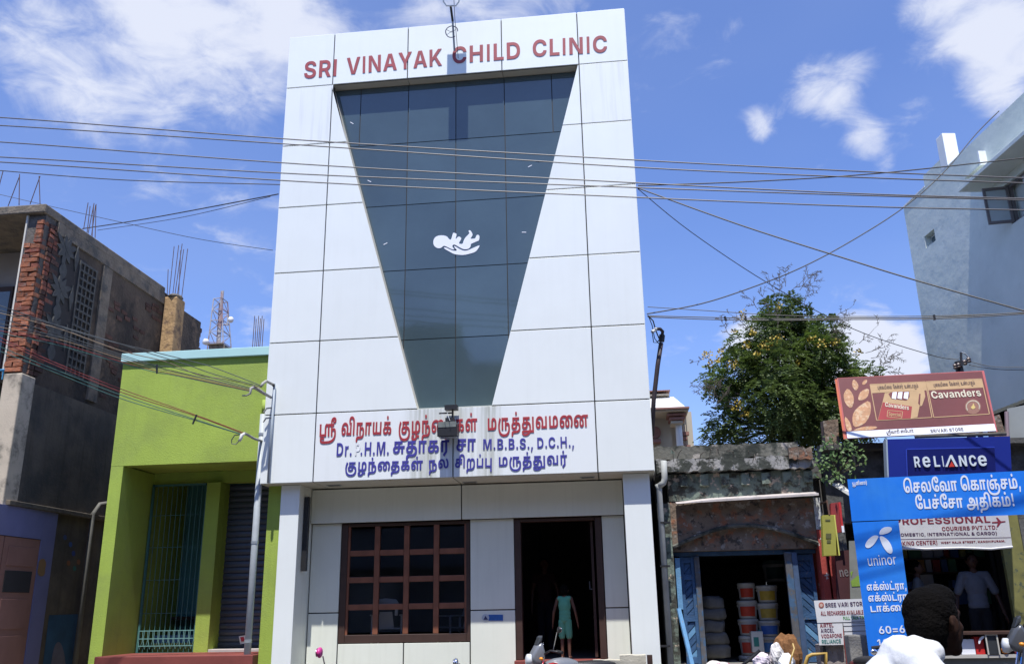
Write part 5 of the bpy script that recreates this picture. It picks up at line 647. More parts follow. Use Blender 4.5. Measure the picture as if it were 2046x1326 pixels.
for i in range(1, nb_): x_ = ga+bw*i; obj('bar', MB().tube([(x_, YR-.052, ggz0+.03), (x_, YR-.052, ggz1-.035)], .0065, 5), GBAR, gr)
for k in range(1, 5): z_ = ggz1-(ggz1-ggz0-.42)*k/4.4; obj('cross_bar', MB().bar((ga+.018, YR-.04, z_), (gb_-.018, YR-.04, z_), .012, .008), GBAR, gr)
for z_ in (ggz0+.36, ggz0+.24, ggz0+.13): obj('cross_bar', MB().bar((ga+.018, YR-.065, z_), (gb_-.018, YR-.065, z_), .016, .012), mat('sunlit blue green iron', (.16, .34, .32), .45, .1), gr)  # lower bars paler than the rest: sunlight put into their colour
for i in range(nb_): x_ = ga+bw*(i+.5); obj('scroll', MB().tube([(x_-.03, YR-.07, ggz0+.36), (x_-.035, YR-.07, ggz0+.2), (x_, YR-.07, ggz0+.08), (x_+.035, YR-.07, ggz0+.2), (x_+.03, YR-.07, ggz0+.36)], .005, 5), mat('sunlit blue green iron', (.25, .48, .46)), gr)  # scrolls share the painted-in sunlit tone of the lower bars
obj('wall_shelf', MB().box((at(335, 1235, YR+1.2).x, YR+1.1, at(335, 1238, YR+1.2).z), (gb_+.1, YR+1.29, at(335, 1235, YR+1.2).z+.03)), DARK, gb)
# roller shutter
SL = mat('slate blue shutter steel', (.07, .085, .11), .45, .15, 3, metal=.3)
sz1, sz0 = ggz1-.004, at(470, 1294, YR+.2).z; sh = obj('roller_shutter', MB().box((sa+.002, YR+.26, sz0), (oR+.3, YR+.28, sz1)), SL, gb); ns_ = 27; dh = (sz1-sz0)/ns_
ref = None
for i in range(ns_):
    z_ = sz0+dh*i; yy = YR+.258
    if ref is None:
        ref = obj('slat', MB().prism([(sa+.004, yy, z_+.002), (sa+.004, yy-.012, z_+.012), (sa+.004, yy-.020, z_+dh*.5), (sa+.004, yy-.012, z_+dh-.012), (sa+.004, yy, z_+dh-.004)], (oR+.28-sa, 0, 0)), SL, sh)
    else: c_ = ref.copy(); COL.objects.link(c_); c_.location = ref.location+Vector((0, 0, dh*i))
obj('sill_slab', MB().box((sa-.09, YR-.1, sz0-.11), (oR-.003, YR+.3, sz0-.002)), mat('pale cement', (.5, .45, .42), .85, .2), gb, bevel=.006)
st = wallplane(YR+.23); obj('sticker', poly_on(st, [(477, 1270), (490, 1268), (493, 1284), (480, 1286)], .002, .003), mat('white paper', (.7, .68, .66), .8), sh); obj('sticker_print', poly_on(st, [(480, 1272), (487, 1271), (489, 1280), (482, 1281)], .005, .002), mat('red print', (.5, .03, .05), .6), sh)
pz = at(380, 1308, YG-.1).z
obj('plinth', MB().box((oL+.003, YG-.2, .136), (oR-.003, YR-.123, pz)), REDP, gb, bevel=.012); obj('inner_floor', MB().box((oL+.003, YR-.12, .136), (gb_+.02, YR+1.29, ggz0-.01)), REDP, gb)
# ---- service pipe, bracket pipe
PG = mat('grey painted pipe', (.38, .41, .42), .55, .12, 6)
pY = 13.12; sp_ = thing('service_pipe', (at(515, 1300, pY).x, pY, .14), 'thick grey upright pipe before the roller shutter with the lower service cables', 'pipe')
px_ = at(514.8, 1000, pY).x; zt = at(514, 828, pY).z
obj('pipe', MB().tube([(px_, pY, .14), (px_, pY, zt)], .05, 16), PG, sp_, smooth=True); obj('pipe_sleeve', MB().tube([(px_+.01, pY, zt), (px_+.01, pY, at(514, 800, pY).z)], .042, 14), GRN, sp_, smooth=True)
for py_ in (1280, 1083, 868): zc_ = at(515, py_, pY).z; obj('clamp', MB().tube([(px_, pY, zc_-.02), (px_, pY, zc_+.02)], .056, 14), STEEL, sp_)
POR = mat('weathered conduit', (.33, .32, .29), .6, .25, 20)
obj('bracket', MB().tube([at(524, 881, 13.1), at(508, 876, 12.9), at(496, 869, 12.75), at(488, 865, 12.65)], .02, 7), POR, sp_)
obj('gooseneck', MB().tube([at(488, 866, 12.65), at(483, 869, 12.6), at(481, 876, 12.6), at(478, 881, 12.6)], [.022, .026, .024, .02], 8), mat('white conduit', (.6, .6, .56), .5, .1), sp_, smooth=True)
obj('cable_loop', MB().tube([at(478, 880, 12.6), at(471, 887, 12.6), at(463, 886, 12.6), at(463, 878, 12.6), at(469, 869, 12.6), at(482, 868, 12.6)], .008, 6), mat('grey cable', (.16, .16, .15), .6), sp_)
bp_ = thing('service_bracket', (at(538, 960, 12.95).x, 12.95, at(538, 965, 12.95).z), 'thin grey conduit on the clinic left edge with two arms holding cables', 'bracket')
xb = at(541, 870, 12.94).x; obj('conduit', MB().tube([(xb, 12.955, at(538, 964, 12.95).z), (xb, 12.955, at(543, 766, 12.95).z)], .021, 8), mat('blue grey conduit', (.34, .39, .43), .6, .1), bp_, smooth=True)
obj('arm', MB().tube([at(545, 768, 12.94), at(538, 764, 12.8), at(532, 761, 12.7), at(526, 765, 12.6), at(521, 772, 12.55)], .022, 8), POR, bp_, smooth=True); obj('arm', MB().tube([at(542, 794, 12.94), at(528, 786, 12.75), at(516, 778, 12.6), at(507, 773, 12.55), at(501, 776, 12.5), at(500, 786, 12.5), at(492, 790, 12.5), at(484, 790, 12.5)], [.02, .024, .028, .03, .024, .016, .012, .01], 8), POR, bp_, smooth=True)
obj('end_cap', MB().ell(at(546.5, 769, 12.93), (.025, .025, .03), 8), BLK, bp_)
for a, b in ((520, 835), (528, 815)):
    p_ = at(a+8, b, 12.97); obj('insulator', MB().tube([(xb, 12.95, p_.z), (xb-.08, 12.9, p_.z-.02), (xb-.12, 12.9, p_.z-.08)], .012, 6), POR, bp_)
# ---------------------------------------------------------------- unfinished brick building on the left
XS = at(95, 410, 13).x; zs = at(95, 410, 13).z
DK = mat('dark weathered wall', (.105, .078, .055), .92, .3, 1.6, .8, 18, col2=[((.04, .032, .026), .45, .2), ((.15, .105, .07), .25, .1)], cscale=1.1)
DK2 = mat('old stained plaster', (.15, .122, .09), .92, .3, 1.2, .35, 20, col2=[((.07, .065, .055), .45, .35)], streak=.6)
CON = mat('rough concrete', (.20, .165, .125), .95, .3, 5, .8, 22, col2=[((.10, .095, .085), .4, .2)], cscale=3)
MORT = mat('mortar', (.13, .115, .10), .95, .35, 8, .8, 40)
PLC = mat('sunlit cream plaster with black stains', (.55, .47, .36), .9, .15, 2, .2, col2=[((.08, .075, .065), .32, .25)], cscale=2.2)  # cream plaster colour with random black stains
lb = thing('unfinished_brick_building', (XS-2, 16, 0), 'dark unfinished brick and concrete building with bare rebars on its roof', 'building')
zfl = at(45, 745, 13).z; YB = 19.0
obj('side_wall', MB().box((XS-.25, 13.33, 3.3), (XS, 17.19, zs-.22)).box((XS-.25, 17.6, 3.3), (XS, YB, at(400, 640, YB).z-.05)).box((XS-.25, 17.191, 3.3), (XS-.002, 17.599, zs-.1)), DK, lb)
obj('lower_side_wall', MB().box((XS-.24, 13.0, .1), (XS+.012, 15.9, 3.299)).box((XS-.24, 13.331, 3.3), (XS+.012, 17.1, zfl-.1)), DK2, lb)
obj('roof_slab', MB().box((-17, 12.93, zs-.16), (XS+.02, 17.19, zs)), CON, lb, bevel=.02); obj('ring_beam', MB().box((XS-.25, 13.34, zs-.38), (XS+.03, 17.18, zs-.162)), CON, lb)
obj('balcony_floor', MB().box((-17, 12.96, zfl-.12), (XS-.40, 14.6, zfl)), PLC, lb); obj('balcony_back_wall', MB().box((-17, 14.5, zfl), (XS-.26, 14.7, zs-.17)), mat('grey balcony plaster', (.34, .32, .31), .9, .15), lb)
bw_ = obj('window', MB().box((at(-60, 700, 14.5).x, 14.46, at(0, 760, 14.5).z), (at(9, 700, 14.5).x, 14.498, at(0, 575, 14.5).z)), DARK, lb); obj('pane', MB().box((at(-50, 700, 14.5).x, 14.452, at(0, 750, 14.5).z), (at(5, 700, 14.5).x, 14.459, at(0, 585, 14.5).z)), GLASS, bw_)
pxl = at(57, 430, 13).x
obj('brick_pier', MB().box((pxl, 13.03, zfl), (XS-.015, 13.33, zs-.162)), MORT, lb); obj('plaster_edge', MB().box((pxl-.03, 13.0, zfl), (pxl-.001, 13.3, zs-.162)), mat('pale plaster edge', (.6, .57, .5), .9), lb)
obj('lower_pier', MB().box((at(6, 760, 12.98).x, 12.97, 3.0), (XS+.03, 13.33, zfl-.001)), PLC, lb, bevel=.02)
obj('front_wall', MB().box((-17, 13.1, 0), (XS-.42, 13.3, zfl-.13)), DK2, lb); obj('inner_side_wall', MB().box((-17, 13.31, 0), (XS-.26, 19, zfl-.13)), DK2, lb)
BR = [mat('brick orange', (.33, .115, .055), .9, .3, 14, .5, rnd=.3, col2=[((.16, .12, .10), .25, .2)]), mat('brick red', (.24, .075, .045), .9, .3, 14, .5, rnd=.3, col2=[((.14, .11, .09), .25, .2)]), mat('brick dull', (.10, .05, .036), .9, .35, 14, .5, rnd=.35)]
bmesh_c = {}
def brick(a, b, par, k=None, jit=.008):
    a, b = Vector(a), Vector(b); sz = tuple(round(abs(v), 2) for v in (b-a)); k = random.choice((0, 0, 1, 2)) if k is None else k; var_ = random.randint(0, 2); key = (sz, k, var_)
    if key not in bmesh_c:
        mb = MB().box((-sz[0]/2, -sz[1]/2, -sz[2]/2), (sz[0]/2, sz[1]/2, sz[2]/2)); rg = random.Random(hash(key) % 999)
        mb.v = [tuple(c+rg.uniform(-.007, .007) for c in v) for v in mb.v]; me = bpy.data.meshes.new('brick'); me.from_pydata(mb.v, [], mb.f); me.materials.append(BR[k]); bmesh_c[key] = me
    o = bpy.data.objects.new('brick', bmesh_c[key]); COL.objects.link(o); o.parent = par
    o.location = (a+b)/2-ORG[par]+Vector([random.uniform(-jit, jit) for _ in range(3)]); o.rotation_euler = (random.uniform(-.03, .03), random.uniform(-.04, .04), random.uniform(-.03, .03)); return o
z_ = zfl+.03; i = 0; ch_ = .088
while z_ < zs-.30:
    w_ = XS-pxl-.02
    if i % 2: spl = random.uniform(.4, .6); segs = ((0, spl), (spl, 1))
    else: segs = ((.04, .97),)
    if z_ > zs-.7: segs = ((.55, 1.0),)
    for s0, s1 in segs: brick((pxl+.01+w_*s0+.008, 12.985, z_), (pxl+.01+w_*s1-.006, 13.13, z_+ch_-.02), lb, 0 if random.random() < .6 else 1)
    for s0, s1 in ((13.14, 13.26), (13.275, 13.40+.09*(i % 2))): brick((XS-.09, s0, z_), (XS+.022, s1, z_+ch_-.02), lb, 2 if random.random() < .6 else 1)
    z_ += ch_; i += 1
zr = at(95, 560, 13)                                   # patches of bare brick further back on the side wall
for j in range(150):
    yy = random.uniform(14.9, 17.0); row = random.randint(0, 26); z_ = 5.45+row*.09
    if math.sin(yy*3.1+row*.5)+math.sin(row*.9+yy) > .2: brick((XS-.03, yy, z_), (XS+.014, yy+.2, z_+.068), lb, 2, .004)
# concrete post with peeling face, back end
cx1 = at(348, 650, 17.2).x; zc1 = at(335, 592, 17.2).z
obj('column', MB().box((XS+.001, 17.2, 4.5), (cx1, 17.6, zc1)), mat('ochre rough column', (.42, .27, .13), .95, .3, 4, .8, 18, col2=[((.2, .13, .08), .35, .15)], cscale=5), lb, bevel=.03)  # even ochre colour with random darker patches
obj('broken_cap', MB().ell((cx1-.12, 17.35, zc1+.02), (.17, .2, .07), 8), CON, lb)
for k in range(26):
    z_ = 4.9+k*.12; obj('brick_end', MB().box((XS-.2, YB, z_), (XS-.01, YB+random.uniform(.02, .16), z_+.1)), BR[2], lb)
RB = mat('rusty rebar', (.11, .06, .05), .8, .3, 20)
def rebar(p0, p1, Y, par, r=.008): obj('rebar', MB().tube([at(*p0, Y), at(*p1, Y)], r, 5), RB, par)
for a, b in (((16, 412), (39, 352)), ((38, 410), (39, 348)), ((60, 408), (80, 352)), ((80, 407), (78, 352)), ((-2, 372), (6, 342))): rebar(a, b, 13.4, lb)
for a, b in (((167, 458), (176, 405)), ((174, 464), (180, 412)), ((176, 466), (188, 406)), ((184, 474), (187, 410)), ((190, 475), (192, 408)), ((183, 470), (191, 410))): rebar(a, b, 15, lb)
for a, b in (((334, 592), (336, 538)), ((338, 590), (348, 492)), ((345, 590), (357, 490)), ((349, 592), (364, 487)), ((354, 592), (367, 498)), ((357, 592), (361, 500)), ((363, 594), (375, 497))): rebar(a, b, 17.4, lb)
# ornamental blocks on the side wall
ORN = mat('dusty grey ornament', (.085, .085, .08), .9, .3, 10)
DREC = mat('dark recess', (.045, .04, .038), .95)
y0_, y1_ = atX(103, 500, XS).y, atX(168, 560, XS).y
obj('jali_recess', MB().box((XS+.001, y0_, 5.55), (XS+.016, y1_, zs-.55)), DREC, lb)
def petal(c, L_, w, ang): 
    u_, v_ = Vector((0, math.cos(ang), math.sin(ang))), Vector((0, -math.sin(ang), math.cos(ang)))
    return [c+u_*(L_*t)+v_*(w*math.sin(math.pi*t)*s) for t, s in [(t/6, 1) for t in range(7)]+[(t/6, -1) for t in range(5, 0, -1)]]
ym = y0_+(y1_-y0_)*.33
for py_ in (505, 585, 665):
    c = atX(128-(py_-585)*.13, py_, XS); c = Vector((XS+.017, ym, c.z)); orn = obj('ornament', MB().ell(c, (.02, .05, .05), 8), ORN, lb)
    for k in range(9): obj('petal', MB().prism(petal(c, .27 if k % 3 else .36, .055, k*2*math.pi/9+.4), (.02+.004*(k % 3), 0, 0)), ORN, orn)
    d_ = c+Vector((0, 0, -.34)); obj('leaf_drop', MB().prism(petal(d_+Vector((0, 0, .1)), .34, .11, -math.pi/2), (.022, 0, 0)), ORN, orn)
    obj('diamond', MB().prism([(XS+.017, ym+.33, c.z+.2), (XS+.017, ym+.27, c.z-.05), (XS+.017, ym+.33, c.z-.3), (XS+.017, ym+.39, c.z-.05)], (.03, 0, 0)), ORN, orn)
yg0 = ym+.45; lat_ = obj('lattice_frame', MB().box((XS+.017, yg0, 5.6), (XS+.05, yg0+.03, zs-.6)).box((XS+.017, yg0+.52, 5.6), (XS+.05, yg0+.55, zs-.6)), ORN, lb)
for k in range(15): obj('lattice_rib', MB().box((XS+.017, yg0+.031, 5.6+k*.15), (XS+.045, yg0+.519, 5.64+k*.15)), ORN, lat_)
for k in range(1, 4): obj('lattice_rib', MB().box((XS+.018, yg0+.13*k, 5.6), (XS+.048, yg0+.13*k+.025, zs-.6)), ORN, lat_)
obj('wall_post', MB().box((XS+.001, yg0+.75, 5.3), (XS+.04, yg0+1.05, zs-.4)), CON, lb)
obj('ledge', MB().box((XS+.013, 13.05, 3.20), (XS+.10, 16.2, 3.28)), DK2, lb, bevel=.01)
obj('balcony_rail', MB().tube([(-12, 12.98, zfl+.06), (at(9, 745, 12.98).x, 12.98, zfl+.06)], .02, 6).tube([(at(6, 745, 12.98).x, 12.98, zfl-.1), (at(6, 745, 12.98).x, 12.98, zfl+.06)], .012, 5), mat('sky blue rail', (.05, .25, .45), .5), lb)
# side door in lavender surround
LAV = mat('lavender paint', (.20, .20, .36), .8, .12, 2); PNK = mat('dull pink painted wood', (.34, .17, .13), .6, .12, 3); YX = XS+.06
def sx2(px, py): return atX(px, py, YX)
d0, d1, d2 = sx2(0, 1200).y-1.0, sx2(66, 1200).y, sx2(96, 1180).y; dz = sx2(40, 1072).z
obj('door_surround', MB().box((XS+.013, d1, .15), (YX, d2, 3.199)).box((XS+.013, d0-.4, dz), (YX, d1-.001, 3.199)), LAV, lb); door = obj('door', MB().box((XS+.013, d0, .15), (XS+.03, d1-.003, dz-.003)), DARK, lb)
dw = (d1-d0)/2
for i in range(2):
    lf = obj('door_leaf', MB().box((XS+.031, d0+dw*i+.01, .2), (XS+.048, d0+dw*(i+1)-.01, dz-.01)), PNK, door)
    for z0_, z1_, m_ in ((dz-.45, dz-.15, PNK), (dz-.85, dz-.52, DREC), (dz-1.4, dz-.95, PNK), (dz-2.1, dz-1.5, PNK)): obj('door_panel', MB().box((XS+.0485, d0+dw*i+.12, z0_), (XS+.058, d0+dw*(i+1)-.12, z1_)), m_, door, bevel=.004)
wpl = Plane((XS+.013, 0, 0), (XS+.013, 1, 0), (XS+.013, 0, 1))
for px_, py_, c_ in ((130, 1073, (.06, .09, .2)), (141, 1087, (.05, .1, .28)), (147, 1105, (.04, .07, .25)), (137, 1124, (.3, .12, .05)), (149, 1135, (.05, .17, .14)), (157, 1122, (.28, .12, .06))):
    obj('painted_spot', poly_on(wpl, [(px_+3.6*math.cos(a), py_+5.5*math.sin(a)) for a in [i*math.pi/6 for i in range(12)]], .002, .002), mat('spot%.2f%.2f' % (c_[0], c_[2]), c_, .8), lb)
obj('painted_panel', poly_on(wpl, [(98, 1228), (157, 1226), (146, 1340), (84, 1340)], .002, .002), mat('dark blue mural', (.03, .10, .19), .8, .3), lb)
obj('painted_figure', poly_on(wpl, smooth_pts([(100, 1345), (106, 1295), (116, 1278), (126, 1290), (134, 1345)], 2), .005, .002), mat('mural grey', (.15, .15, .2), .8, .3), lb)
lp = Plane((YX, 0, 0), (YX, 1, 0), (YX, 0, 1))
obj('sticker', poly_on(lp, smooth_pts([(78, 1118), (88, 1114), (93, 1124), (90, 1136), (90, 1148), (80, 1152), (74, 1142), (77, 1130)], 2), .002, .002), mat('ochre sticker', (.33, .19, .08), .7), lb)
yp = atX(172, 1150, XS+.1).y; obj('drain_pipe', MB().tube([(XS+.09, yp, .14), (XS+.09, yp, atX(183, 1020, XS+.1).z-.05), (XS+.14, yp+.1, atX(183, 1005, XS+.1).z), (XS+.3, yp+.3, atX(190, 1000, XS+.1).z)], .045, 10), mat('grey green drain pipe', (.13, .125, .11), .7, .2, 6), lb, smooth=True)
IG = 15.9; gt = thing('iron_gate', (at(195, 1250, IG).x, IG, .14), 'narrow brown iron lattice gate closing the lane beside the green shop house', 'gate')
g0, g1_ = XS+.14, gx0+.1; gz1 = at(200, 1010, IG).z
obj('frame', MB().bar((g0, IG, .15), (g0, IG, gz1), .05, .05).bar((g1_, IG, .15), (g1_, IG, gz1), .05, .05).bar((g0, IG, gz1), (g1_, IG, gz1), .05, .05), mat('brown iron', (.16, .07, .05), .6, .2), gt); obj('sheet', MB().box((g0, IG+.03, .15), (g1_, IG+.04, gz1)), mat('dark brown sheet', (.06, .028, .022), .7, .2), gt)
GI = mat('dusty pale iron', (.26, .23, .22), .6, .2)
for k in range(22): z_ = .3+k*(gz1-.4)/22; obj('cross_bar', MB().bar((g0, IG-.02, z_), (g1_, IG-.02, z_), .02, .02), GI, gt)
for k in range(1, 11): x_ = g0+(g1_-g0)*k/11; obj('bar', MB().bar((x_, IG-.005, .15), (x_, IG-.005, gz1), .018, .018), GI, gt)
# ---------------------------------------------------------------- far things behind the roofs on the left
rc = thing('rebar_column', (at(515, 700, 17).x, 17, gcb-.05), 'cluster of six bare rebars rising behind the green roof next to the clinic wall', 'rebars')
obj('column_stub', MB().box((at(503, 700, 17).x, 16.9, gcb-.05), (at(524, 700, 17).x, 17.2, at(515, 697, 17).z)), CON, rc)
for a, b in (((504.5, 694), (509, 631)), ((509, 694), (512, 637)), ((512.5, 694), (517, 631)), ((516, 694), (520.5, 636)), ((519, 694), (524, 631)), ((523.5, 694), (527.5, 637))): rebar(a, b, 17, rc)
TW = mat('red and white faded tower steel', (.30, .20, .20), .7, .3, 1.5, col2=(.4, .38, .38), cscale=.5); TY = 75.0
tw = thing('telecom_tower', (at(432, 690, TY).x, TY, 0), 'distant lattice telecom tower with two round dishes', 'tower')
def lerp(a, b, t): return a+(b-a)*t
tl, tr_, bl, brr = at(423, 603, TY), at(450, 600, TY), at(415, 692, TY), at(446, 692, TY); legs = []
for dx, dy in ((0, 0), (1, 0), (1, 1), (0, 1)):
    top = lerp(tl, tr_, .12+.76*dx)+Vector((dx*.2*(-1), dy*1.3, 0)); bot = lerp(bl, brr, dx)+Vector((0, dy*1.8, 0)); bot = bot+(bot-top)*.4; legs.append((bot, top+Vector((0, 0, .3)))); obj('leg', MB().tube([bot, top+Vector((0, 0, .3))], .055, 5), TW, tw)
br_ = MB(); nlev = 6
for k in range(nlev):
    t0_, t1_ = k/nlev, (k+1)/nlev
    for i in range(4):
        a, b = legs[i], legs[(i+1) % 4]; br_.bar(lerp(*a, t1_), lerp(*b, t1_), .06, .06).bar(lerp(*a, t0_), lerp(*b, t1_), .04, .04) if (k+i) % 2 else br_.bar(lerp(*a, t1_), lerp(*b, t1_), .05, .05).bar(lerp(*b, t0_), lerp(*a, t1_), .04, .04)
obj('bracing', br_, TW, tw); obj('ladder', MB().bar(lerp(bl, brr, .55)+Vector((0, .5, 0)), lerp(tl, tr_, .55)+Vector((0, .5, 1.2)), .28, .1), TW, tw)
obj('lightning_rod', MB().tube([lerp(tl, tr_, .72), at(443, 591, TY)], .03, 5), TW, tw)
dm = mat('white dish', (.62, .62, .62), .6)
for a, r_ in (((461, 639), .25), ((412, 683), .28)): obj('dish', MB().lathe(at(*a, TY-.5), [(.02, .25), (r_, .22), (r_*1.05, 0), (r_, -.12), (.03, -.18)], 14, (.5 if a[0] > 430 else -.6, -1, .1)), dm, tw, smooth=True)
obj('dish_mount', MB().bar(at(455, 627, TY), at(454, 651, TY), .08, .08).bar(at(448, 632, TY), at(456, 633, TY), .06, .06).bar(at(447, 647, TY), at(455, 647, TY), .06, .06).bar(at(417, 684, TY), at(413, 683, TY), .06, .06), TW, tw)
fb = thing('far_roof', (at(435, 692, 60).x, 60, 0), 'grey rooftop block far away below the telecom tower', 'building'); obj('wall', MB().box((at(417, 695, 60).x, 60, 0), (at(449, 695, 60).x, 64, at(430, 689, 60).z)), CON, fb); obj('roof', MB().box((at(415, 695, 60).x, 59.8, at(430, 689, 60).z), (at(446, 695, 60).x, 63.8, at(430, 687, 60).z)), CON, fb)
# ---------------------------------------------------------------- old weathered store
YO = 13.45
OLD = mat('mildewed lime plaster', (.15, .145, .12), .95, .35, 3, .6, 22, col2=[((.035, .04, .032), .45, .12), ((.42, .38, .33), .22, .06), ((.10, .17, .14), .18, .1)], cscale=2.6)
OLDW = mat('flaking whitewash over mildew', (.34, .33, .31), .95, .3, 4, .6, 22, col2=[((.05, .055, .045), .5, .08), ((.30, .20, .15), .12, .06)], cscale=4)
OLDG = mat('greenish peeling plaster', (.17, .21, .17), .95, .3, 3, .6, 22, col2=[((.05, .05, .04), .42, .1), ((.50, .40, .30), .28, .06)], cscale=3.6)
OLDB = mat('brown crumbling plaster', (.20, .15, .11), .95, .3, 5, .9, 18, col2=[((.30, .13, .07), .35, .12), ((.06, .05, .042), .32, .1), ((.33, .30, .26), .25, .08)], cscale=5)
ob = thing('old_store', (at(1480, 1300, YO).x, YO, .14), 'small old store with mildewed plaster, an arched doorway and open blue doors', 'building')
ox0, ox1 = X1+.02, at(1648, 1050, YO).x
def oz(a, b): return (at(*a, YO).z+at(*b, YO).z)/2
zp1, zp0, zc0, zf0 = oz((1325, 893), (1640, 879)), oz((1325, 924), (1640, 905)), oz((1325, 952), (1640, 930)), oz((1355, 1003), (1635, 990))
def rough(mb, amt, sd=3):
    rg = random.Random(sd); mb.v = [tuple(c+rg.uniform(-amt, amt) for c in v) for v in mb.v]; return mb
def strip_box(x0, x1, y0, y1, z0, z1, n, amt, sd):     # a band with uneven, broken edges
    rg = random.Random(sd); mb = MB(); X = [x0+(x1-x0)*i/n for i in range(n+1)]; T = [z1+rg.uniform(-amt, amt*.4) for _ in X]; B = [z0+rg.uniform(-amt*.6, amt*.6) for _ in X]; F_ = [y0+rg.uniform(-amt*.5, amt*.5) for _ in X]
    vs = [];
    for i in range(n+1): vs += [(X[i], F_[i], B[i]), (X[i], F_[i], T[i]), (X[i], y1, T[i]), (X[i], y1, B[i])]
    fs = [(0, 1, 2, 3), (4*n+3, 4*n+2, 4*n+1, 4*n)]
    for i in range(n):
        for k in range(4): a = 4*i+k; b = 4*i+(k+1) % 4; fs.append((a, a+4, b+4, b))
    return mb.add(vs, fs)
obj('parapet', strip_box(ox0, ox1-.25, YO-.03, YO+.35, zp0+.01, zp1, 34, .02, 1), OLD, ob); obj('cornice', strip_box(ox0+.02, ox1-.08, YO-.14, YO+.3, zc0, zp0, 34, .03, 2), OLDW, ob)
obj('broken_cornice_piece', strip_box(at(1570, 900, YO).x, ox1-.1, YO-.2, YO-.145, zp0-.07, zp0+.10, 8, .03, 5), OLDB, ob)
obj('frieze', strip_box(ox0+.18, ox1-.1, YO-.01, YO+.3, zf0, zc0-.01, 30, .01, 3), OLDG, ob)
for k in range(7): x_ = ox0+.35+k*.30; obj('bracket_stub', rough(MB().box((x_, YO-.07, zc0-.20), (x_+.12, YO-.012, zc0-.04)), .012, k), OLDG, ob)
s0, s1 = at(1352, 1006, YO-.25), at(1636, 989, YO-.25)
obj('drip_strip', MB().prism([(s0.x, YO-.26, s0.z), (s1.x, YO-.26, s1.z), (s1.x, YO-.26, s1.z+.03), (s0.x+.5, YO-.26, s0.z+.045)], (0, .24, .05)), mat('pale bent sheet', (.5, .45, .42), .7, .3, 8), ob)
al, ar = at(1345, 1100, YO), at(1634, 1083, YO); crown = at(1485, 1052, YO).z; zs_ = (al.z+ar.z)/2
arch = [(al.x+(ar.x-al.x)*t, zs_+(crown-zs_)*math.sin(math.pi*t)) for t in [i/14 for i in range(15)]]
obj('arch_wall', MB().prism([(al.x, YO, zf0-.01)]+[(x, YO, z) for x, z in arch]+[(ar.x, YO, zf0-.01)], (0, .28, 0)), OLDB, ob)
obj('tympanum', MB().prism([(al.x, YO+.08, zs_-.04)]+[(x, YO+.08, z) for x, z in arch]+[(ar.x, YO+.08, zs_-.04)], (0, .15, 0)), OLDB, ob)
obj('arch_ring', MB().tube([(x, YO-.012, z+.02) for x, z in arch], .03, 6), OLD, ob)
obj('pier', strip_box(ox0, al.x, YO-.001, YO+.5, .14, zf0-.012, 6, .02, 6), OLD, ob)
p0_ = at(1338, 1120, YO-.06).x; obj('pilaster', MB().box((al.x-.10, YO-.07, .14), (al.x-.01, YO-.005, zf0-.1)), OLDG, ob)
PAINTW = mat('chipped whitewash', (.55, .56, .54), .9, .2, 6, .4, col2=[((.07, .08, .06), .35, .08), ((.2, .25, .22), .2, .1)], cscale=7)
rp0, rp1 = ar.x+.001, at(1652, 1120, YO).x; zrd = at(1640, 1057, YO).z
obj('pier', MB().box((rp0, YO-.03, zrd), (rp1, YO+.5, zf0-.012)), PAINTW, ob); REDC = mat('chipped red paint', (.36, .05, .035), .7, .2, 4, .2, col2=[((.62, .62, .58), .2, .04)], cscale=5)
obj('painted_pier', MB().box((rp0+.002, YO-.032, .14), (rp1, YO+.48, zrd-.002)), REDC, ob); obj('painted_post', MB().box((rp1+.03, YO-.02, .14), (rp1+.13, YO+.3, at(1660, 1105, YO).z)), REDC, ob)
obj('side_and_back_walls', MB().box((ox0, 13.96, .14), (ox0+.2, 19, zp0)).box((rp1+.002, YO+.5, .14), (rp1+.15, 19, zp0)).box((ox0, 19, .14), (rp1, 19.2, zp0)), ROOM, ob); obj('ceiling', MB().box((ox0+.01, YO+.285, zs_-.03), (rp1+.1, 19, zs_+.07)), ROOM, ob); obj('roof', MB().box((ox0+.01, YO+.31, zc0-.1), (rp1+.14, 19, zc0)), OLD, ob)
obj('floor', MB().box((ox0, YO, .14), (rp1, 19, .70)), mat('store floor', (.2, .19, .17), .9), ob)
# blue doors
BD = mat('faded blue door paint', (.035, .10, .22), .7, .3, 6, .3, col2=[((.17, .16, .14), .22, .06)], cscale=9); BD2 = mat('light blue worn paint', (.13, .30, .50), .7, .2, 6, .2, col2=[((.25, .24, .2), .2, .06)], cscale=9); WD = mat('worn grey wood', (.10, .10, .105), .85, .3, 12, col2=[((.05, .11, .2), .4, .1)], cscale=8)
YD = YO+.24
def dbox(nm, x0, x1, y0, y1, z0, z1, m_, par, bev=.004): return obj(nm, MB().box((x0, y0, z0), (x1, y1, z1)), m_, par, bevel=bev)
zl1, zl0 = at(1480, 1096, YD).z, at(1480, 1108, YD).z
dfm = dbox('door_lintel', al.x, ar.x, YD-.03, YD+.1, zl0, zs_-.045, BD, ob)
def hclip(poly, nx, ny, c, keep=1):
    out = []
    for i in range(len(poly)):
        p, q = poly[i-1], poly[i]; dp, dq = (nx*p[0]+ny*p[1]-c)*keep, (nx*q[0]+ny*q[1]-c)*keep
        if (dp > 0) != (dq > 0): t_ = dp/(dp-dq); out.append((p[0]+t_*(q[0]-p[0]), p[1]+t_*(q[1]-p[1])))
        if dq > 0: out.append(q)
    return out
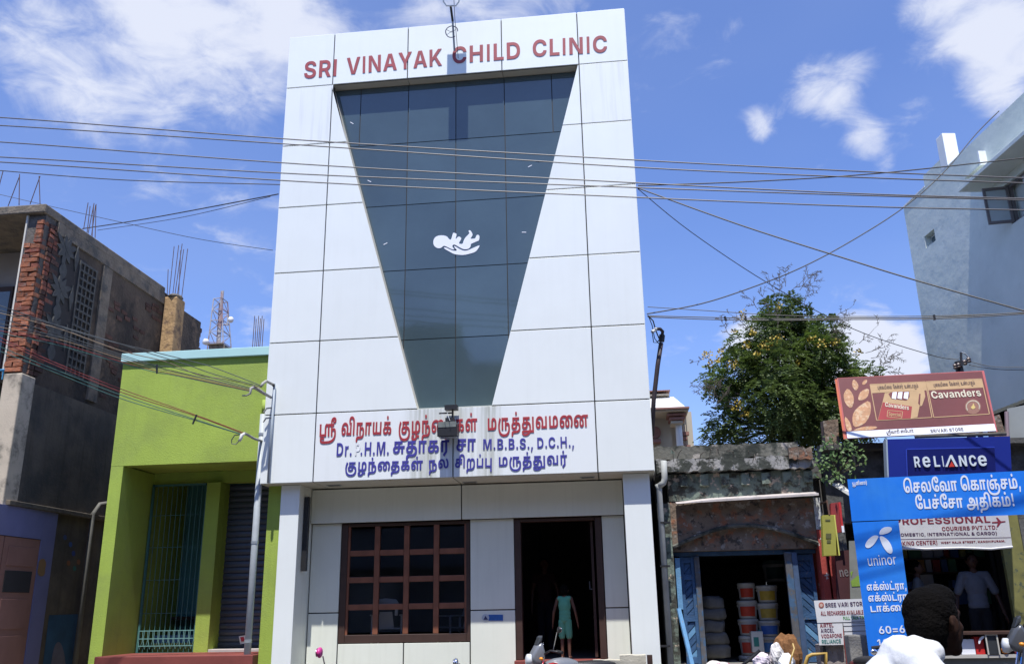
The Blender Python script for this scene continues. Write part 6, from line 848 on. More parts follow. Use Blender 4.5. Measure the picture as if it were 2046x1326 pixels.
def leaf(px0, px1, sgn, lab):
    x0, x1 = at(px0, 1180, YD).x, at(px1, 1180, YD).x; lf = dbox('door_leaf', x0, x1, YD+.03, YD+.045, .70, zl0-.005, BD, ob); lf['label'] = lab
    for zz_ in (.71, 1.28, 1.86, zl0-.10): dbox('rail', x0+.002, x1-.002, YD-.012, YD+.029, zz_, zz_+.085, BD, lf)
    dbox('stile', x0+.001, x0+.05, YD-.015, YD+.028, .702, zl0-.006, BD, lf); dbox('stile', x1-.05, x1-.001, YD-.015, YD+.028, .702, zl0-.006, BD, lf)
    for a, b in ((.80, 1.275), (1.37, 1.855), (1.95, zl0-.105)):
        rect = [(x0+.052, a), (x1-.052, a), (x1-.052, b), (x0+.052, b)]; s_ = .7071; k0 = min(s_*sgn*p[0]+s_*p[1] for p in rect); k1 = max(s_*sgn*p[0]+s_*p[1] for p in rect); k = k0; j = 0
        while k < k1:
            pl2 = hclip(hclip(rect, s_*sgn, s_, k+.006), s_*sgn, s_, k+.07, -1)
            if len(pl2) > 2: obj('plank', MB().prism([(p[0], YD+.006+.006*(j % 2), p[1]) for p in pl2], (0, .022, 0)), BD2 if a < 1.3 and j % 3 == 0 else BD, lf)
            k += .076; j += 1
    return lf
leaf(1362, 1391, -1, 'left blue door leaf with slanting planks'); leaf(1594, 1632, 1, 'right blue door leaf with slanting planks')
dbox('door_post', at(1350, 1150, YD-.1).x, at(1360, 1150, YD-.1).x, YD-.16, YD-.05, 1.45, zl0-.03, BD2, ob); dbox('door_edge', at(1388.5, 1150, YD).x, at(1399, 1150, YD).x, YD-.05, YD+.03, .70, zl0-.004, WD, ob)
dbox('open_leaf_edge', at(1568, 1150, YD).x, at(1582, 1150, YD).x, YD-.15, YD-.09, .70, zl0+.02, WD, ob, .01); dbox('open_leaf', at(1582, 1150, YD).x+.002, at(1593, 1150, YD).x, YD-.14, YD+.02, .70, zl0+.015, mat('slate blue door', (.05, .09, .17), .7, .3, 8), ob)
a_, b_ = at(1356, 1215, YO-.12), at(1386, 1340, YO-.35); single('leaning_plank', MB().bar(a_, b_+(b_-a_)*.6, .06, .025), BD2, 'narrow light blue plank leaning against the left door post of the old store', 'plank')
# buckets and sacks in the store
def bucket(px, py0, py1, wpx, Y, band, lab, n=0, rim=(.48, .48, .46)):
    a, b = at(px, py1, Y), at(px, py0, Y); r = wpx/2*Y/FPX*1.0; h = b.z-a.z; c = (a.x, Y, a.z)
    t_ = thing('paint_bucket', c, lab, 'bucket', 'buckets stacked inside the old store'); WB = mat('white bucket plastic', (.45, .45, .43), .4, .04)
    obj('tub', MB().lathe(c, [(r*.8, .002), (r*.84, h*.1), (r*.92, h*.78), (r*.92, h*.80)], 20), WB, t_, smooth=True); obj('lid', MB().lathe(c, [(r*.96, h*.80), (r*1.0, h*.82), (r*1.0, h*.93), (r*.96, h*.96), (r*.9, h*.985)], 20), mat('rim%.2f' % rim[2], rim, .4, .04), t_)
    m_ = mat('bucket print %.2f%.2f%.2f' % band, band, .5, .15, 20); vs = []; k0_, k1_ = -.95, .75; mb = MB(); nn_ = 12
    for i in range(nn_+1):
        an = -math.pi/2+k0_+(k1_-k0_)*i/nn_
        for q_, f_ in ((.86, .14), (.925, .66)): vs.append((c[0]+math.cos(an)*(r*q_+.003), c[1]+math.sin(an)*(r*q_+.003), c[2]+h*f_))
    mb.add(vs, [(2*i, 2*i+2, 2*i+3, 2*i+1) for i in range(nn_)]); obj('label_band', mb, m_, t_)
    for s in (-1, 1): obj('handle_lug', MB().ell((c[0]+s*r*.93, c[1], c[2]+h*.7), (.012, .02, .02), 6), WB, t_)
BY_ = 14.45; RD, YL, BL_ = (.50, .045, .02), (.48, .33, .04), (.04, .13, .45)
bucket(1493, 1163, 1197, 33, BY_, RD, 'small white and red bucket on top of the left bucket stack'); bucket(1495, 1198, 1235, 38, BY_, RD, 'white lidded bucket with red print, second from the top of the left stack'); bucket(1497, 1235, 1268, 38, BY_, (.44, .05, .02), 'wide red banded bucket in the middle of the left stack'); bucket(1499, 1268, 1308, 38, BY_, (.52, .05, .03), 'red and white bucket low in the left stack beside the square can'); bucket(1500, 1308, 1344, 38, BY_, RD, 'red bucket at the bottom of the left stack')
bucket(1534, 1168, 1203, 40, BY_, YL, 'yellow banded bucket on top of the right stack'); bucket(1536, 1203, 1238, 40, BY_, (.42, .30, .05), 'yellow banded bucket second from the top of the right stack'); bucket(1538, 1238, 1270, 42, BY_, BL_, 'white rimmed bucket with a blue band in the right stack'); bucket(1538, 1270, 1306, 41, BY_, (.06, .22, .55), 'blue printed bucket low in the right stack'); bucket(1539, 1306, 1342, 41, BY_, BL_, 'blue bucket at the foot of the right stack')
bucket(1550, 1118, 1162, 46, 15.6, (.04, .10, .09), 'dim greenish drum at the back of the old store', rim=(.07, .12, .11))
ca, cb = at(1503, 1302, 14.15), at(1523, 1260, 14.15); cn = thing('square_can', ((ca.x+cb.x)/2, 14.15, ca.z), 'square white can with a teal print between the two bucket stacks', 'can')
obj('body', MB().box((ca.x, 14.1, ca.z), (cb.x, 14.25, cb.z)), mat('white can', (.55, .56, .54), .4), cn, bevel=.008); obj('print', MB().box((ca.x+.03, 14.096, ca.z+.08), (cb.x-.07, 14.0985, cb.z-.08)), mat('teal print', (.03, .2, .18), .5), cn); obj('cap', MB().tube([(cb.x-.04, 14.15, cb.z), (cb.x-.04, 14.15, cb.z+.02)], .02, 10), mat('teal print', (.03, .2, .18)), cn)
obj_st = at(1510, 1300, 14.3)
single('bucket_stand', MB().box((at(1478, 1340, 14.3).x, 14.1, .70), (at(1562, 1340, 14.3).x, 14.8, at(1500, 1343, BY_).z-.01)), WD, 'low grey wooden plinth under the bucket stacks', 'plinth')
def crumple(c, r, amt, seed, seg=20, box=False):
    mb = MB().ell((0, 0, 0), (1, 1, 1), seg); rg = np.random.default_rng(seed); K = rg.normal(0, 2.6, (9, 3)); ph = rg.uniform(0, 6, 9); out = []
    for v in mb.v:
        p = np.array(v); p = np.sign(p)*np.abs(p)**(.55 if box else 1); d = sum(math.sin(K[i].dot(p)*1.6+ph[i]) for i in range(9))/9
        d2 = abs(math.sin(K[0].dot(p)*3+ph[1]))*.5; p = p*(1+amt*(d*1.6+d2)); out.append((c[0]+p[0]*r[0], c[1]+p[1]*r[1], c[2]+p[2]*r[2]))
    mb.v = out; return mb
SK = mat('grey woven sack', (.13, .13, .125), .9, .2, 10, .4); 
for i, (px_, py_, w_) in enumerate(((1424, 1204, .17), (1422, 1226, .19), (1424, 1250, .19), (1426, 1275, .2), (1428, 1300, .2))):
    c_ = at(px_, py_, 14.2); single('sack', crumple((c_.x, 14.25, c_.z), (w_*random.uniform(.85, 1.1), .22, .10), .17, 20+i, 18, True), SK, ['grey sack on top of the pile behind the left blue door', 'grey sack second from the top of the pile by the left door', 'grey sack in the middle of the pile by the left door', 'grey sack second from the bottom of the pile by the left door', 'grey sack at the bottom of the pile by the left door'][i], 'sack', 'sacks piled in the old store', smooth=True)
c_ = at(1434, 1345, 13.5); single('striped_sack', crumple((c_.x, 13.4, c_.z-.02), (.19, .16, .18), .12, 31, 20, True), mat('white sack with red stripes', (.62, .58, .56), .8, .1, 4, .3, col2=[((.4, .08, .1), .18, .03)], cscale=6), 'white and red striped sack on the store step, below the grey sacks', 'sack', smooth=False)
for px_, py_, r_, sd, m_, lab in ((1522, 1319, (.11, .1, .09), 41, mat('white and pink plastic', (.7, .62, .68), .3, .1, col2=[((.55, .2, .25), .2, .05)], cscale=9), 'crumpled white and pink plastic bag in front of the bucket stacks'), (1552, 1308, (.085, .08, .13), 42, mat('pale plastic sheet', (.62, .6, .58), .3, .15, 8), 'crumpled pale plastic sheet standing up before the right bucket stack'), (1570, 1322, (.10, .1, .10), 43, mat('white plastic', (.74, .74, .76), .3, .05), 'small white plastic bundle under the open right door')):
    c_ = at(px_, py_, 12.9); single('plastic_bag', crumple((c_.x, 12.9, c_.z), r_, .34, sd, 26), m_, lab, 'bag', 'plastic bags outside the old store')
c_ = at(1572, 1292, 13.2); single('ochre_cloth', crumple((c_.x, 13.2, c_.z-.08), (.17, .12, .22), .3, 51, 24), mat('ochre cloth', (.20, .09, .03), .9, .3, 8, .3), 'heap of ochre cloth beside the open right door', 'cloth')
single('cargo_bench', MB().box((at(1408, 1330, 13).x, 12.6, .136), (at(1595, 1330, 13).x, 13.3, at(1500, 1334, 13).z-.04)), WD, 'low worn bench carrying the bags outside the old store', 'bench')
single('handlebar_pipe', MB().tube([at(1478, 1332, 12.4), at(1496, 1318, 12.4), at(1512, 1304, 12.4), at(1518, 1298, 12.4)], .02, 8), BLK, 'black bent pipe handle standing up left of the pink plastic bag', 'handle')
YEL = mat('yellow painted pipe', (.42, .27, .06), .55, .2, 8)
single('yellow_rail', MB().tube([at(1604, 1360, 12.5), at(1608, 1330, 12.5), at(1614, 1311, 12.5), at(1622, 1307, 12.5), at(1650, 1304, 12.5), at(1650, 1345, 12.5)], .024, 8), YEL, 'bent yellow pipe rail in front of the right blue door', 'rail', smooth=True)
single('yellow_rope', MB().tube([at(1577, 1330, 12.7), at(1582, 1310, 12.7), at(1587, 1295, 12.75), at(1584, 1285, 12.8)], .012, 6), YEL, 'short yellow rope hanging beside the ochre cloth', 'rope')
# drain pipe
dpx = at(1329, 1150, 13.2).x; DP = mat('grey drain pipe', (.36, .37, .35), .7, .2, 5)
dp = thing('drain_pipe', (dpx, 13.2, .14), 'grey drain pipe running down between the clinic and the old store', 'pipe')
obj('pipe', MB().tube([(dpx, 13.24, .14), (dpx, 13.24, at(1329, 975, 13.2).z), (dpx-.02, 13.22, at(1323, 966, 13.2).z)], .042, 10), DP, dp, smooth=True); obj('upper_pipe', MB().tube([(at(1321, 966, 13.2).x-.03, 13.22, at(1320, 970, 13.2).z), at(1326, 964, 13.2), at(1328, 955, 13.2), at(1326, 920, 13.2)], .045, 10), DP, dp, smooth=True)
for y_ in (1043, 1290, 1130): p_ = at(1329, y_, 13.2); obj('clamp', MB().box((p_.x-.07, 13.19, p_.z-.012), (p_.x+.07, 13.30, p_.z+.012)), BLK, dp)
# ---------------------------------------------------------------- phone shop to the right
PSM = mat('dark grimy shop wall', (.11, .11, .105), .95, .3, 3, .5, 25, col2=[((.04, .04, .038), .4, .2)])
YS = 13.7; psx0 = rp1+.16; psx1 = 7.6; zst = at(1700, 886, YS).z; opx = at(1700, 1150, YS).x; opr = at(2004, 1150, YS).x; zo = at(1850, 1040, YS).z
ps = thing('phone_shop', ((psx0+psx1)/2, YS, .14), 'dark open fronted shop under the cigarette billboard and the blue phone signs', 'building')
obj('front_wall', MB().box((psx0, YS, zo), (psx1, YS+.25, zst)).box((psx0, YS+.002, .14), (opx, YS+.25, zo-.001)).box((opr+.35, YS+.002, .14), (psx1, YS+.25, zo-.001)), PSM, ps)
obj('ledge', strip_box(psx0, psx1, YS-.25, YS-.003, zst-.12, zst-.04, 20, .015, 9), mat('blackened ledge', (.09, .088, .08), .95, .3, 5, .5), ps); obj('roof', MB().box((psx0, YS+.26, zst-.25), (psx1, 18.5, zst-.12)), PSM, ps)
obj('brick_stub', rough(MB().box((at(1648, 870, 14).x, 13.95, zst-.1), (at(1674, 870, 14).x, 14.2, at(1660, 840, 14).z)), .03, 4), OLDB, ps)
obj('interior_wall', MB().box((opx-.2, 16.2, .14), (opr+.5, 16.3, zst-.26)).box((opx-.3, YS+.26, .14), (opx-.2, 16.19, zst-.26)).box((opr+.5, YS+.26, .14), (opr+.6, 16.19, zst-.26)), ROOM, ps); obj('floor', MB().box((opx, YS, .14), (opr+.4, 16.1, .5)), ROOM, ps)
jm = obj('side_board', MB().box((opr+.02, YS-.1, .14), (opr+.30, YS-.02, zo+.1)), mat('olive yellow poster board', (.18, .17, .05), .8, .25, 6, col2=[((.05, .07, .05), .3, .1)]), ps)
aw = at(1684, 966, 13.3); obj('awning_flap', MB().prism([at(1658, 966, 13.4), at(1700, 992, 13.0), at(1702, 984, 13.0), at(1682, 968, 13.3)], (.0, .02, .02)), mat('pale sheet', (.55, .54, .5), .7), ps)
ORD = 'first second third fourth fifth sixth seventh eighth ninth tenth eleventh twelfth thirteenth fourteenth fifteenth'.split()
random.seed(21)
PK = [mat('packet%d' % i, c, .6) for i, c in enumerate(((.4, .05, .04), (.45, .4, .1), (.5, .5, .5), (.08, .15, .3), (.35, .18, .05), (.1, .25, .12)))]
for j, py_ in enumerate((1112, 1140, 1172, 1205)):
    z_ = at(2000, py_, 15.6).z; obj('shelf', MB().box((opr-1.3, 15.4, z_-.02), (opr+.45, 16.1, z_)), DARK, ps); x_ = opr-1.25; n_ = -1
    while x_ < opr+.4:
        w_ = random.uniform(.07, .2); h_ = random.uniform(.1, .26)
        if random.random() < .85: k_ = random.randrange(6); n_ += 1; tag(obj('packet', MB().box((x_, 15.5, z_+.001), (x_+w_, 15.7, z_+h_)), PK[k_]), '%s %s packet, %s from left on the %s dim shop shelf' % ('tall' if h_ > .18 else 'low', ('red', 'yellow', 'pale grey', 'blue', 'brown', 'green')[k_], ORD[n_], ('top', 'upper middle', 'lower middle', 'bottom')[j]), 'packet', 'boxed goods on the shop shelves')
        x_ += w_+.02
# side banners left of the blue arch
rb_ = at(1688, 1080, 13.3); bn = thing('red_banner', (rb_.x, 13.3, .14), 'dark red cloth banner with white letters standing between the red post and the blue arch', 'banner')
bpl = Plane((0, 13.3, 0), (1, 13.3, 0), (0, 13.3, 1)); obj('sheet', poly_on(bpl, [(1668, 1100), (1700, 1098), (1706, 1200), (1672, 1202)], 0, .01), mat('maroon cloth', (.06, .015, .018), .85, .2), bn)
text(list('ne'), Plane((0, 13.3, 0), (1, 13.3, 0), (0, 13.3, 1)), (1678, 1152), (1697, 1150), 14, 273, 10, .012, .003, mat('greyish white letters', (.16, .14, .14), .8), bn)
bn2 = thing('grey_banner', (at(1705, 1100, 13.2).x, 13.2, .14), 'narrow grey poster board with green print half hidden behind the blue arch', 'banner')
b2 = wallplane(13.2); obj('board', poly_on(b2, [(1696, 1080), (1760, 1078), (1765, 1198), (1699, 1200)], 0, .015), mat('grey poster', (.20, .205, .18), .8, .2, 4), bn2); obj('print', poly_on(b2, [(1700, 1160), (1715, 1148), (1722, 1160), (1722, 1170), (1702, 1171)], .018, .003, poly_on(b2, [(1699, 1142), (1704, 1140), (1701, 1152)], .018, .003)), mat('lime print', (.2, .32, .04), .7), bn2)
# box signs
def box_sign(pts, Y, th, m_face, m_edge, lab, name='box_sign'):
    pl3 = wallplane(Y); xs = [pl3.p(*p).x for p in pts]; t_ = thing(name, (min(xs), Y, min(pl3.p(*p).z for p in pts)), lab, 'sign')
    obj('box', MB().prism([pl3.p(*p) for p in pts], (0, th, 0)), m_edge, t_); c = (sum(p[0] for p in pts)/len(pts), sum(p[1] for p in pts)/len(pts)); ins = [(c[0]+(p[0]-c[0])*.96, c[1]+(p[1]-c[1])*.985) for p in pts]
    obj('face', MB().prism([pl3.p(*p, .004) for p in ins], (0, .003, 0)), m_face, t_); return t_, pl3
ys, ypl = box_sign([(1643, 1029), (1669, 1028), (1671, 1109), (1646, 1110)], 13.0, .12, mat('olive yellow sign face', (.33, .31, .05), .6, .12, 4), mat('yellow sign edge', (.55, .52, .08), .5), 'hanging olive yellow box sign with small dark print on the red pier')
obj('side_face', MB().box((ypl.p(1669.5, 1060).x, 12.99, ypl.p(1669, 1109).z), (ypl.p(1672, 1060).x, 13.13, ypl.p(1669, 1028).z)), mat('bright yellow edge', (.62, .58, .12), .5), ys)
for a, b, c, d in ((1650, 1075, 1661, 1065), (1652, 1084, 1660, 1078), (1649, 1040, 1659, 1037)): obj('print', poly_on(ypl, [(a, b), (c, b), (c, d), (a, d)], .008, .002), mat('dark olive print', (.10, .10, .03), .7), ys)
obj('hanger', MB().bar(ypl.p(1657, 1028), ypl.p(1652, 1000), .02, .02).bar(ypl.p(1652, 1000), (ypl.p(1652, 1000).x, YO, ypl.p(1652, 1000).z), .02, .02), mat('rusty iron', (.12, .06, .04), .8, .3), ys)
rs, rpl = box_sign([(1660, 1005), (1681, 1002), (1684, 1062), (1663, 1066)], 13.15, .1, mat('dull red sign face', (.26, .03, .03), .6, .15), mat('red sign edge', (.45, .04, .04), .5), 'dull red box sign half hidden behind the yellow one'); obj('side_face', MB().box((rpl.p(1681.5, 1060).x, 13.13, rpl.p(1684, 1062).z), (rpl.p(1685.5, 1060).x, 13.28, rpl.p(1681, 1003).z)), mat('bright red edge', (.5, .03, .03), .5), rs); obj('white_end', MB().box((rpl.p(1681.5, 1060).x-.001, 13.12, rpl.p(1684, 1063).z), (rpl.p(1686, 1060).x, 13.285, rpl.p(1684, 1050).z)), PRN, rs)
# ---------------------------------------------------------------- cigarette billboard
BP = Plane(at(1687, 877, 13.2), at(1990, 862, 13.2), at(1672, 755, 13.45))
cbs = thing('billboard', BP.p(1840, 870), 'maroon cigarette billboard with tan leaves and a white strip on the shop roof', 'billboard')
K5 = 5.3
def c5(pts): return [(1660+x/K5, 730+y/K5) for x, y in pts]
obj('frame', poly_on(BP, [(1672, 755), (1966, 740), (1993, 862), (1690, 877)], -.17, .17), mat('pink red frame', (.45, .10, .10), .6, .1), cbs)
MAR = mat('maroon poster', (.165, .040, .036), .45, .2, .8, .2, 3, streak=.15); TAN = mat('tan print', (.48, .31, .15), .5, .12, 6); TAN2 = mat('orange tan leaf print', (.52, .27, .13), .5, .25, 18, col2=[((.62, .42, .25), .4, .1)], cscale=16); CRM = mat('cream print', (.66, .60, .45), .5)
obj('poster', poly_on(BP, c5([(78, 135), (1600, 62), (1748, 690), (172, 765)]), .002, .004), MAR, cbs); obj('side_edge', MB().prism([BP.p(1672, 757), BP.p(1690, 877), BP.p(1690, 877, -.17), BP.p(1672, 757, -.17)], (-.03, 0, 0)), mat('orange edge', (.55, .12, .05), .6), cbs)
obj('white_strip', poly_on(BP, c5([(165, 700), (1730, 615), (1752, 690), (176, 768)]), .007, .003), PRN, cbs)
for lf_ in ([(235, 140), (280, 175), (297, 225), (265, 272), (222, 215)], [(385, 145), (383, 180), (350, 207), (328, 195), (345, 160)], [(180, 235), (235, 300), (248, 380), (215, 462), (150, 400), (133, 320), (145, 280)], [(405, 235), (402, 310), (360, 360), (290, 372), (292, 320), (320, 270)], [(415, 360), (430, 480), (385, 590), (310, 640), (243, 655), (225, 570), (240, 490), (310, 420)], [(140, 530), (190, 575), (218, 640), (222, 692), (168, 697)], [(222, 692), (300, 655), (400, 640), (500, 645), (470, 672), (380, 684)]):
    p_ = c5(lf_); obj('leaf_print', poly_on(BP, smooth_pts(p_, 1), .007, .002), TAN2, cbs)
def outline(pts, wpx, off, ma, par, nm='border'):
    mb = MB(); P_ = [BP.p(*p, off) for p in pts]
    for i in range(len(P_)): mb.bar(P_[i], P_[(i+1) % len(P_)], wpx, .002, BP.n)
    return obj(nm, mb, ma, par)
for q1, q2 in (([(415, 200), (1000, 170), (1070, 548), (485, 580)], [(415, 200), (1000, 170), (1017, 262), (431, 292)]), ([(1010, 170), (1595, 140), (1680, 512), (1090, 548)], [(1010, 170), (1595, 140), (1615, 233), (1027, 262)])):
    outline(c5(q1), .012, .009, TAN, cbs); obj('caption_band', poly_on(BP, c5(q2), .007, .0015), TAN, cbs)
BRN = mat('dark brown print', (.12, .07, .05), .6)
WARN = 'பு கை யி லை   கே ன் ச ர்   உ ண் டா கு ம்'.split(' '); WARN = [w if w else ' ' for w in WARN]
for a, b in (((497, 252), (930, 232)), ((1090, 225), (1530, 198))): pa, pb = c5([a, b]); text(WARN, BP, pa, pb, 6.0, TAM, 20, .010, .002, BRN, cbs, name='lettering')
pa, pb = c5([(1070, 350), (1600, 322)]); text(list('Cavanders'), BP, pa, pb, 14.5, LAT, 6, .010, .003, CRM, cbs, name='lettering')
obj('pack', poly_on(BP, c5([(548, 383), (572, 288), (905, 268), (990, 262), (1000, 330), (965, 425), (940, 430), (918, 545), (850, 556), (498, 575)]), .009, .001), TAN, cbs); obj('pack_front', poly_on(BP, c5([(550, 387), (860, 432), (846, 557), (500, 575)]), .011, .001), mat('pack red', (.33, .03, .03), .5, .2, 2), cbs); obj('pack_opening', poly_on(BP, c5([(610, 300), (635, 283), (830, 272), (835, 330), (800, 370), (640, 350)]), .011, .001), MAR, cbs)
for a in (645, 705, 770): obj('cigarette', poly_on(BP, c5([(a, 345), (a+10, 282), (a+55, 279), (a+45, 355)]), .013, .002), PRN, cbs)
obj('pack_gap', poly_on(BP, c5([(935, 300), (950, 298), (945, 425), (925, 400)]), .011, .001), MAR, cbs)
pa, pb = c5([(572, 432), (828, 470)]); text(list('Cavanders'), BP, pa, pb, 8.5, LAT, 2, .014, .002, CRM, cbs, name='lettering')
outline(c5([(603, 473), (760, 488), (750, 556), (596, 540)]), .008, .013, TAN, cbs); pa, pb = c5([(612, 527), (742, 541)]); text(list('Special'), BP, pa, pb, 7, LAT, 2, .014, .002, TAN, cbs, name='lettering')
ct = (1660+1505/K5, 730+435/K5); obj('seal', poly_on(BP, [(ct[0]+16*math.cos(a), ct[1]+15*math.sin(a)) for a in [i*math.pi/12 for i in range(24)]], .008, .001), mat('seal brown', (.26, .12, .08), .5), cbs)
mb = MB()
for k in range(22):
    a = 2.6+k*.19; mb.bar(BP.p(ct[0]+12*math.cos(a), ct[1]+11*math.sin(a), .011), BP.p(ct[0]+14*math.cos(a), ct[1]+13*math.sin(a), .011), .011, .002, BP.n)
obj('seal_ring', mb, CRM, cbs); obj('seal_flame', poly_on(BP, smooth_pts([(ct[0]-5, ct[1]+1), (ct[0]-1, ct[1]-2), (ct[0]+1, ct[1]-8), (ct[0]+3, ct[1]-1), (ct[0]+6, ct[1]+1), (ct[0], ct[1]+6)], 1), .011, .002), mat('gold', (.6, .45, .15), .4), cbs)
pa, pb = c5([(1058, 710), (1410, 690)]); text(list('SRIVARI STORE'), BP, pa, pb, 6.6, LAT, 14, .011, .002, mat('dark grey print', (.09, .07, .07), .6), cbs, name='lettering'); pa, pb = c5([(588, 722), (880, 704)]); text(['ஸ்ரீ', 'வா', 'ரி', ' ', 'ஸ்', 'டோ', 'ர்'], BP, pa, pb, 5.2, TAM, 5, .011, .002, mat('dark grey print', (.09, .07, .07)), cbs, name='lettering')
for q1, q2 in (((1700, 870, -.2), (0, .9, -.9)), ((1960, 860, -.2), (0, .9, -.9)), ((1700, 880, -.1), (0, 0, -.4)), ((1960, 868, -.1), (0, 0, -.4))): obj('prop', MB().bar(BP.p(*q1), BP.p(*q1)+Vector(q2), .04, .04), BLK, cbs)
rl = at(1828, 872, 12.95); rl2 = at(2010, 866, 12.95); single('roof_tube', MB().tube([rl, rl2], .026, 10), mat('mossy tube', (.12, .11, .09), .9, .4, 12), 'mossy tube lying along the top of the dark blue sign', 'tube', smooth=True)
# ---------------------------------------------------------------- dark blue sign
RPn = wallplane(12.9); rsn = thing('dark_blue_sign', RPn.p(1895, 960), 'dark blue box sign with white capital lettering and a red triangle', 'sign')
obj('box', poly_on(RPn, [(1772, 877), (2018, 871), (2023, 975), (1776, 980)], -.14, .14), mat('dark blue sign face', (.012, .025, .22), .35, .06), rsn); obj('edge', MB().prism([RPn.p(1770, 877, .001), RPn.p(1773, 877, .001), RPn.p(1777, 980, .001), RPn.p(1774, 980, .001)], (0, .141, 0)), mat('grey blue edge', (.35, .42, .48), .5), rsn)
obj('inner_panel', poly_on(RPn, [(1812, 898), (1987, 894), (1991, 972), (1815, 975)], .002, .012), mat('darker navy panel', (.008, .012, .11), .3, .05), rsn)
obj('panel_edge', MB().bar(RPn.p(1812, 897.5, .008), RPn.p(1987, 893.5, .008), .018, .012, RPn.n).bar(RPn.p(1811, 897.5, .008), RPn.p(1814, 975, .008), .018, .012, RPn.n), mat('mid blue edge', (.03, .06, .4), .4), rsn)
LT = mat('pale letter', (.66, .72, .74), .4, .03)
def r5(x, y): return (1660+x/K5, 730+y/K5)
for k, a, b, un in (('R', 880, 950, LAT), ('e', 970, 1062, 282), ('L', 1088, 1160, LAT), ('I', 1181, 1201, LAT), ('N', 1355, 1450, LAT), ('C', 1465, 1548, LAT), ('e', 1558, 1660, 282)):
    f_ = lambda x: 1077-(x-880)*.021; text([k], RPn, r5(a, f_(a)), r5(b, f_(b)), 21.3, un, 0, .016, .02, LT, rsn)
obj('letter', poly_on(RPn, [r5(*p) for p in [(1212, 1070), (1262, 947), (1284, 945), (1348, 1067), (1322, 1068), (1271, 975), (1236, 1070)]], .016, .02), LT, rsn); obj('red_triangle', poly_on(RPn, [r5(*p) for p in [(1279, 1012), (1312, 1068), (1250, 1072)]], .016, .02), mat('red triangle', (.6, .05, .03), .4), rsn)
# ---------------------------------------------------------------- bright blue arch of boards
ua = at(1693, 957, 11.9); rr_ = ray(2046, 940); ub = EYE+rr_*((ua.z-1.5)/rr_.z); UP = Plane(ua, ub, ua+Vector((0, 0, 1)))
UBL = mat('bright sky blue board', (.012, .19, .76), .42, .08, 1.2, .25, 2.5, streak=.12, col2=[((.03, .23, .74), .35, .3)]); ut = thing('blue_arch_board', Vector((ua.x+.4, ua.y, .14)), 'bright sky blue advertising arch with white Tamil lettering, a propeller shaped emblem and prices', 'sign')
obj('header', poly_on(UP, [(1693, 957), (2130, 936), (2130, 1024), (1702, 1041)], 0, .05), UBL, ut); obj('post', poly_on(UP, [(1703, 1043), (1795, 1039), (1872, 1620), (1775, 1620)], 0, .05), UBL, ut); obj('seam', poly_on(UP, [(1703, 1040.5), (1800, 1036.5), (1800, 1039.5), (1703, 1043.5)], .02, .02), BLK, ut)
obj('post', MB().box((UP.p(2090, 1100).x, UP.p(2090, 1100).y-.02, .14), (UP.p(2140, 1100).x, UP.p(2090, 1100).y+.04, UP.p(2090, 1030).z)), UBL, ut)
WH = mat('white vinyl letters', (.74, .78, .86), .5, .03)
def ul_(keys, a, b, h, un=TAM, tk=12): text([k if k else ' ' for k in keys.split(' ')] if ' ' in keys or un == TAM else list(keys), UP, a, b, h, un, tk, .052, .003, WH, ut, name='lettering')
ul_('செ ல வோ  கொ ஞ் ச ம் ,', (1806, 984), (2041, 975), 20); ul_('பே ச் சோ  அ தி க ம் !', (1830, 1016.5), (2029, 1010.5), 19.5); ul_('யூ னி னா ர்', (1703, 969), (1733, 967), 6)
ul_('எ க் ஸ் ட் ரா ,', (1732, 1179), (1812, 1176), 12); ul_('எ க் ஸ் ட் ரா ,', (1735, 1201), (1818, 1198), 12); ul_('டா க் டை ம்', (1739, 1222), (1830, 1218.5), 12)
ul_('60=65', (1756, 1265.5), (1824, 1262.5), 15, LAT, 10); ul_('120=130', (1752.5, 1291.5), (1840, 1288), 15, LAT, 10); ul_('200=225', (1752.5, 1316), (1842, 1312), 15.5, LAT, 10)
text(['u~', 'n~', 'i~', 'n~', 'o~', 'r~'], UP, (1734, 1130), (1792, 1126.5), 15, 273, 8, .052, .003, WH, ut, name='lettering')
K6 = 3.625
for pt in ([(566, 392), (572, 360), (600, 335), (645, 331), (664, 345), (650, 370), (610, 386)], [(566, 398), (530, 392), (490, 420), (464, 462), (472, 485), (500, 486), (535, 455), (555, 420)], [(568, 398), (600, 402), (645, 440), (668, 500), (658, 530), (630, 522), (598, 480), (578, 435)]):
    obj('emblem_blade', poly_on(UP, smooth_pts([(1600+x/K6, 960+y/K6) for x, y in pt], 2), .052, .003), WH, ut)
# ---------------------------------------------------------------- courier banner
CP = wallplane(12.15); cb_ = thing('courier_banner', CP.p(1900, 1094), 'sagging grey white courier banner with maroon print under the blue arch', 'banner')
obj('sheet', poly_on(CP, [(1770, 1030), (2014, 1028), (2023, 1093), (1990, 1096), (1900, 1095), (1790, 1096)], 0, .012), mat('grey white banner cloth', (.60, .60, .62), .6, .12, 2, .2, 6), cb_)
MRN = mat('maroon print', (.22, .02, .04), .6); NVY = mat('dark print', (.09, .04, .10), .6)
def cp_(s, a, b, h, m_, tk=8): text([c for c in s], CP, a, b, h, LAT, tk, .013, .002, m_, cb_, name='lettering')
cp_('PROFESSIONAL', (1786, 1048), (1980, 1043), 14, MRN); cp_('COURIERS PVT.LTD.', (1882, 1060), (1993, 1056.5), 8, MRN, 14); cp_('(DOMESTIC, INTERNATIONAL & CARGO)', (1788, 1071), (1993, 1067.5), 6.2, NVY); cp_('BOOKING CENTER)', (1782, 1090), (1874, 1087), 8.5, MRN); cp_('WEST RAJA STREET, KANCHIPURAM.', (1880, 1085.5), (2009, 1082), 4, MRN)
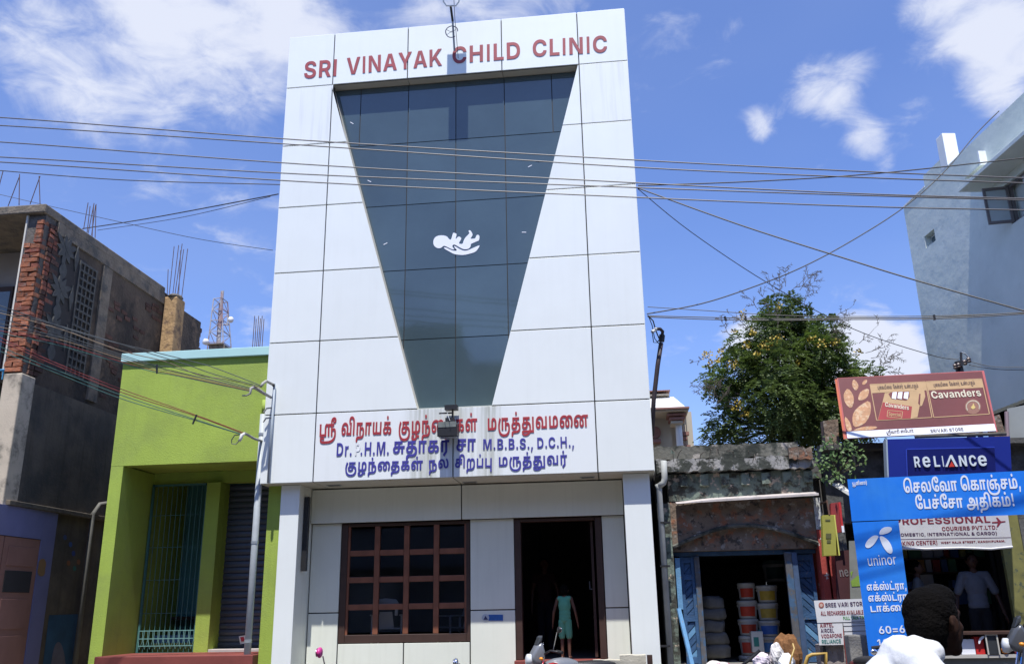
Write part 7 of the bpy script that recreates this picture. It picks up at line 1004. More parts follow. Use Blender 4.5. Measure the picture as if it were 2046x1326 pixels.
obj('emblem', poly_on(CP, [(1982, 1042), (1994, 1041), (1990, 1033), (1993, 1033), (2000, 1040.5), (2009, 1040), (2009, 1042), (2000, 1043.5), (1994, 1052), (1991, 1052), (1994, 1044), (1982, 1044.5)], .013, .002), MRN, cb_)
obj('rule_line', MB().bar(CP.p(1790, 1077, .013), CP.p(2020, 1073, .013), .006, .002, CP.n), NVY, cb_); obj('hem', MB().tube([CP.p(x, y, .01) for x, y in ((1790, 1095), (1850, 1096), (1920, 1094), (1980, 1096), (2023, 1092))], .014, 6), mat('white hem', (.7, .7, .72), .6), cb_)
# ---------------------------------------------------------------- recharge price board
VP = wallplane(12.55); vb = thing('price_board', VP.p(1680, 1290), 'white price board of a store with coloured lines of names and an empty ruled table', 'sign')
obj('board', poly_on(VP, [(1626, 1199), (1752, 1194), (1757, 1244), (1633, 1243.5)], 0, .012), mat('off white board', (.66, .66, .66), .5, .05), vb); obj('name_cell', poly_on(VP, [(1633, 1245), (1683.5, 1244), (1686, 1287), (1637, 1288)], 0, .012), mat('off white board', (.66, .66, .66)), vb); obj('table', poly_on(VP, [(1684.5, 1244), (1757, 1245), (1770, 1400), (1700, 1400)], 0, .012), mat('off white board', (.66, .66, .66)), vb)
for k in range(9): y_ = 1250+k*10.6; obj('rule_line', MB().bar(VP.p(1685.5+k*1.3, y_, .0135), VP.p(1755+k, y_-2, .0135), .006, .003, VP.n), BLK, vb)
obj('rule_line', MB().bar(VP.p(1684, 1244, .0135), VP.p(1697, 1340, .0135), .006, .003, VP.n).bar(VP.p(1633, 1244, .0135), VP.p(1755, 1240, .0135), .006, .003, VP.n), BLK, vb)
def vp_(s, a, b, h, m_, tk=4): text([c for c in s], VP, a, b, h, LAT, tk, .0135, .002, m_, vb, name='lettering')
vp_('SREE VARI STORE', (1649, 1212.5), (1729, 1209), 8.5, mat('dark violet print', (.08, .04, .09), .6)); vp_('ALL RECHARGES AVAILABLE N', (1640, 1229), (1732, 1226), 8.5, MRN); vp_('FULL TALK TIME O', (1685, 1237.5), (1738, 1235), 6.5, mat('green print', (.03, .28, .06), .6))
for s_, a, b, m_ in (('AIRTEL', (1638.6, 1252.8), (1665.7, 1251.5), MRN), ('AIRCEL', (1640, 1263), (1667, 1262), NVY), ('VODAFONE', (1641, 1274), (1683, 1272.5), MRN), ('RELIANCE', (1642, 1285), (1681, 1283.5), mat('teal print', (.03, .2, .18)))): vp_(s_, a, b, 7.8, m_)
obj('emblem', poly_on(VP, [(1641+5.5*math.cos(a), 1208+6*math.sin(a)) for a in [i*math.pi/8 for i in range(16)]], .0135, .002), mat('reddish emblem', (.45, .14, .10), .6, .4, 30), vb); obj('emblem_centre', poly_on(VP, smooth_pts([(1637, 1208), (1641, 1204), (1645, 1208), (1641, 1213)], 1), .0165, .002), mat('pinkish centre', (.6, .42, .34), .6), vb)
obj('leg', MB().box((VP.p(1645, 1290).x, 12.57, .136), (VP.p(1650, 1290).x, 12.6, VP.p(1645, 1280).z)).box((VP.p(1730, 1290).x, 12.57, .136), (VP.p(1735, 1290).x, 12.6, VP.p(1730, 1250).z)), BLK, vb)
a_ = VP.p(1640, 1292); single('low_wall', strip_box(a_.x, VP.p(1690, 1292).x, 12.62, 12.9, .136, a_.z+.03, 6, .015, 12), mat('rough grey pink render', (.32, .28, .26), .9, .3, 6, .5), 'low rough rendered wall behind the white price board', 'wall')
a_, b_ = at(1709, 1400, 12.2), at(1741, 1267, 12.2); single('concrete_post', MB().box((a_.x, 12.15, .136), (b_.x-.06, 12.4, b_.z)), mat('grey concrete post', (.24, .23, .21), .9, .25, 5, .4), 'short square concrete post beside the foot of the bright blue arch', 'post', bevel=.015)
# counter
CT = wallplane(12.85); c0_, c1_ = CT.p(1925, 1262), CT.p(2110, 1254)
ctr = thing('shop_counter', (c0_.x+.5, 12.95, .14), 'low shop counter with grey front boards below the dim shop interior', 'counter'); obj('top', MB().box((c0_.x-.3, 12.8, c0_.z-.03), (c1_.x, 13.3, c0_.z)), DARK, ctr)
obj('front_board', MB().box((c0_.x-.3, 12.9, .14), (c1_.x, 12.94, c0_.z-.32)), mat('grey board', (.20, .21, .20), .8, .2, 3), ctr); obj('back_board', MB().box((c0_.x-.3, 13.2, .14), (c1_.x, 13.25, c0_.z-.035)), mat('dark maroon board', (.05, .02, .02), .8), ctr); obj('rim', MB().box((c0_.x-.3, 12.84, c0_.z-.32), (c1_.x, 12.95, c0_.z-.28)), mat('pale rim', (.48, .46, .42), .6, .2), ctr)
zc_ = c0_.z-.279
def good(nm, px0, px1, h, m_, lab, cat, y=12.9, d=.1): a = CT.p(px0, 1290).x; b = CT.p(px1, 1290).x; return single(nm, MB().box((a, y-.03, zc_), (b, y+d, zc_+h)), m_, lab, cat, bevel=.006)
good('packet', 1921, 1949, .19, PRN, 'white card box at the left end of the counter shelf', 'packet'); o_ = good('packet', 1950, 1968, .22, mat('red packet', (.55, .03, .03), .4), 'red packet with a white swirl on the counter shelf', 'packet'); obj('swirl', poly_on(CT, smooth_pts([(1954, 1284), (1957, 1273), (1966, 1268), (1967, 1273), (1960, 1278), (1958, 1286)], 1), .0, .02), PRN, o_)
o_ = good('slate', 1971, 1993, .24, mat('black slate', (.03, .035, .04), .5), 'small black slate in a pale frame standing on the counter shelf', 'slate', 12.86, .03); sa_, sb_ = CT.p(1971, 1290).x, CT.p(1993, 1290).x
obj('frame', MB().box((sa_-.01, 12.815, zc_), (sa_+.008, 12.829, zc_+.25)).box((sb_-.008, 12.815, zc_), (sb_+.01, 12.829, zc_+.25)).box((sa_+.009, 12.816, zc_+.235), (sb_-.009, 12.829, zc_+.252)), mat('pale frame', (.5, .48, .42), .6), o_)
OR_ = mat('orange fruit', (.75, .25, .02), .45, .1)
for i, (px_, py_, r_) in enumerate(((2006, 1281, .05), (2016, 1279, .048), (2008, 1292, .045), (2030, 1282, .04))):
    p_ = CT.p(px_, py_); single('orange', MB().ell((p_.x, 12.86, zc_+r_+(.06 if i == 1 else 0)), (r_, r_, r_*.95), 12), OR_ if i < 3 else mat('red packet', (.55, .03, .03)), ['left orange ball in the dark tray on the counter', 'middle orange ball on the pile in the counter tray', 'lowest yellow orange ball in front of the counter tray', 'red ball at the right end of the counter tray'][i], 'fruit', 'round fruit on the counter', smooth=True)
# ---------------------------------------------------------------- tall grey building on the right
PC = at(1805, 415, 22.0); hr = ray(965, 1213.5); dw_ = Vector((hr.x, hr.y, 0)).normalized(); GB = Plane(PC, PC+dw_, PC+Vector((0, 0, 1))); nw = GB.n.copy(); nw.z = 0; nw.normalize()
def gcoord(p): v = p-PC; return (-v.dot(dw_), p.z)              # distance towards the street, height
def gworld(s, z, off=0.0): p = PC-dw_*s+nw*off; return Vector((p.x, p.y, z))
GW = mat('blue grey painted render', (.66, .72, .66), .85, .10, .5, .5, 3.5, col2=[((.72, .77, .71), .4, .3), ((.58, .64, .59), .2, .2)], cscale=.7)
WHP = mat('white painted edge', (.78, .80, .80), .7, .05)
gbd = thing('grey_building', (PC.x+2, PC.y-3, 0), 'tall blue grey rendered building on the right with an open casement window', 'building')
zlow = GB.p(2000, 815).z; ztop = PC.z; LEN = gcoord(GB.p(2046, 185))[0]+3.0
print('grey building', PC, LEN, zlow, ztop, GB.p(2046, 185), GB.p(1971, 600))
def gr_(pts): return [gcoord(GB.p(*p)) for p in pts]
h1 = gr_([(1848, 472), (1867, 451), (1867, 478), (1849, 497)]); s0_, s1_ = (h1[0][0]+h1[3][0])/2, (h1[1][0]+h1[2][0])/2; hz1, hz0 = h1[0][1], h1[3][1]
h2 = gr_([(2006, 372), (2013, 455)]); w0_ = h2[0][0]; wz1_, wz0_ = h2[0][1], h2[1][1]; w1_ = LEN-.4
outer = [(0, zlow), (LEN, zlow), (LEN, ztop), (0, ztop)]; hole1 = [(s0_, hz0), (s1_, hz0), (s1_, hz1), (s0_, hz1)]; hole2 = [(w0_, wz0_), (w1_, wz0_), (w1_, wz1_), (w0_, wz1_)]
vs, fs = fill2d([outer, hole1, hole2]); obj('wall', MB().add([gworld(v[0], v[1], -.2+(v[2]+.5)*.2) for v in vs], fs), GW, gbd)
def gbox(nm, s0, s1, o0, o1, z0, z1, m_, par=None, **k):
    pts = [gworld(s, z, o) for z in (z0, z1) for s, o in ((s0, o0), (s1, o0), (s1, o1), (s0, o1))]
    return obj(nm, MB().add(pts, [(0, 3, 2, 1), (4, 5, 6, 7), (0, 1, 5, 4), (1, 2, 6, 5), (2, 3, 7, 6), (3, 0, 4, 7)]), m_, par or gbd, **k)
gbox('back_wall', 0.002, LEN-.002, -6, -.21, zlow, ztop-1.1, GW); gbox('ground_floor_wall', .3, LEN, -6, -1.2, 0, zlow-.01, GW); gbox('soffit', 0, LEN, -1.19, -.205, zlow, zlow+.1, WHP)
sp0 = gcoord(GB.p(1881, 340))[0]; gbox('parapet_post', sp0, sp0+.3, -.32, .003, ztop-.001, ztop+.85, WHP, bevel=.01); gbox('parapet_cap', .02, gcoord(GB.p(1846, 365))[0], -.19, .012, ztop+.001, ztop+.035, WHP)
gbox('parapet', gcoord(GB.p(1846, 365))[0]+.01, sp0-.002, -.19, .001, ztop+.001, ztop+.3, GW)
vw = gbox('small_window', s0_+.03, s1_-.03, -.17, -.15, hz0+.03, hz1-.03, WHP); gbox('pane', s0_+.06, s1_-.06, -.149, -.142, hz0+.06, hz1-.06, GLASS, vw)
A_ = gcoord(GB.p(1971, 384)); zch = A_[1]; CHW = .62; gbox('sunshade', A_[0], LEN-.3, .002, CHW, zch, zch+.09, GW, bevel=.008)
B_ = gcoord(GB.p(1972, 330)); gbox('small_hood', gcoord(GB.p(1940, 352))[0], B_[0], .002, .16, B_[1], B_[1]+.05, GW); gbox('hood_fin', B_[0], B_[0]+.05, .002, .17, B_[1]-.01, B_[1]+.32, WHP)
FR = mat('grey brown window wood', (.16, .14, .13), .6, .2, 6); wn = gbox('window_frame', w0_, w0_+.06, -.14, -.06, wz0_, wz1_, FR); gbox('frame_rail', w0_+.061, w1_, -.14, -.06, wz0_, wz0_+.06, FR, wn); gbox('frame_rail', w0_+.061, w1_, -.14, -.06, wz1_-.06, wz1_, FR, wn)
s_ = w0_+.55; k = 0
while s_ < w1_-.1: gbox('mullion', s_, s_+.06, -.14, -.05, wz0_+.061, wz1_-.061, mat('white window bar', (.55, .56, .56), .6), wn); s_ += .45; k += 1
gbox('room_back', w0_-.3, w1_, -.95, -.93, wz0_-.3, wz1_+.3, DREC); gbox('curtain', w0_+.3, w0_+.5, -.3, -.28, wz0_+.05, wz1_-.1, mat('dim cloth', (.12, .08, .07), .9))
L0 = gworld(w0_+.04, 0, -.02); L1 = gworld(w0_-.06, 0, .42); z0q, z1q = wz0_+.03, wz1_-.03
def lfq(t, z, o=0): p = L0.lerp(L1, t); return Vector((p.x, p.y, z))-dw_*o
sash = obj('open_casement', MB().bar(lfq(0, z0q), lfq(0, z1q), .05, .04).bar(lfq(1, z0q), lfq(1, z1q), .05, .04).bar(lfq(.03, z0q+.03), lfq(.97, z0q+.03), .04, .06).bar(lfq(.03, z1q-.03), lfq(.97, z1q-.03), .04, .06), FR, gbd); obj('pane', MB().prism([lfq(.08, z0q+.06), lfq(.92, z0q+.06), lfq(.92, z1q-.06), lfq(.08, z1q-.06)], tuple(dw_*.01)), mat('milky glass', (.42, .48, .47), .3, .1), sash)
sheetp = Plane(at(2013, 816, 14.6), at(2046, 806, 14.6), at(2018, 935, 14.6)); single('hanging_sheet', poly_on(sheetp, [(2012, 816), (2140, 790), (2145, 905), (2018, 934)], 0, .02), mat('grey translucent sheet', (.30, .32, .31), .6, .15, 2), 'pale grey sheet hung beside the cigarette billboard at the right edge', 'sheet')
single('wall_post', MB().tube([at(2011, 822, 14.55), at(2016, 940, 14.55)], .03, 6), mat('pinkish pipe', (.3, .22, .24), .6), 'thin pinkish pipe along the left edge of the hanging grey sheet', 'pipe')
single('roof_clutter', rough(MB().box((at(1992, 870, 14.4).x, 14.4, at(1992, 872, 14.4).z), (at(2006, 870, 14.4).x, 14.7, at(2000, 826, 14.4).z)), .04, 8), OLDB, 'dark broken masonry stub between the billboard and the hanging sheet', 'masonry')
# utility pole behind the billboard
UY = 15.2; up0, up1 = at(1921, 760, UY), at(1920, 703, UY)
upo = thing('utility_pole', (up0.x, UY, .14), 'top of a dark utility pole with insulators rising behind the cigarette billboard', 'pole'); obj('pole', MB().tube([(up0.x, UY, .14), (up0.x, UY, at(1921, 722, UY).z)], [.09, .06], 10), BLK, upo); obj('mast_tip', MB().tube([at(1921, 735, UY), at(1920, 704, UY)], .02, 6), BLK, upo)
obj('cross_arm', MB().bar(at(1908, 733, UY-.1), at(1938, 720, UY-.1), .05, .05), BLK, upo)
for a in ((1909, 735), (1916, 733), (1928, 727), (1936, 722)): obj('insulator', MB().lathe(at(*a, UY-.1)-Vector((0, 0, .02)), [(.02, 0), (.04, .02), (.025, .04), (.04, .06), (.02, .09)], 8), mat('brown porcelain', (.06, .03, .025), .3), upo)
obj('stay_loop', MB().tube([at(1921, 704, UY), at(1928, 706, UY), at(1936, 715, UY), at(1937, 720, UY)], .012, 5), STEEL, upo)
# ---------------------------------------------------------------- far cream house
HY = 28.0
def h_(x, y): return (1290+x/4.738, 640+y/4.738)
def hp(x, y, Y=HY): return at(*h_(x, y), Y)
CRMH = mat('cream house paint', (.50, .44, .33), .85, .08, 1); BRNH = mat('dusty rose brown trim', (.30, .15, .12), .8, .1); WHR = mat('whitewashed roof', (.78, .76, .70), .8, .05)
hs = thing('cream_house', (hp(200, 1100).x, HY, 0), 'cream house with brown trims and white sloping roof edge right of the clinic', 'building')
xl_ = hp(-500, 1000).x
def hb(nm, x0, x1, y1, y0, Y0, Y1, m_, bev=.0): a, b = hp(x0, y0, Y0), hp(x1, y1, Y0); return obj(nm, MB().box((a.x, Y0, a.z), (b.x, Y1, b.z)), m_, hs, bevel=bev)
hb('attic', -500, 225, 690, 735, HY+1, HY+4, CRMH); hb('attic_cap', -500, 232, 655, 690, HY+.9, HY+4.1, BRNH); a = hp(60, 835, HY-.4); b = hp(370, 812, HY-.4); c = hp(262, 722, HY+1.2); obj('roof_slope', MB().add([(xl_, HY-.4, a.z), (b.x, HY-.4, a.z), (b.x, HY-.4, b.z), (xl_, HY-.4, b.z), (xl_, HY+1.2, c.z), (c.x, HY+1.2, c.z), (xl_, HY+6, c.z-.2), (c.x+1, HY+6, c.z-.2), (b.x, HY+6, a.z), (xl_, HY+6, a.z)], [(0, 1, 2, 3), (3, 2, 5, 4), (4, 5, 7, 6), (1, 8, 7, 5, 2), (0, 3, 4, 6, 9), (9, 8, 1, 0), (6, 7, 8, 9)]), WHR, hs)
hb('roof_slab', -500, 415, 826, 850, HY-.6, HY+7, BRNH); hb('soffit_slab', -500, 405, 850, 862, HY-.5, HY+6.9, CRMH)
for x0, x1, y1, y0, o in ((205, 384, 872, 900, .35), (225, 368, 908, 940, .3), (240, 352, 945, 975, .25)): hb('capital', x0, x1, y1, y0, HY-o, HY+.4, BRNH if y1 < 930 else CRMH, .01)
cx_ = hp(312, 1000, HY-.05); obj('column', MB().lathe((cx_.x, HY, 0), [(.105, 0), (.105, hp(312, 1080).z), (.095, hp(312, 978).z)], 20), WHR, hs, smooth=True)
hb('wall', -500, 232, 862, 1200+900, HY+.6, HY+1, CRMH); hb('side_wall', 380, 432, 862, 2100, HY+2.0, HY+7, CRMH); hb('dark_recess', 233, 379, 862, 2100, HY+1.9, HY+2.0, ROOM); hb('side_wall', 300, 379, 985, 2100, HY+1.5, HY+1.88, CRMH)
for x0, x1, y1, y0 in ((335, 410, 1050, 1085), (345, 395, 1100, 1125), (360, 425, 1175, 1200)): hb('brown_moulding', x0, x1, y1, y0, HY+1.3, HY+1.49, BRNH)
hb('window_ledge', -100, 145, 1118, 1158, HY+.2, HY+.59, BRNH, .01); obj('round_moulding', MB().lathe(hp(85, 1060, HY+.55), [(.02, .05), (.2, .05), (.2, -.05)], 16, (0, -1, 0)), BRNH, hs)
# ---------------------------------------------------------------- bent service mast at the right of the clinic
bm_ = thing('bent_mast', (X1+.06, 13.3, at(1305, 800, 13.3).z), 'dark bent service mast leaning up from the right edge of the white clinic', 'mast')
MK = mat('dark rusty mast', (.045, .032, .035), .6, .3, 12); obj('mast', MB().tube([at(1303, 870, 13.4), at(1306, 800, 13.35), at(1314, 730, 13.3), at(1321, 685, 13.3)], .035, 8), MK, bm_, smooth=True); obj('coupling', MB().tube([at(1321.5, 682, 13.3), at(1323, 669, 13.3)], .045, 8), BLK, bm_)
obj('gooseneck', MB().tube([at(1323, 671, 13.3), at(1324, 662, 13.25), at(1319, 657, 13.2), at(1311, 657, 13.15)], .026, 8), MK, bm_, smooth=True); obj('spout', MB().tube([at(1311, 657, 13.15), at(1303, 663, 13.1)], .026, 8), mat('white conduit', (.6, .6, .56)), bm_)
obj('cable', MB().tube([at(1294, 630, 13), at(1305, 641, 13.1), at(1311, 662, 13.2), at(1319, 681, 13.25), at(1318, 690, 13.28)], .01, 5).tube([at(1296, 632, 13), at(1303, 650, 13.1), at(1308, 676, 13.2), at(1316, 686, 13.25)], .007, 5).tube([at(1303, 664, 13.1), at(1306, 684, 13.15), at(1313, 684, 13.2), at(1319, 676, 13.25)], .007, 5), WIRE, bm_)
# ---------------------------------------------------------------- overhead cables
def wire(pts, r, lab, ma=None, grp=None):
    P_ = [at(*p) for p in pts]
    if len(P_) > 2:                                # smooth sag through the points
        q = [P_[0]]
        for i in range(len(P_)-1):
            p0, p1, p2, p3 = P_[max(i-1, 0)], P_[i], P_[i+1], P_[min(i+2, len(P_)-1)]
            for k in range(1, 7): t = k/6; q.append(.5*((2*p1)+(p2-p0)*t+(2*p0-5*p1+4*p2-p3)*t*t+(3*p1-p0-3*p2+p3)*t**3))
        P_ = q
    return single('overhead_cable', MB().tube(P_, r, 5), ma or WIRE, lab, 'cable', grp)
MWY = 10.2; GM_ = 'main overhead cables across the street front'
def main(ys, lab, r=.009): return wire([(-150, ys[0]-10*(ys[1]-ys[0])/60*.25, MWY), (0, ys[0], MWY), (600, ys[1], MWY), (1260, ys[2], MWY), (1700, ys[3], MWY), (2046, ys[4], MWY), (2200, ys[4]+5, MWY)], r, lab, mat('aluminium cable', (.10, .095, .10), .5, .1), GM_)
main((235, 280, 319.5, 342, 356), 'highest overhead cable crossing in front of the glass triangle'); main((251, 290, 334, 354, 366), 'second highest overhead cable crossing the clinic front'); main((284, 328, 365, 386.5, 397), 'third overhead cable from the top, crossing the middle of the glass'); main((314, 348, 374.5, 390, 400), 'fourth overhead cable from the top, close above the fifth'); main((324, 363, 394, 412, 420), 'lowest full length overhead cable crossing the clinic front')
wire([(-60, 335, 13.2), (0, 341, 13.2), (250, 360, 13.1), (560, 369, 13.05)], .009, 'sixth cable at the left, ending on the left edge of the clinic'); wire([(1275, 371, 13.05), (1500, 363, 13.2), (1750, 347, 13.4), (2046, 316, 13.6), (2150, 305, 13.7)], .011, 'dark cable rising gently rightwards from the right edge of the clinic across the others')
wire([(165, 457, 16), (300, 436, 15), (556, 388, 13.05)], .011, 'thicker cable sloping down left from the clinic to the unfinished building roof'); wire([(195, 460, 16), (360, 435, 15), (540, 393, 13.05)], .006, 'thin cable just under the thick sloping one, left of the clinic')
wire([(-20, 384, 15), (100, 412, 15), (260, 448, 14.5), (400, 478, 14), (545, 500, 13.1)], .0055, 'very thin cable sloping down rightwards to the clinic from the upper left')
wire([(1275, 376, 13.05), (1480, 450, 12.5), (1700, 520, 12), (1830, 560, 11.7), (2046, 621, 11.2), (2120, 642, 11)], .011, 'thick cable sloping down right from the clinic to the right edge of the picture'); wire([(1274, 377, 13.05), (1380, 463, 13.5), (1535, 566, 14.2), (1700, 655, 14.8), (1860, 709, 15.1), (1916, 718, 15.1)], .007, 'thin cable running from the clinic down to the utility pole')
wire([(1293, 627, 13.05), (1400, 607, 13.3), (1500, 575, 13.6), (1600, 535, 14), (1700, 482, 14.3), (1805, 415, 14.6), (1885, 345, 14.9), (1950, 268, 15.2), (1996, 222, 15.4)], .010, 'cable curving up from the bent mast to the roof of the grey building')
for i, (ys, r, lab) in enumerate((((631, 634, 637, 635, 634, 622), .008, 'upper cable of the tied bundle running right from the bent mast'), ((633, 638, 640, 638, 637, 625), .008, 'lower cable of the tied bundle running right from the bent mast'), ((613, 621, 630, 632, 631, 624), .006, 'thin cable starting above the tied bundle and joining it'))):
    wire(list(zip((1294, 1420, 1560, 1700, 1865, 2080), ys, (13.05, 13, 12.8, 12.6, 12.4, 12))), r, lab, None, 'tied bundle of cables')
single('cable_tie', MB().tube([at(1448, 632, 12.95), at(1451, 641, 12.95)], .018, 5).tube([at(1489, 631, 12.9), at(1491, 640, 12.9)], .014, 5).tube([at(1866, 629, 12.4), at(1868, 639, 12.4)], .018, 5), BLK, 'dark ties holding the bundle of cables right of the clinic', 'cable ties')
wire([(1938, 722, 15.1), (1990, 733, 15), (2100, 733, 14.8)], .006, 'thin cable leaving the utility pole to the right'); wire([(1936, 729, 15.1), (2000, 738, 15), (2100, 737, 14.8)], .006, 'thin cable just below the other one leaving the utility pole')
CB = [mat('red service cable', (.25, .05, .045), .6), mat('grey service cable', (.10, .11, .11), .6), mat('green service cable', (.06, .15, .13), .6), mat('yellow brown service cable', (.30, .22, .14), .6)]
B1 = [((519, 769, 12.55), (430, 735, 12.3), (385, 722, 12.2), (300, 701, 11.9), (170, 668, 11.4), (-30, 600, 10.8)), ((519, 771, 12.55), (430, 748, 12.3), (370, 727, 12.1), (300, 706, 11.9), (150, 660, 11.4), (-30, 612, 10.8)), ((519, 774, 12.55), (450, 757, 12.4), (400, 750, 12.3), (330, 722, 12), (240, 700, 11.6), (110, 654, 11.2), (-30, 618, 10.8))]
for i, p in enumerate(B1): wire(p, .0065, ['uppermost thin service cable over the pale blue cornice', 'second service cable over the pale blue cornice', 'third wavy reddish service cable over the pale blue cornice'][i], [CB[1], CB[1], CB[3]][i], 'upper service cables')
B2 = [(775, 735, 730, 708, 665, 630), (777, 742, 733, 712, 671, 640), (779, 744, 737, 716, 676, 648), (781, 748, 741, 722, 683, 655), (782, 750, 744, 725, 688, 660)]
for i, ys in enumerate(B2): wire(list(zip((502, 350, 313, 240, 110, -30), ys, (12.5, 12.1, 12, 11.8, 11.3, 10.8))), .006, ['topmost of the five bunched service cables before the green wall', 'second from the top of the five bunched service cables', 'middle one of the five bunched service cables, yellow brown', 'fourth down of the five bunched service cables, red', 'lowest of the five bunched service cables, green'][i], CB[[1, 1, 3, 0, 2][i]], 'bunched service cables over the green wall')
B3 = [(864, 829, 778, 722, 660), (866, 831, 784, 727, 668), (868, 838, 790, 736, 680), (869, 840, 797, 742, 690)]
for i, ys in enumerate(B3): wire(list(zip((486, 392, 245, 105, -30), ys, (12.62, 12.3, 11.8, 11.3, 10.8))), .006, ['top red cable of the lower service bundle', 'second red cable of the lower service bundle', 'third greenish cable of the lower service bundle', 'bottom green cable of the lower service bundle'][i], CB[[0, 0, 2, 2][i]], 'lower service bundle')
single('cable_spacer', MB().tube([at(313.5, 728, 11.98), at(313.5, 746, 11.98)], .014, 5), BLK, 'small dark spacer clipping the bunched cables on the green wall', 'cable spacer'); single('cable_spacer', MB().tube([at(393, 828, 12.28), at(385, 847, 12.28)], .014, 5), BLK, 'small dark spacer clipping the lower service bundle', 'cable spacer')
# ---------------------------------------------------------------- flowering tree
TYv = 23.0; tb_ = at(1580, 900, TYv); tree = thing('flowering_tree', (tb_.x, TYv, 0), 'feathery green tree with yellow blossom clusters and bare twig tips behind the old store', 'tree')
BARK = mat('brown bark', (.10, .075, .055), .95, .3, 6, .6); sc_ = 1/(FPX/TYv*1.04)
def tp(px, py, dy=0.0): p = at(px, py, TYv); return Vector((p.x, TYv+dy, p.z))
obj('trunk', MB().tube([(tb_.x, TYv, 0), (tb_.x+.1, TYv, 2), (tb_.x-.05, TYv+.1, 3.6), tp(1575, 860)], [.28, .22, .19, .15], 10), BARK, tree, smooth=True)
CLU = [(1548, 628, 24, 0), (1572, 655, 36, .3), (1530, 675, 36, -.4), (1610, 672, 34, .2), (1645, 668, 24, -.3), (1560, 705, 48, .4), (1625, 715, 42, -.5), (1505, 712, 34, .2), (1470, 745, 38, -.3), (1425, 748, 24, .2), (1440, 775, 26, -.4), (1545, 755, 58, -.6), (1615, 775, 62, .4), (1675, 750, 40, .1), (1700, 770, 36, -.5), (1490, 790, 40, .4), (1540, 820, 58, -.9), (1610, 835, 62, -.4), (1670, 815, 52, .5), (1445, 842, 30, -.2), (1465, 870, 32, .5), (1520, 875, 46, -.2), (1585, 885, 48, .3), (1650, 875, 46, -.3), (1715, 850, 34, .2), (1425, 862, 16, .2), (1590, 630, 26, .1), (1668, 700, 24, 0), (1552, 606, 20, .1), (1530, 645, 26, .2), (1575, 615, 20, -.2), (1480, 690, 26, 0), (1650, 690, 30, .2), (1610, 645, 24, 0)]
lim = []
for (px, py, r, dy) in CLU:
    a = tp(1575, 860); b = tp(px, py+r*.3, dy*1.4); mdl = a.lerp(b, .5)+Vector((random.uniform(-.15, .15), random.uniform(-.2, .2), .15)); lim.append((a, mdl, b))
mb = MB()
for a, m_, b in lim: mb.tube([a, m_, b], [.07, .045, .02], 5)
obj('limbs', mb, BARK, tree)
def fronds(cl, n_each, L_, col_sel, sd):
    rg = np.random.default_rng(sd); V_, F_ = [], []
    for ci in cl:
        px, py, r, dy = CLU[ci]; c = np.array(tp(px, py, dy*1.5)); rw = r*sc_; n = int(n_each*(r/40)**2)
        for _ in range(n):
            d = rg.normal(0, 1, 3); d /= np.linalg.norm(d); rad = rw*(.35+.65*rg.random()**.5)*(1+.25*math.sin(d[0]*7+ci)*math.sin(d[2]*6+ci*2)); p = c+d*rad*np.array([1, 1.1, .92])
            ax = d*.9+rg.normal(0, .5, 3); ax[2] -= .15; ax /= np.linalg.norm(ax); sd_ = np.cross(ax, [0, 0, 1.0]); sd_ /= np.linalg.norm(sd_)+1e-6; l = L_*rg.uniform(.6, 1.25)
            for k in range(6):
                t = .15+k*.16; q = p+ax*l*t+np.array([0, 0, -.45*l*t*t])
                for s in (-1, 1):
                    dirn = sd_*s+ax*.45+np.array([0, 0, -.25])+rg.normal(0, .12, 3); dirn /= np.linalg.norm(dirn); ll_ = l*.36*(1-.45*abs(t-.45)); wv = np.cross(dirn, np.cross(ax, dirn)+rg.normal(0, .3, 3)); wv /= np.linalg.norm(wv)+1e-6; ww = ll_*.24
                    o = len(V_); V_ += [q, q+dirn*ll_*.5+wv*ww, q+dirn*ll_, q+dirn*ll_*.5-wv*ww]; F_.append((o, o+1, o+2, o+3))
    return V_, F_
def leafmat(name, a, b):
    ma = mat(name, a, .55, .35, 2.5, col2=[(b, .5, .3)], cscale=2.2); bs_ = ma.node_tree.nodes['Principled BSDF']; bs_.inputs['Subsurface Weight'].default_value = 0
    t = ma.node_tree; tr2 = t.nodes.new('ShaderNodeBsdfTranslucent'); mxs = t.nodes.new('ShaderNodeMixShader'); mxs.inputs[0].default_value = .3; src_ = bs_.inputs['Base Color'].links[0].from_socket; t.links.new(src_, tr2.inputs[0]); out = t.nodes['Material Output']; t.links.new(bs_.outputs[0], mxs.inputs[1]); t.links.new(tr2.outputs[0], mxs.inputs[2]); t.links.new(mxs.outputs[0], out.inputs[0]); return ma
LF1 = leafmat('deep green leaf', (.075, .12, .03), (.115, .165, .038)); LF2 = leafmat('fresh green leaf', (.12, .20, .035), (.19, .26, .05))
def bigmesh(name, V_, F_, ma, par, kind='stuff'):
    me = bpy.data.meshes.new(name); o_ = np.array(ORG[par]); me.from_pydata((np.array(V_)-o_).tolist(), [], F_); o = mesh_obj(name, me, ma, par); o['kind'] = kind; return o
allc = list(range(len(CLU)))
V_, F_ = fronds(allc, 210, .30, 0, 5); bigmesh('crown', V_, F_, LF1, tree); V_, F_ = fronds([0, 1, 3, 4, 6, 8, 10, 12, 13, 14, 15, 18, 20, 24, 25], 90, .30, 1, 9); bigmesh('crown', V_, F_, LF2, tree)
YF = mat('yellow blossom', (.42, .30, .035), .6, .3, 20); rg = np.random.default_rng(3); V_, F_ = [], []
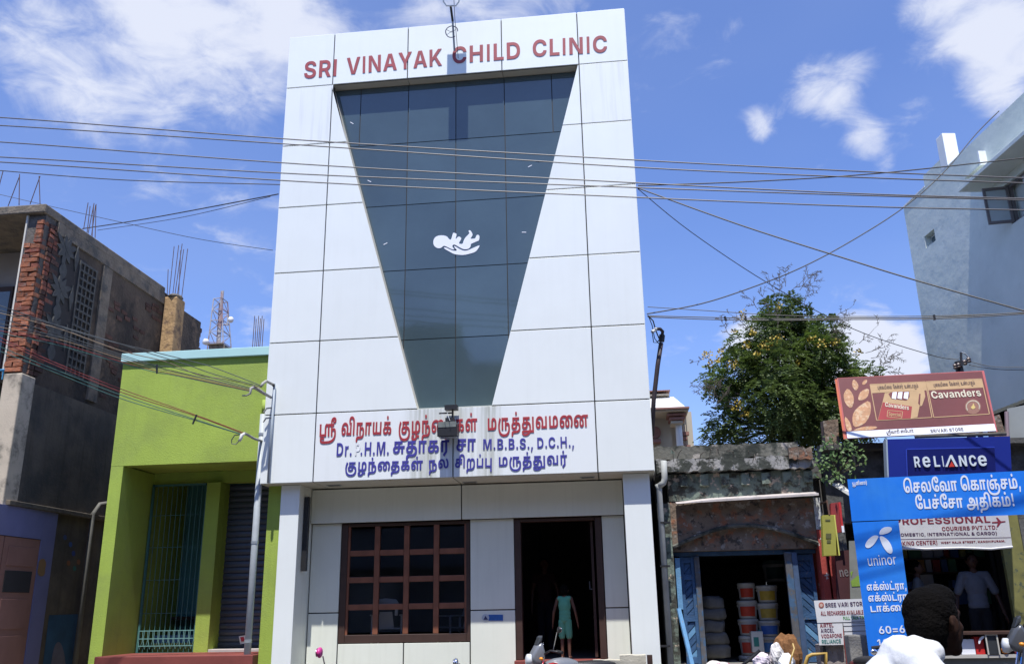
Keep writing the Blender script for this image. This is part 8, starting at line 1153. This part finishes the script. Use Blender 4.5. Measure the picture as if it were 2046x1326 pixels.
for px, py, r in ((1403, 735, 11), (1425, 742, 9), (1480, 715, 9), (1498, 735, 8), (1512, 718, 13), (1530, 712, 12), (1540, 705, 8), (1453, 753, 11), (1410, 752, 8), (1490, 693, 8), (1470, 660, 9), (1575, 752, 6), (1460, 832, 12), (1475, 850, 8), (1430, 728, 6), (1620, 715, 12), (1645, 712, 9), (1600, 705, 8), (1690, 730, 8), (1540, 640, 5), (1455, 690, 6)):
    for _ in range(int(r*4)):
        a = rg.uniform(0, 6.28); q = r*rg.random()**.6; p = np.array(tp(px+q*math.cos(a), py+q*.8*math.sin(a), -1.1-rg.random()*.4)); d = rg.normal(0, 1, 3); d /= np.linalg.norm(d); e = np.cross(d, rg.normal(0, 1, 3)); e /= np.linalg.norm(e); s = .028; o = len(V_); V_ += [p-d*s, p-e*s, p+d*s, p+e*s]; F_.append((o, o+1, o+2, o+3))
bigmesh('blossom', V_, F_, YF, tree)
TWG = mat('bare brown twig', (.09, .075, .06), .9, .3, 10); mb = MB(); rg = random.Random(8)
def twig(px, py, ang, ln, dy, dep=0):
    pts = [(px, py)]; a = ang
    for k in range(5): a += rg.uniform(-.25, .25); px += math.cos(a)*ln/5; py -= math.sin(a)*ln/5; pts.append((px, py))
    mb.tube([tp(*p, dy) for p in pts], [.009-.0012*i for i in range(6)], 4)
    if dep < 2:
        for k in range(1, 6):
            for s in (-1, 1):
                if rg.random() < .62: twig(*pts[k], a+s*rg.uniform(.4, 1.1), ln*rg.uniform(.2, .42), dy, dep+1)
for px, py, an, ln in ((1535, 625, 1.9, 46), (1545, 610, 1.4, 44), (1560, 615, 1.1, 60), (1575, 620, 1.2, 46), (1590, 640, 1.3, 55), (1555, 600, 1.6, 34), (1490, 680, 2.2, 40), (1470, 670, 2.3, 30), (1445, 700, 2.4, 34), (1650, 660, .6, 36), (1645, 690, 1.0, 46), (1660, 720, 1.1, 60), (1690, 715, .8, 50), (1700, 735, .4, 58), (1710, 745, .15, 48), (1650, 735, 1.7, 40), (1440, 780, -2.6, 55), (1430, 785, -2.2, 50), (1450, 790, -2.0, 40), (1500, 640, 2.0, 36), (1400, 738, 3.3, 28), (1730, 760, .5, 40), (1760, 752, .2, 26), (1740, 750, .9, 30), (1520, 660, 2.0, 44), (1540, 690, 1.8, 40), (1480, 800, -2.3, 40)): twig(px, py, an, ln, -1.0+rg.uniform(-.6, .6))
o = obj('twigs', mb, TWG, tree); o['kind'] = 'stuff'
# shrub seedling growing out of the parapet
pt = thing('wall_plant', at(1680, 925, 13.1), 'leafy young fig plant growing out of the wall between the old store and the signs', 'plant'); V_, F_ = [], []; rgn = np.random.default_rng(17); mb = MB()
for px, py, n in ((1650, 890, 16), (1665, 885, 22), (1690, 895, 26), (1712, 905, 20), (1665, 915, 34), (1690, 925, 36), (1650, 930, 30), (1672, 945, 30), (1700, 938, 16), (1640, 915, 14), (1655, 955, 18), (1725, 925, 8)):
    mb.tube([at(1672, 950, 13.35), at((px+1672)/2, (py+945)/2, 13.25), at(px, py, 13.15)], [.012, .008, .004], 5)
    for _ in range(n):
        p = np.array(at(px+rgn.normal(0, 9), py+rgn.normal(0, 8), 13.15+rgn.uniform(-.15, .15))); d = rgn.normal(0, 1, 3); d[2] -= .3; d[1] -= .3; d /= np.linalg.norm(d); e = np.cross(d, [rgn.normal(0, .4), -1+rgn.normal(0, .4), .6]); e /= np.linalg.norm(e)+1e-6; l = rgn.uniform(.05, .085); o = len(V_)
        V_ += [p, p+d*l*.4+e*l*.26, p+d*l, p+d*l*.4-e*l*.26]; F_.append((o, o+1, o+2, o+3))
LF3 = leafmat('glossy fig leaf', (.09, .17, .045), (.15, .24, .07)); bigmesh('foliage', V_, F_, LF3, pt); obj('stems', mb, BARK, pt)
mb = MB(); rg = random.Random(5)
for k in range(9): x_ = rg.uniform(1345, 1600); mb.tube([at(x_, 905+rg.uniform(0, 25), 13.25), at(x_+rg.uniform(-6, 6), 893+rg.uniform(0, 15), 13.2), at(x_+rg.uniform(-12, 12), 895+rg.uniform(0, 25), 13.15)], .006, 4)
single('dry_creeper', mb, TWG, 'dry grey creeper stems on the mildewed parapet of the old store', 'creeper')
# ---------------------------------------------------------------- motorcycles (only their tops are in view)
TYRE = mat('tyre rubber', (.015, .015, .016), .9, .1)
def motorcycle(x, y, rz, body, lab, mir=(1.0, 1.22), mirc=None, scale=1.0, z=.0, cowl=True, grp='motorcycles and scooters parked along the shops'):
    t_ = thing('motorcycle', (x, y, z), lab, 'motorcycle', grp); t_.rotation_euler.z = rz; t_.scale = (scale,)*3; ORG[t_] = Vector((0, 0, 0)); BM = mat('bike paint %.2f %.2f' % (body[0], body[2]), body, .25, .05, spec=.6)
    for xx in (-.62, .62):
        w = obj('wheel', MB().lathe((xx, 0, .3), [(.22, -.05), (.30, -.045), (.315, 0), (.30, .045), (.22, .05)], 24, (0, 1, 0)), TYRE, t_, smooth=True); ORG[w] = Vector((0, 0, 0)); obj('rim', MB().lathe((xx, 0, .3), [(.05, -.055), (.215, -.03), (.215, .03), (.05, .055)], 24, (0, 1, 0)), STEEL, w)
    obj('frame', MB().tube([(-.3, 0, .35), (.0, 0, .3), (.2, 0, .35), (.42, 0, .85)], .03, 6), BLK, t_); obj('engine', MB().box((-.15, -.12, .25), (.2, .12, .55)), STEEL, t_, bevel=.03)
    obj('fork', MB().tube([(.62, -.09, .3), (.44, -.09, .92)], .025, 8).tube([(.62, .09, .3), (.44, .09, .92)], .025, 8), CHROME, t_); obj('mudguard', MB().tube([(.62+.34*math.cos(a), 0, .3+.34*math.sin(a)) for a in (.3, .9, 1.5, 2.1, 2.6)], .06, 8), BM, t_, smooth=True)
    tk = MB().ell((.14, 0, .76), (.30, .14, .14), 16); obj('tank', tk, BM, t_, smooth=True); obj('seat', MB().ell((-.32, 0, .78), (.38, .13, .07), 16), BLK, t_, smooth=True); obj('tail', MB().ell((-.62, 0, .72), (.2, .08, .07), 12), BM, t_, smooth=True)
    obj('handlebar', MB().tube([(.28, -.36, .98), (.38, -.2, 1.0), (.42, -.06, .95), (.42, .06, .95), (.38, .2, 1.0), (.28, .36, .98)], .014, 7), BLK, t_, smooth=True); obj('grip', MB().tube([(.27, -.38, .978), (.315, -.28, .99)], .022, 8), TYRE, t_); obj('grip', MB().tube([(.27, .38, .978), (.315, .28, .99)], .022, 8), TYRE, t_)
    if cowl:
        obj('cowl', MB().prism([(.42, -.10, .80), (.56, -.10, .82), (.62, -.10, .90), (.52, -.10, 1.06), (.44, -.10, 1.12), (.40, -.10, .98)], (0, .20, 0)), BM, t_, bevel=.04, smooth=True); obj('windscreen', MB().prism([(.44, -.08, 1.121), (.52, -.08, 1.06), (.47, -.08, 1.17), (.43, -.08, 1.2)], (0, .16, 0)), mat('smoked screen', (.05, .055, .06), .15), t_, bevel=.02)
    obj('headlight', MB().lathe((.6, 0, .88), [(.03, .06), (.075, .045), (.08, 0), (.04, -.06)], 16, (1, 0, .1)), mat('headlight glass', (.6, .62, .64), .1), t_, smooth=True)
    for s in (-1, 1):
        obj('indicator', MB().ell((.5, s*.17, .9), (.03, .035, .022), 8), mat('amber lens', (.8, .3, .02), .3), t_, smooth=True)
        m_ = obj('mirror', MB().ell((.30, s*.36, mir[s > 0]), (.022, .062, .042), 12), mirc or BLK, t_, smooth=True); ORG[m_] = Vector((0, 0, 0)); obj('mirror_glass', MB().ell((.279, s*.36, mir[s > 0]), (.006, .052, .034), 12), CHROME, m_, smooth=True); obj('mirror_stem', MB().tube([(.34, s*.22, 1.0), (.32, s*.33, mir[s > 0]-.03)], .006, 5), CHROME, m_)
    return t_
a = at(1086, 1290, 12.3); motorcycle(a.x+.36, 12.15, R(205), (.16, .17, .19), 'grey cowled motorcycle parked in front of the clinic doorway', mir=(1.05, 1.27), z=.06, scale=.93)
a = at(1105, 1322, 11.9); hm = single('red_helmet', MB().ell((a.x, 11.9, a.z-.13), (.13, .15, .13), 16), mat('red gloss', (.5, .03, .03), .2), 'red rounded helmet top showing in front of the clinic doorway', 'helmet', smooth=True)
single('helmet_stand', MB().box((a.x-.18, 11.75, .136), (a.x+.18, 12.05, a.z-.262)), WD, 'low wooden box carrying the red helmet', 'box')
a = at(2032, 1278, 10.8); motorcycle(a.x+.52, 10.8, R(172), (.07, .075, .085), 'dark grey motorcycle at the right edge in front of the shop counter', mir=(1.06, 1.1), z=.14)
a = at(1791, 1292, 11.2); motorcycle(a.x-.1, 11.3, R(-70), (.12, .03, .03), 'low motorcycle whose small round chrome mirror shows before the blue arch', mir=(.93, .86), mirc=CHROME, z=.13, scale=.9, cowl=False)
a = at(903, 1319, 8.2); motorcycle(a.x-.3, 8.45, R(8), (.03, .05, .12), 'motorcycle with only a bright mirror tip showing below the clinic window', mir=(1.06, .98), mirc=CHROME, z=.0, cowl=False)
a = at(630, 1303, 7.2); motorcycle(a.x-.3, 7.55, R(5), (.5, .06, .25), 'pink scooter whose pink mirror shows at the foot of the left pillar', mir=(a.z, 1.02), mirc=mat('pink mirror shell', (.62, .05, .26), .35), z=.0, cowl=False)
for i, (x0, x1, y_, h_q, lab) in enumerate(((1184, 1240, 1319, 0, 'left pale concrete block at the foot of the clinic doorway, lower of two'), (1238, 1290, 1309, 0, 'right pale concrete block at the foot of the right pillar, taller of two'))):
    a, b = at(x0, y_, 12.7), at(x1, y_, 12.7); single('concrete_block', strip_box(a.x, b.x, 12.6, 12.9, .136, a.z+.012, 5, .012, 60+i), mat('cream concrete', (.50, .47, .38), .9, .2, 5, .4), lab, 'block')
a = at(1298, 1312, 12.6); single('wooden_peg', MB().box((a.x-.035, 12.57, .136), (a.x+.035, 12.64, a.z+.03)), DARK, 'short dark wooden peg beside the right concrete block', 'peg')
# ---------------------------------------------------------------- people
def fuse(name, prims, vox, ma, par, smooth_it=3):
    mb = MB()
    for p in prims:
        if p[0] == 'c':                           # limb: joint centres with radii
            pts, rs = p[1], p[2]; mb.tube(pts, rs, 12)
            for q, r in zip(pts, rs): mb.ell(q, (r*.995, r*.995, r*.995), 10)
        else: mb.ell(p[1], p[2], 16, p[3] if len(p) > 3 else None)
    me = bpy.data.meshes.new(name); me.from_pydata(mb.v, [], mb.f); bm = bmesh.new(); bm.from_mesh(me); bmesh.ops.recalc_face_normals(bm, faces=bm.faces); bm.to_mesh(me); bm.free()
    o = bpy.data.objects.new(name, me); COL.objects.link(o); md = o.modifiers.new('r', 'REMESH'); md.mode = 'VOXEL'; md.voxel_size = vox; s = o.modifiers.new('s', 'SMOOTH'); s.iterations = smooth_it; s.factor = .5
    dg = bpy.context.evaluated_depsgraph_get(); me2 = bpy.data.meshes.new_from_object(o.evaluated_get(dg)); bpy.data.objects.remove(o); me2.name = name; me2.shade_smooth(); me2.materials.clear()
    return mesh_obj(name, me2, ma, par)
SKIN = mat('brown skin', (.10, .045, .028), .55, .12, 8); HAIR = mat('black hair', (.005, .0045, .0045), .9, .3, 60, .6, 90, spec=.04)
def person(x, y, z, h, rz, lab, shirt, trousers, sleeve=.5, shorts=False, arm=(.12, .12), vox=.009, bend=(0, 0), group=None):
    t_ = thing('person', (x, y, z), lab, 'person', group); t_.rotation_euler.z = rz; ORG[t_] = Vector((0, 0, 0)); k = h/1.7; hd = h/7.5 if h > 1.4 else h/6.2; V = lambda a, b, c: (a*k, b*k, c*h)
    sh_z, hip_z, neck = .815, .52, .86; body = []
    body += [('e', V(0, 0, .72), (.135*k, .09*k, .15*h*.8)), ('e', V(0, 0, .60), (.12*k, .085*k, .09*h)), ('e', V(0, .005, .53), (.13*k, .1*k, .06*h)), ('c', [V(-.14, 0, sh_z), V(.14, 0, sh_z)], [.052*k, .052*k]), ('c', [V(0, 0, sh_z), V(0, -.01, .89)], [.058*k, .047*k])]
    hc = V(0, -.012, 1-.5*hd/h); body += [('e', hc, (.36*hd, .43*hd, .49*hd)), ('e', (hc[0], hc[1]-.13*hd, hc[2]-.2*hd), (.25*hd, .25*hd, .26*hd)), ('c', [(0, hc[1]-.42*hd, hc[2]+.02*hd), (0, hc[1]-.5*hd, hc[2]-.12*hd)], [.03*hd, .06*hd]), ('e', (.36*hd, hc[1]+.03*hd, hc[2]-.04*hd), (.04*hd, .09*hd, .13*hd)), ('e', (-.36*hd, hc[1]+.03*hd, hc[2]-.04*hd), (.04*hd, .09*hd, .13*hd)), ('c', [(-.12*hd, hc[1]-.4*hd, hc[2]-.25*hd), (.12*hd, hc[1]-.4*hd, hc[2]-.25*hd)], [.03*hd]*2), ('c', [(-.22*hd, hc[1]-.37*hd, hc[2]+.1*hd), (.22*hd, hc[1]-.37*hd, hc[2]+.1*hd)], [.04*hd]*2)]
    arms = []; hands = []
    for s in (-1, 1):
        sp = V(s*.165, 0, sh_z-.005); el = V(s*(.2+arm[s > 0]*.5), .01, .63); wr = V(s*(.2+arm[s > 0]*.8), -.05-bend[s > 0]*.3, .475+bend[s > 0]*.18); arms.append((sp, el, wr)); body.append(('c', [sp, el, wr], [.047*k, .036*k, .026*k]))
        w = Vector(wr); f = (w-Vector(el)).normalized(); pm = w+f*.05*k; body.append(('e', tuple(pm), (.022*k, .035*k, .045*k)))
        for i in range(4): b0 = pm+f*.03*k+Vector((0, (i-1.5)*.017*k, 0)); m1 = b0+f*.035*k+Vector((0, 0, 0)); e1 = m1+f*(.022+.006*(1-abs(i-1.2)))*k+Vector((-s*.012*k, 0, 0)); body.append(('c', [tuple(b0), tuple(m1), tuple(e1)], [.0095*k, .009*k, .0075*k]))
        b0 = pm+Vector((0, -.03*k, 0)); body.append(('c', [tuple(b0), tuple(b0+f*.02*k+Vector((0, -.018*k, 0))), tuple(b0+f*.045*k+Vector((0, -.02*k, 0)))], [.011*k, .010*k, .008*k]))
        hp_, kn, an = V(s*.075, 0, .5), V(s*.085, -.01, .275), V(s*.085, .01, .045); body.append(('c', [hp_, kn, an], [.078*k, .052*k, .034*k])); body.append(('e', V(s*.09, -.055, .022), (.042*k, .12*k, .022*h)))
    fuse('body', body, vox*k, SKIN, t_)
    sh = [('e', V(0, 0, .715), (.155*k, .108*k, .135*h)), ('e', V(0, 0, .61), (.145*k, .105*k, .085*h)), ('c', [V(-.13, 0, sh_z-.004), V(.13, 0, sh_z-.004)], [.062*k]*2)] + ([('e', V(0, 0, .555), (.15*k, .11*k, .065*h))])
    if sleeve > 0:
        for sp, el, wr in arms: e = Vector(sp).lerp(Vector(el), min(1, sleeve*1.4)); sh.append(('c', [sp, tuple(e)], [.064*k, .062*k]))
    fuse('shirt', sh, vox*k, shirt, t_, 5)
    tr_p = [('e', V(0, .004, .525), (.14*k, .108*k, .06*h))]
    for s in (-1, 1): kn = V(s*.088, -.008, .30 if shorts else .07); tr_p.append(('c', [V(s*.075, 0, .5), kn], [.09*k, (.078 if shorts else .06)*k]))
    fuse('shorts' if shorts else 'trousers', tr_p, vox*k, trousers, t_, 4)
    fuse('hair', [('e', (0, hc[1]+.06*hd, hc[2]+.09*hd), (.385*hd, .42*hd, .46*hd)), ('e', (0, hc[1]+.12*hd, hc[2]-.1*hd), (.36*hd, .33*hd, .36*hd))], vox*k, HAIR, t_, 2)
    return t_
GT = mat('mint green cloth', (.10, .36, .24), .85, .12, 8, .3)
c_ = at(1131, 1312, 13.88); person(c_.x, 13.95, FL, 1.06, R(172), 'small child in a mint green sleeveless top and shorts standing in the clinic doorway', GT, GT, 0, True, arm=(.12, .14), vox=.011)
c_ = at(1090, 1200, 15.6); person(c_.x-.02, 15.7, FL, 1.55, R(10), 'adult in dark clothes standing in the darkness behind the child, one arm lowered', mat('dark maroon cloth', (.03, .012, .015), .9), mat('dark blue cloth', (.01, .01, .02), .9), .2, arm=(.06, .1), vox=.011)
c_ = at(1951, 1180, 14.4); person(c_.x, 14.4, .5, 1.68, R(-8), 'shopkeeper in a loose pale short sleeved shirt standing inside the dim phone shop', mat('pale shirt cloth', (.22, .23, .26), .85, .1, 6, .2), mat('dark trousers', (.02, .02, .025), .9), .55, arm=(.16, .16), vox=.011)
c_ = at(1836, 1180, 14.6); person(c_.x, 14.6, .5, 1.60, R(70), 'man in a grey shirt inside the phone shop, mostly hidden by the passing rider', mat('grey shirt cloth', (.15, .16, .17), .9), mat('dark trousers', (.02, .02, .025)), .6, vox=.011)
# passing rider close to the camera
RY = 3.3; hc = at(1866, 1238, RY); rt = thing('person', (hc.x-.12, RY, .0), 'dark haired man in a white shirt passing close by, head turned to the right', 'person'); ORG[rt] = Vector((0, 0, 0)); H = Vector((hc.x, RY, hc.z))-rt.location
HR = Matrix.Rotation(R(32), 3, 'Z')
def hv(x, y, z): v = Vector((x*.9, y, z)); return tuple(H+(HR @ v if z > -.118 else v))
rotk = Matrix.Rotation(R(-10), 3, 'Y')
bd = [('e', hv(-.005, 0, .015), (.086, .072, .090)), ('e', hv(.035, 0, -.04), (.066, .058, .072)), ('c', [hv(.06, -.02, -.092), hv(.085, 0, -.094), hv(.06, .02, -.092)], [.026, .022, .026]), ('c', [hv(.088, 0, .015), hv(.112, 0, -.032)], [.010, .016]), ('c', [hv(.092, -.016, -.034), hv(.092, .016, -.034)], [.013, .013]), ('c', [hv(.096, -.017, -.062), hv(.099, 0, -.060), hv(.096, .017, -.062)], [.008, .011, .008]), ('c', [hv(.094, -.014, -.073), hv(.094, .014, -.073)], [.009, .009]), ('c', [hv(.082, -.035, .022), hv(.092, -.01, .025), hv(.092, .01, .025), hv(.082, .035, .022)], [.013, .014, .014, .013]), ('e', hv(.076, -.03, .0), (.012, .012, .009)), ('e', hv(.076, .03, .0), (.012, .012, .009)), ('e', hv(.055, -.036, -.025), (.030, .024, .026)), ('e', hv(.055, .036, -.025), (.030, .024, .026)),
      ('e', hv(.0, -.078, -.015), (.018, .008, .032)), ('c', [hv(-.012, -.082, .01), hv(-.02, -.085, -.01), hv(-.008, -.08, -.04)], [.006, .006, .007]), ('e', hv(.0, .078, -.015), (.018, .008, .032)), ('c', [hv(-.03, 0, -.05), hv(-.085, 0, -.12)], [.056, .062]),
      ('c', [hv(-.11, -.15, -.15), hv(-.13, 0, -.125), hv(-.11, .15, -.15)], [.055, .07, .055]), ('e', hv(-.17, 0, -.30), (.12, .17, .20)), ('e', hv(-.20, 0, -.53), (.12, .15, .16))]
for s in (-1, 1):
    bd += [('c', [hv(-.11, s*.17, -.16), hv(.05, s*.22, -.40), hv(.34, s*.24, -.44)], [.052, .042, .03]), ('c', [hv(-.14, s*.09, -.64), hv(.26, s*.14, -.68), hv(.14, s*.14, -1.12)], [.09, .07, .045]), ('e', hv(.2, s*.14, -1.16), (.12, .045, .035)), ('e', hv(.39, s*.25, -.44), (.045, .02, .035))]
    for i in range(4): bd.append(('c', [hv(.42, s*.25, -.415-i*.018), hv(.455, s*(.25-.02), -.42-i*.018), hv(.44, s*(.25-.04), -.43-i*.018)], [.0095, .009, .008]))
    bd.append(('c', [hv(.38, s*.235, -.41), hv(.41, s*.21, -.405), hv(.43, s*.20, -.42)], [.012, .011, .009]))
fuse('body', bd, .006, mat('dark brown skin', (.03, .0135, .0085), .8, .15, 12, spec=.15), rt, 2)
fuse('hair', [('e', hv(-.018, 0, .026), (.090, .080, .086)), ('e', hv(-.045, 0, -.015), (.070, .078, .085)), ('e', hv(.03, 0, .07), (.062, .066, .050)), ('e', hv(-.03, 0, -.07), (.05, .055, .04)), ('e', hv(.012, -.062, .01), (.022, .02, .045))], .005, HAIR, rt, 2)
sv = [('c', [hv(-.115, -.165, -.15), hv(-.135, 0, -.125), hv(-.115, .165, -.15)], [.066, .082, .066]), ('e', hv(-.175, 0, -.30), (.145, .195, .20)), ('e', hv(-.20, 0, -.53), (.145, .175, .17)), ('c', [hv(-.085, -.035, -.10), hv(-.105, 0, -.09), hv(-.085, .035, -.10)], [.045, .05, .045])]
for s in (-1, 1): sv.append(('c', [hv(-.11, s*.18, -.17), hv(.02, s*.22, -.35)], [.07, .068]))
fuse('shirt', sv, .007, mat('white shirt cloth', (.60, .62, .66), .85, .06, 8, 1.0, 7), rt, 4); fuse('trousers', [('e', hv(-.16, 0, -.66), (.15, .16, .10))]+[('c', [hv(-.14, s*.09, -.65), hv(.27, s*.14, -.69), hv(.14, s*.14, -1.05)], [.10, .085, .06]) for s in (-1, 1)], .01, mat('dark trousers', (.02, .02, .025)), rt, 3)
motorcycle(rt.location.x+.30, RY, 0, (.02, .03, .08), 'motorcycle ridden by the passing man, below the edge of the picture', mir=(1.1, 1.1), z=.0, cowl=False, scale=1.0, grp=None)
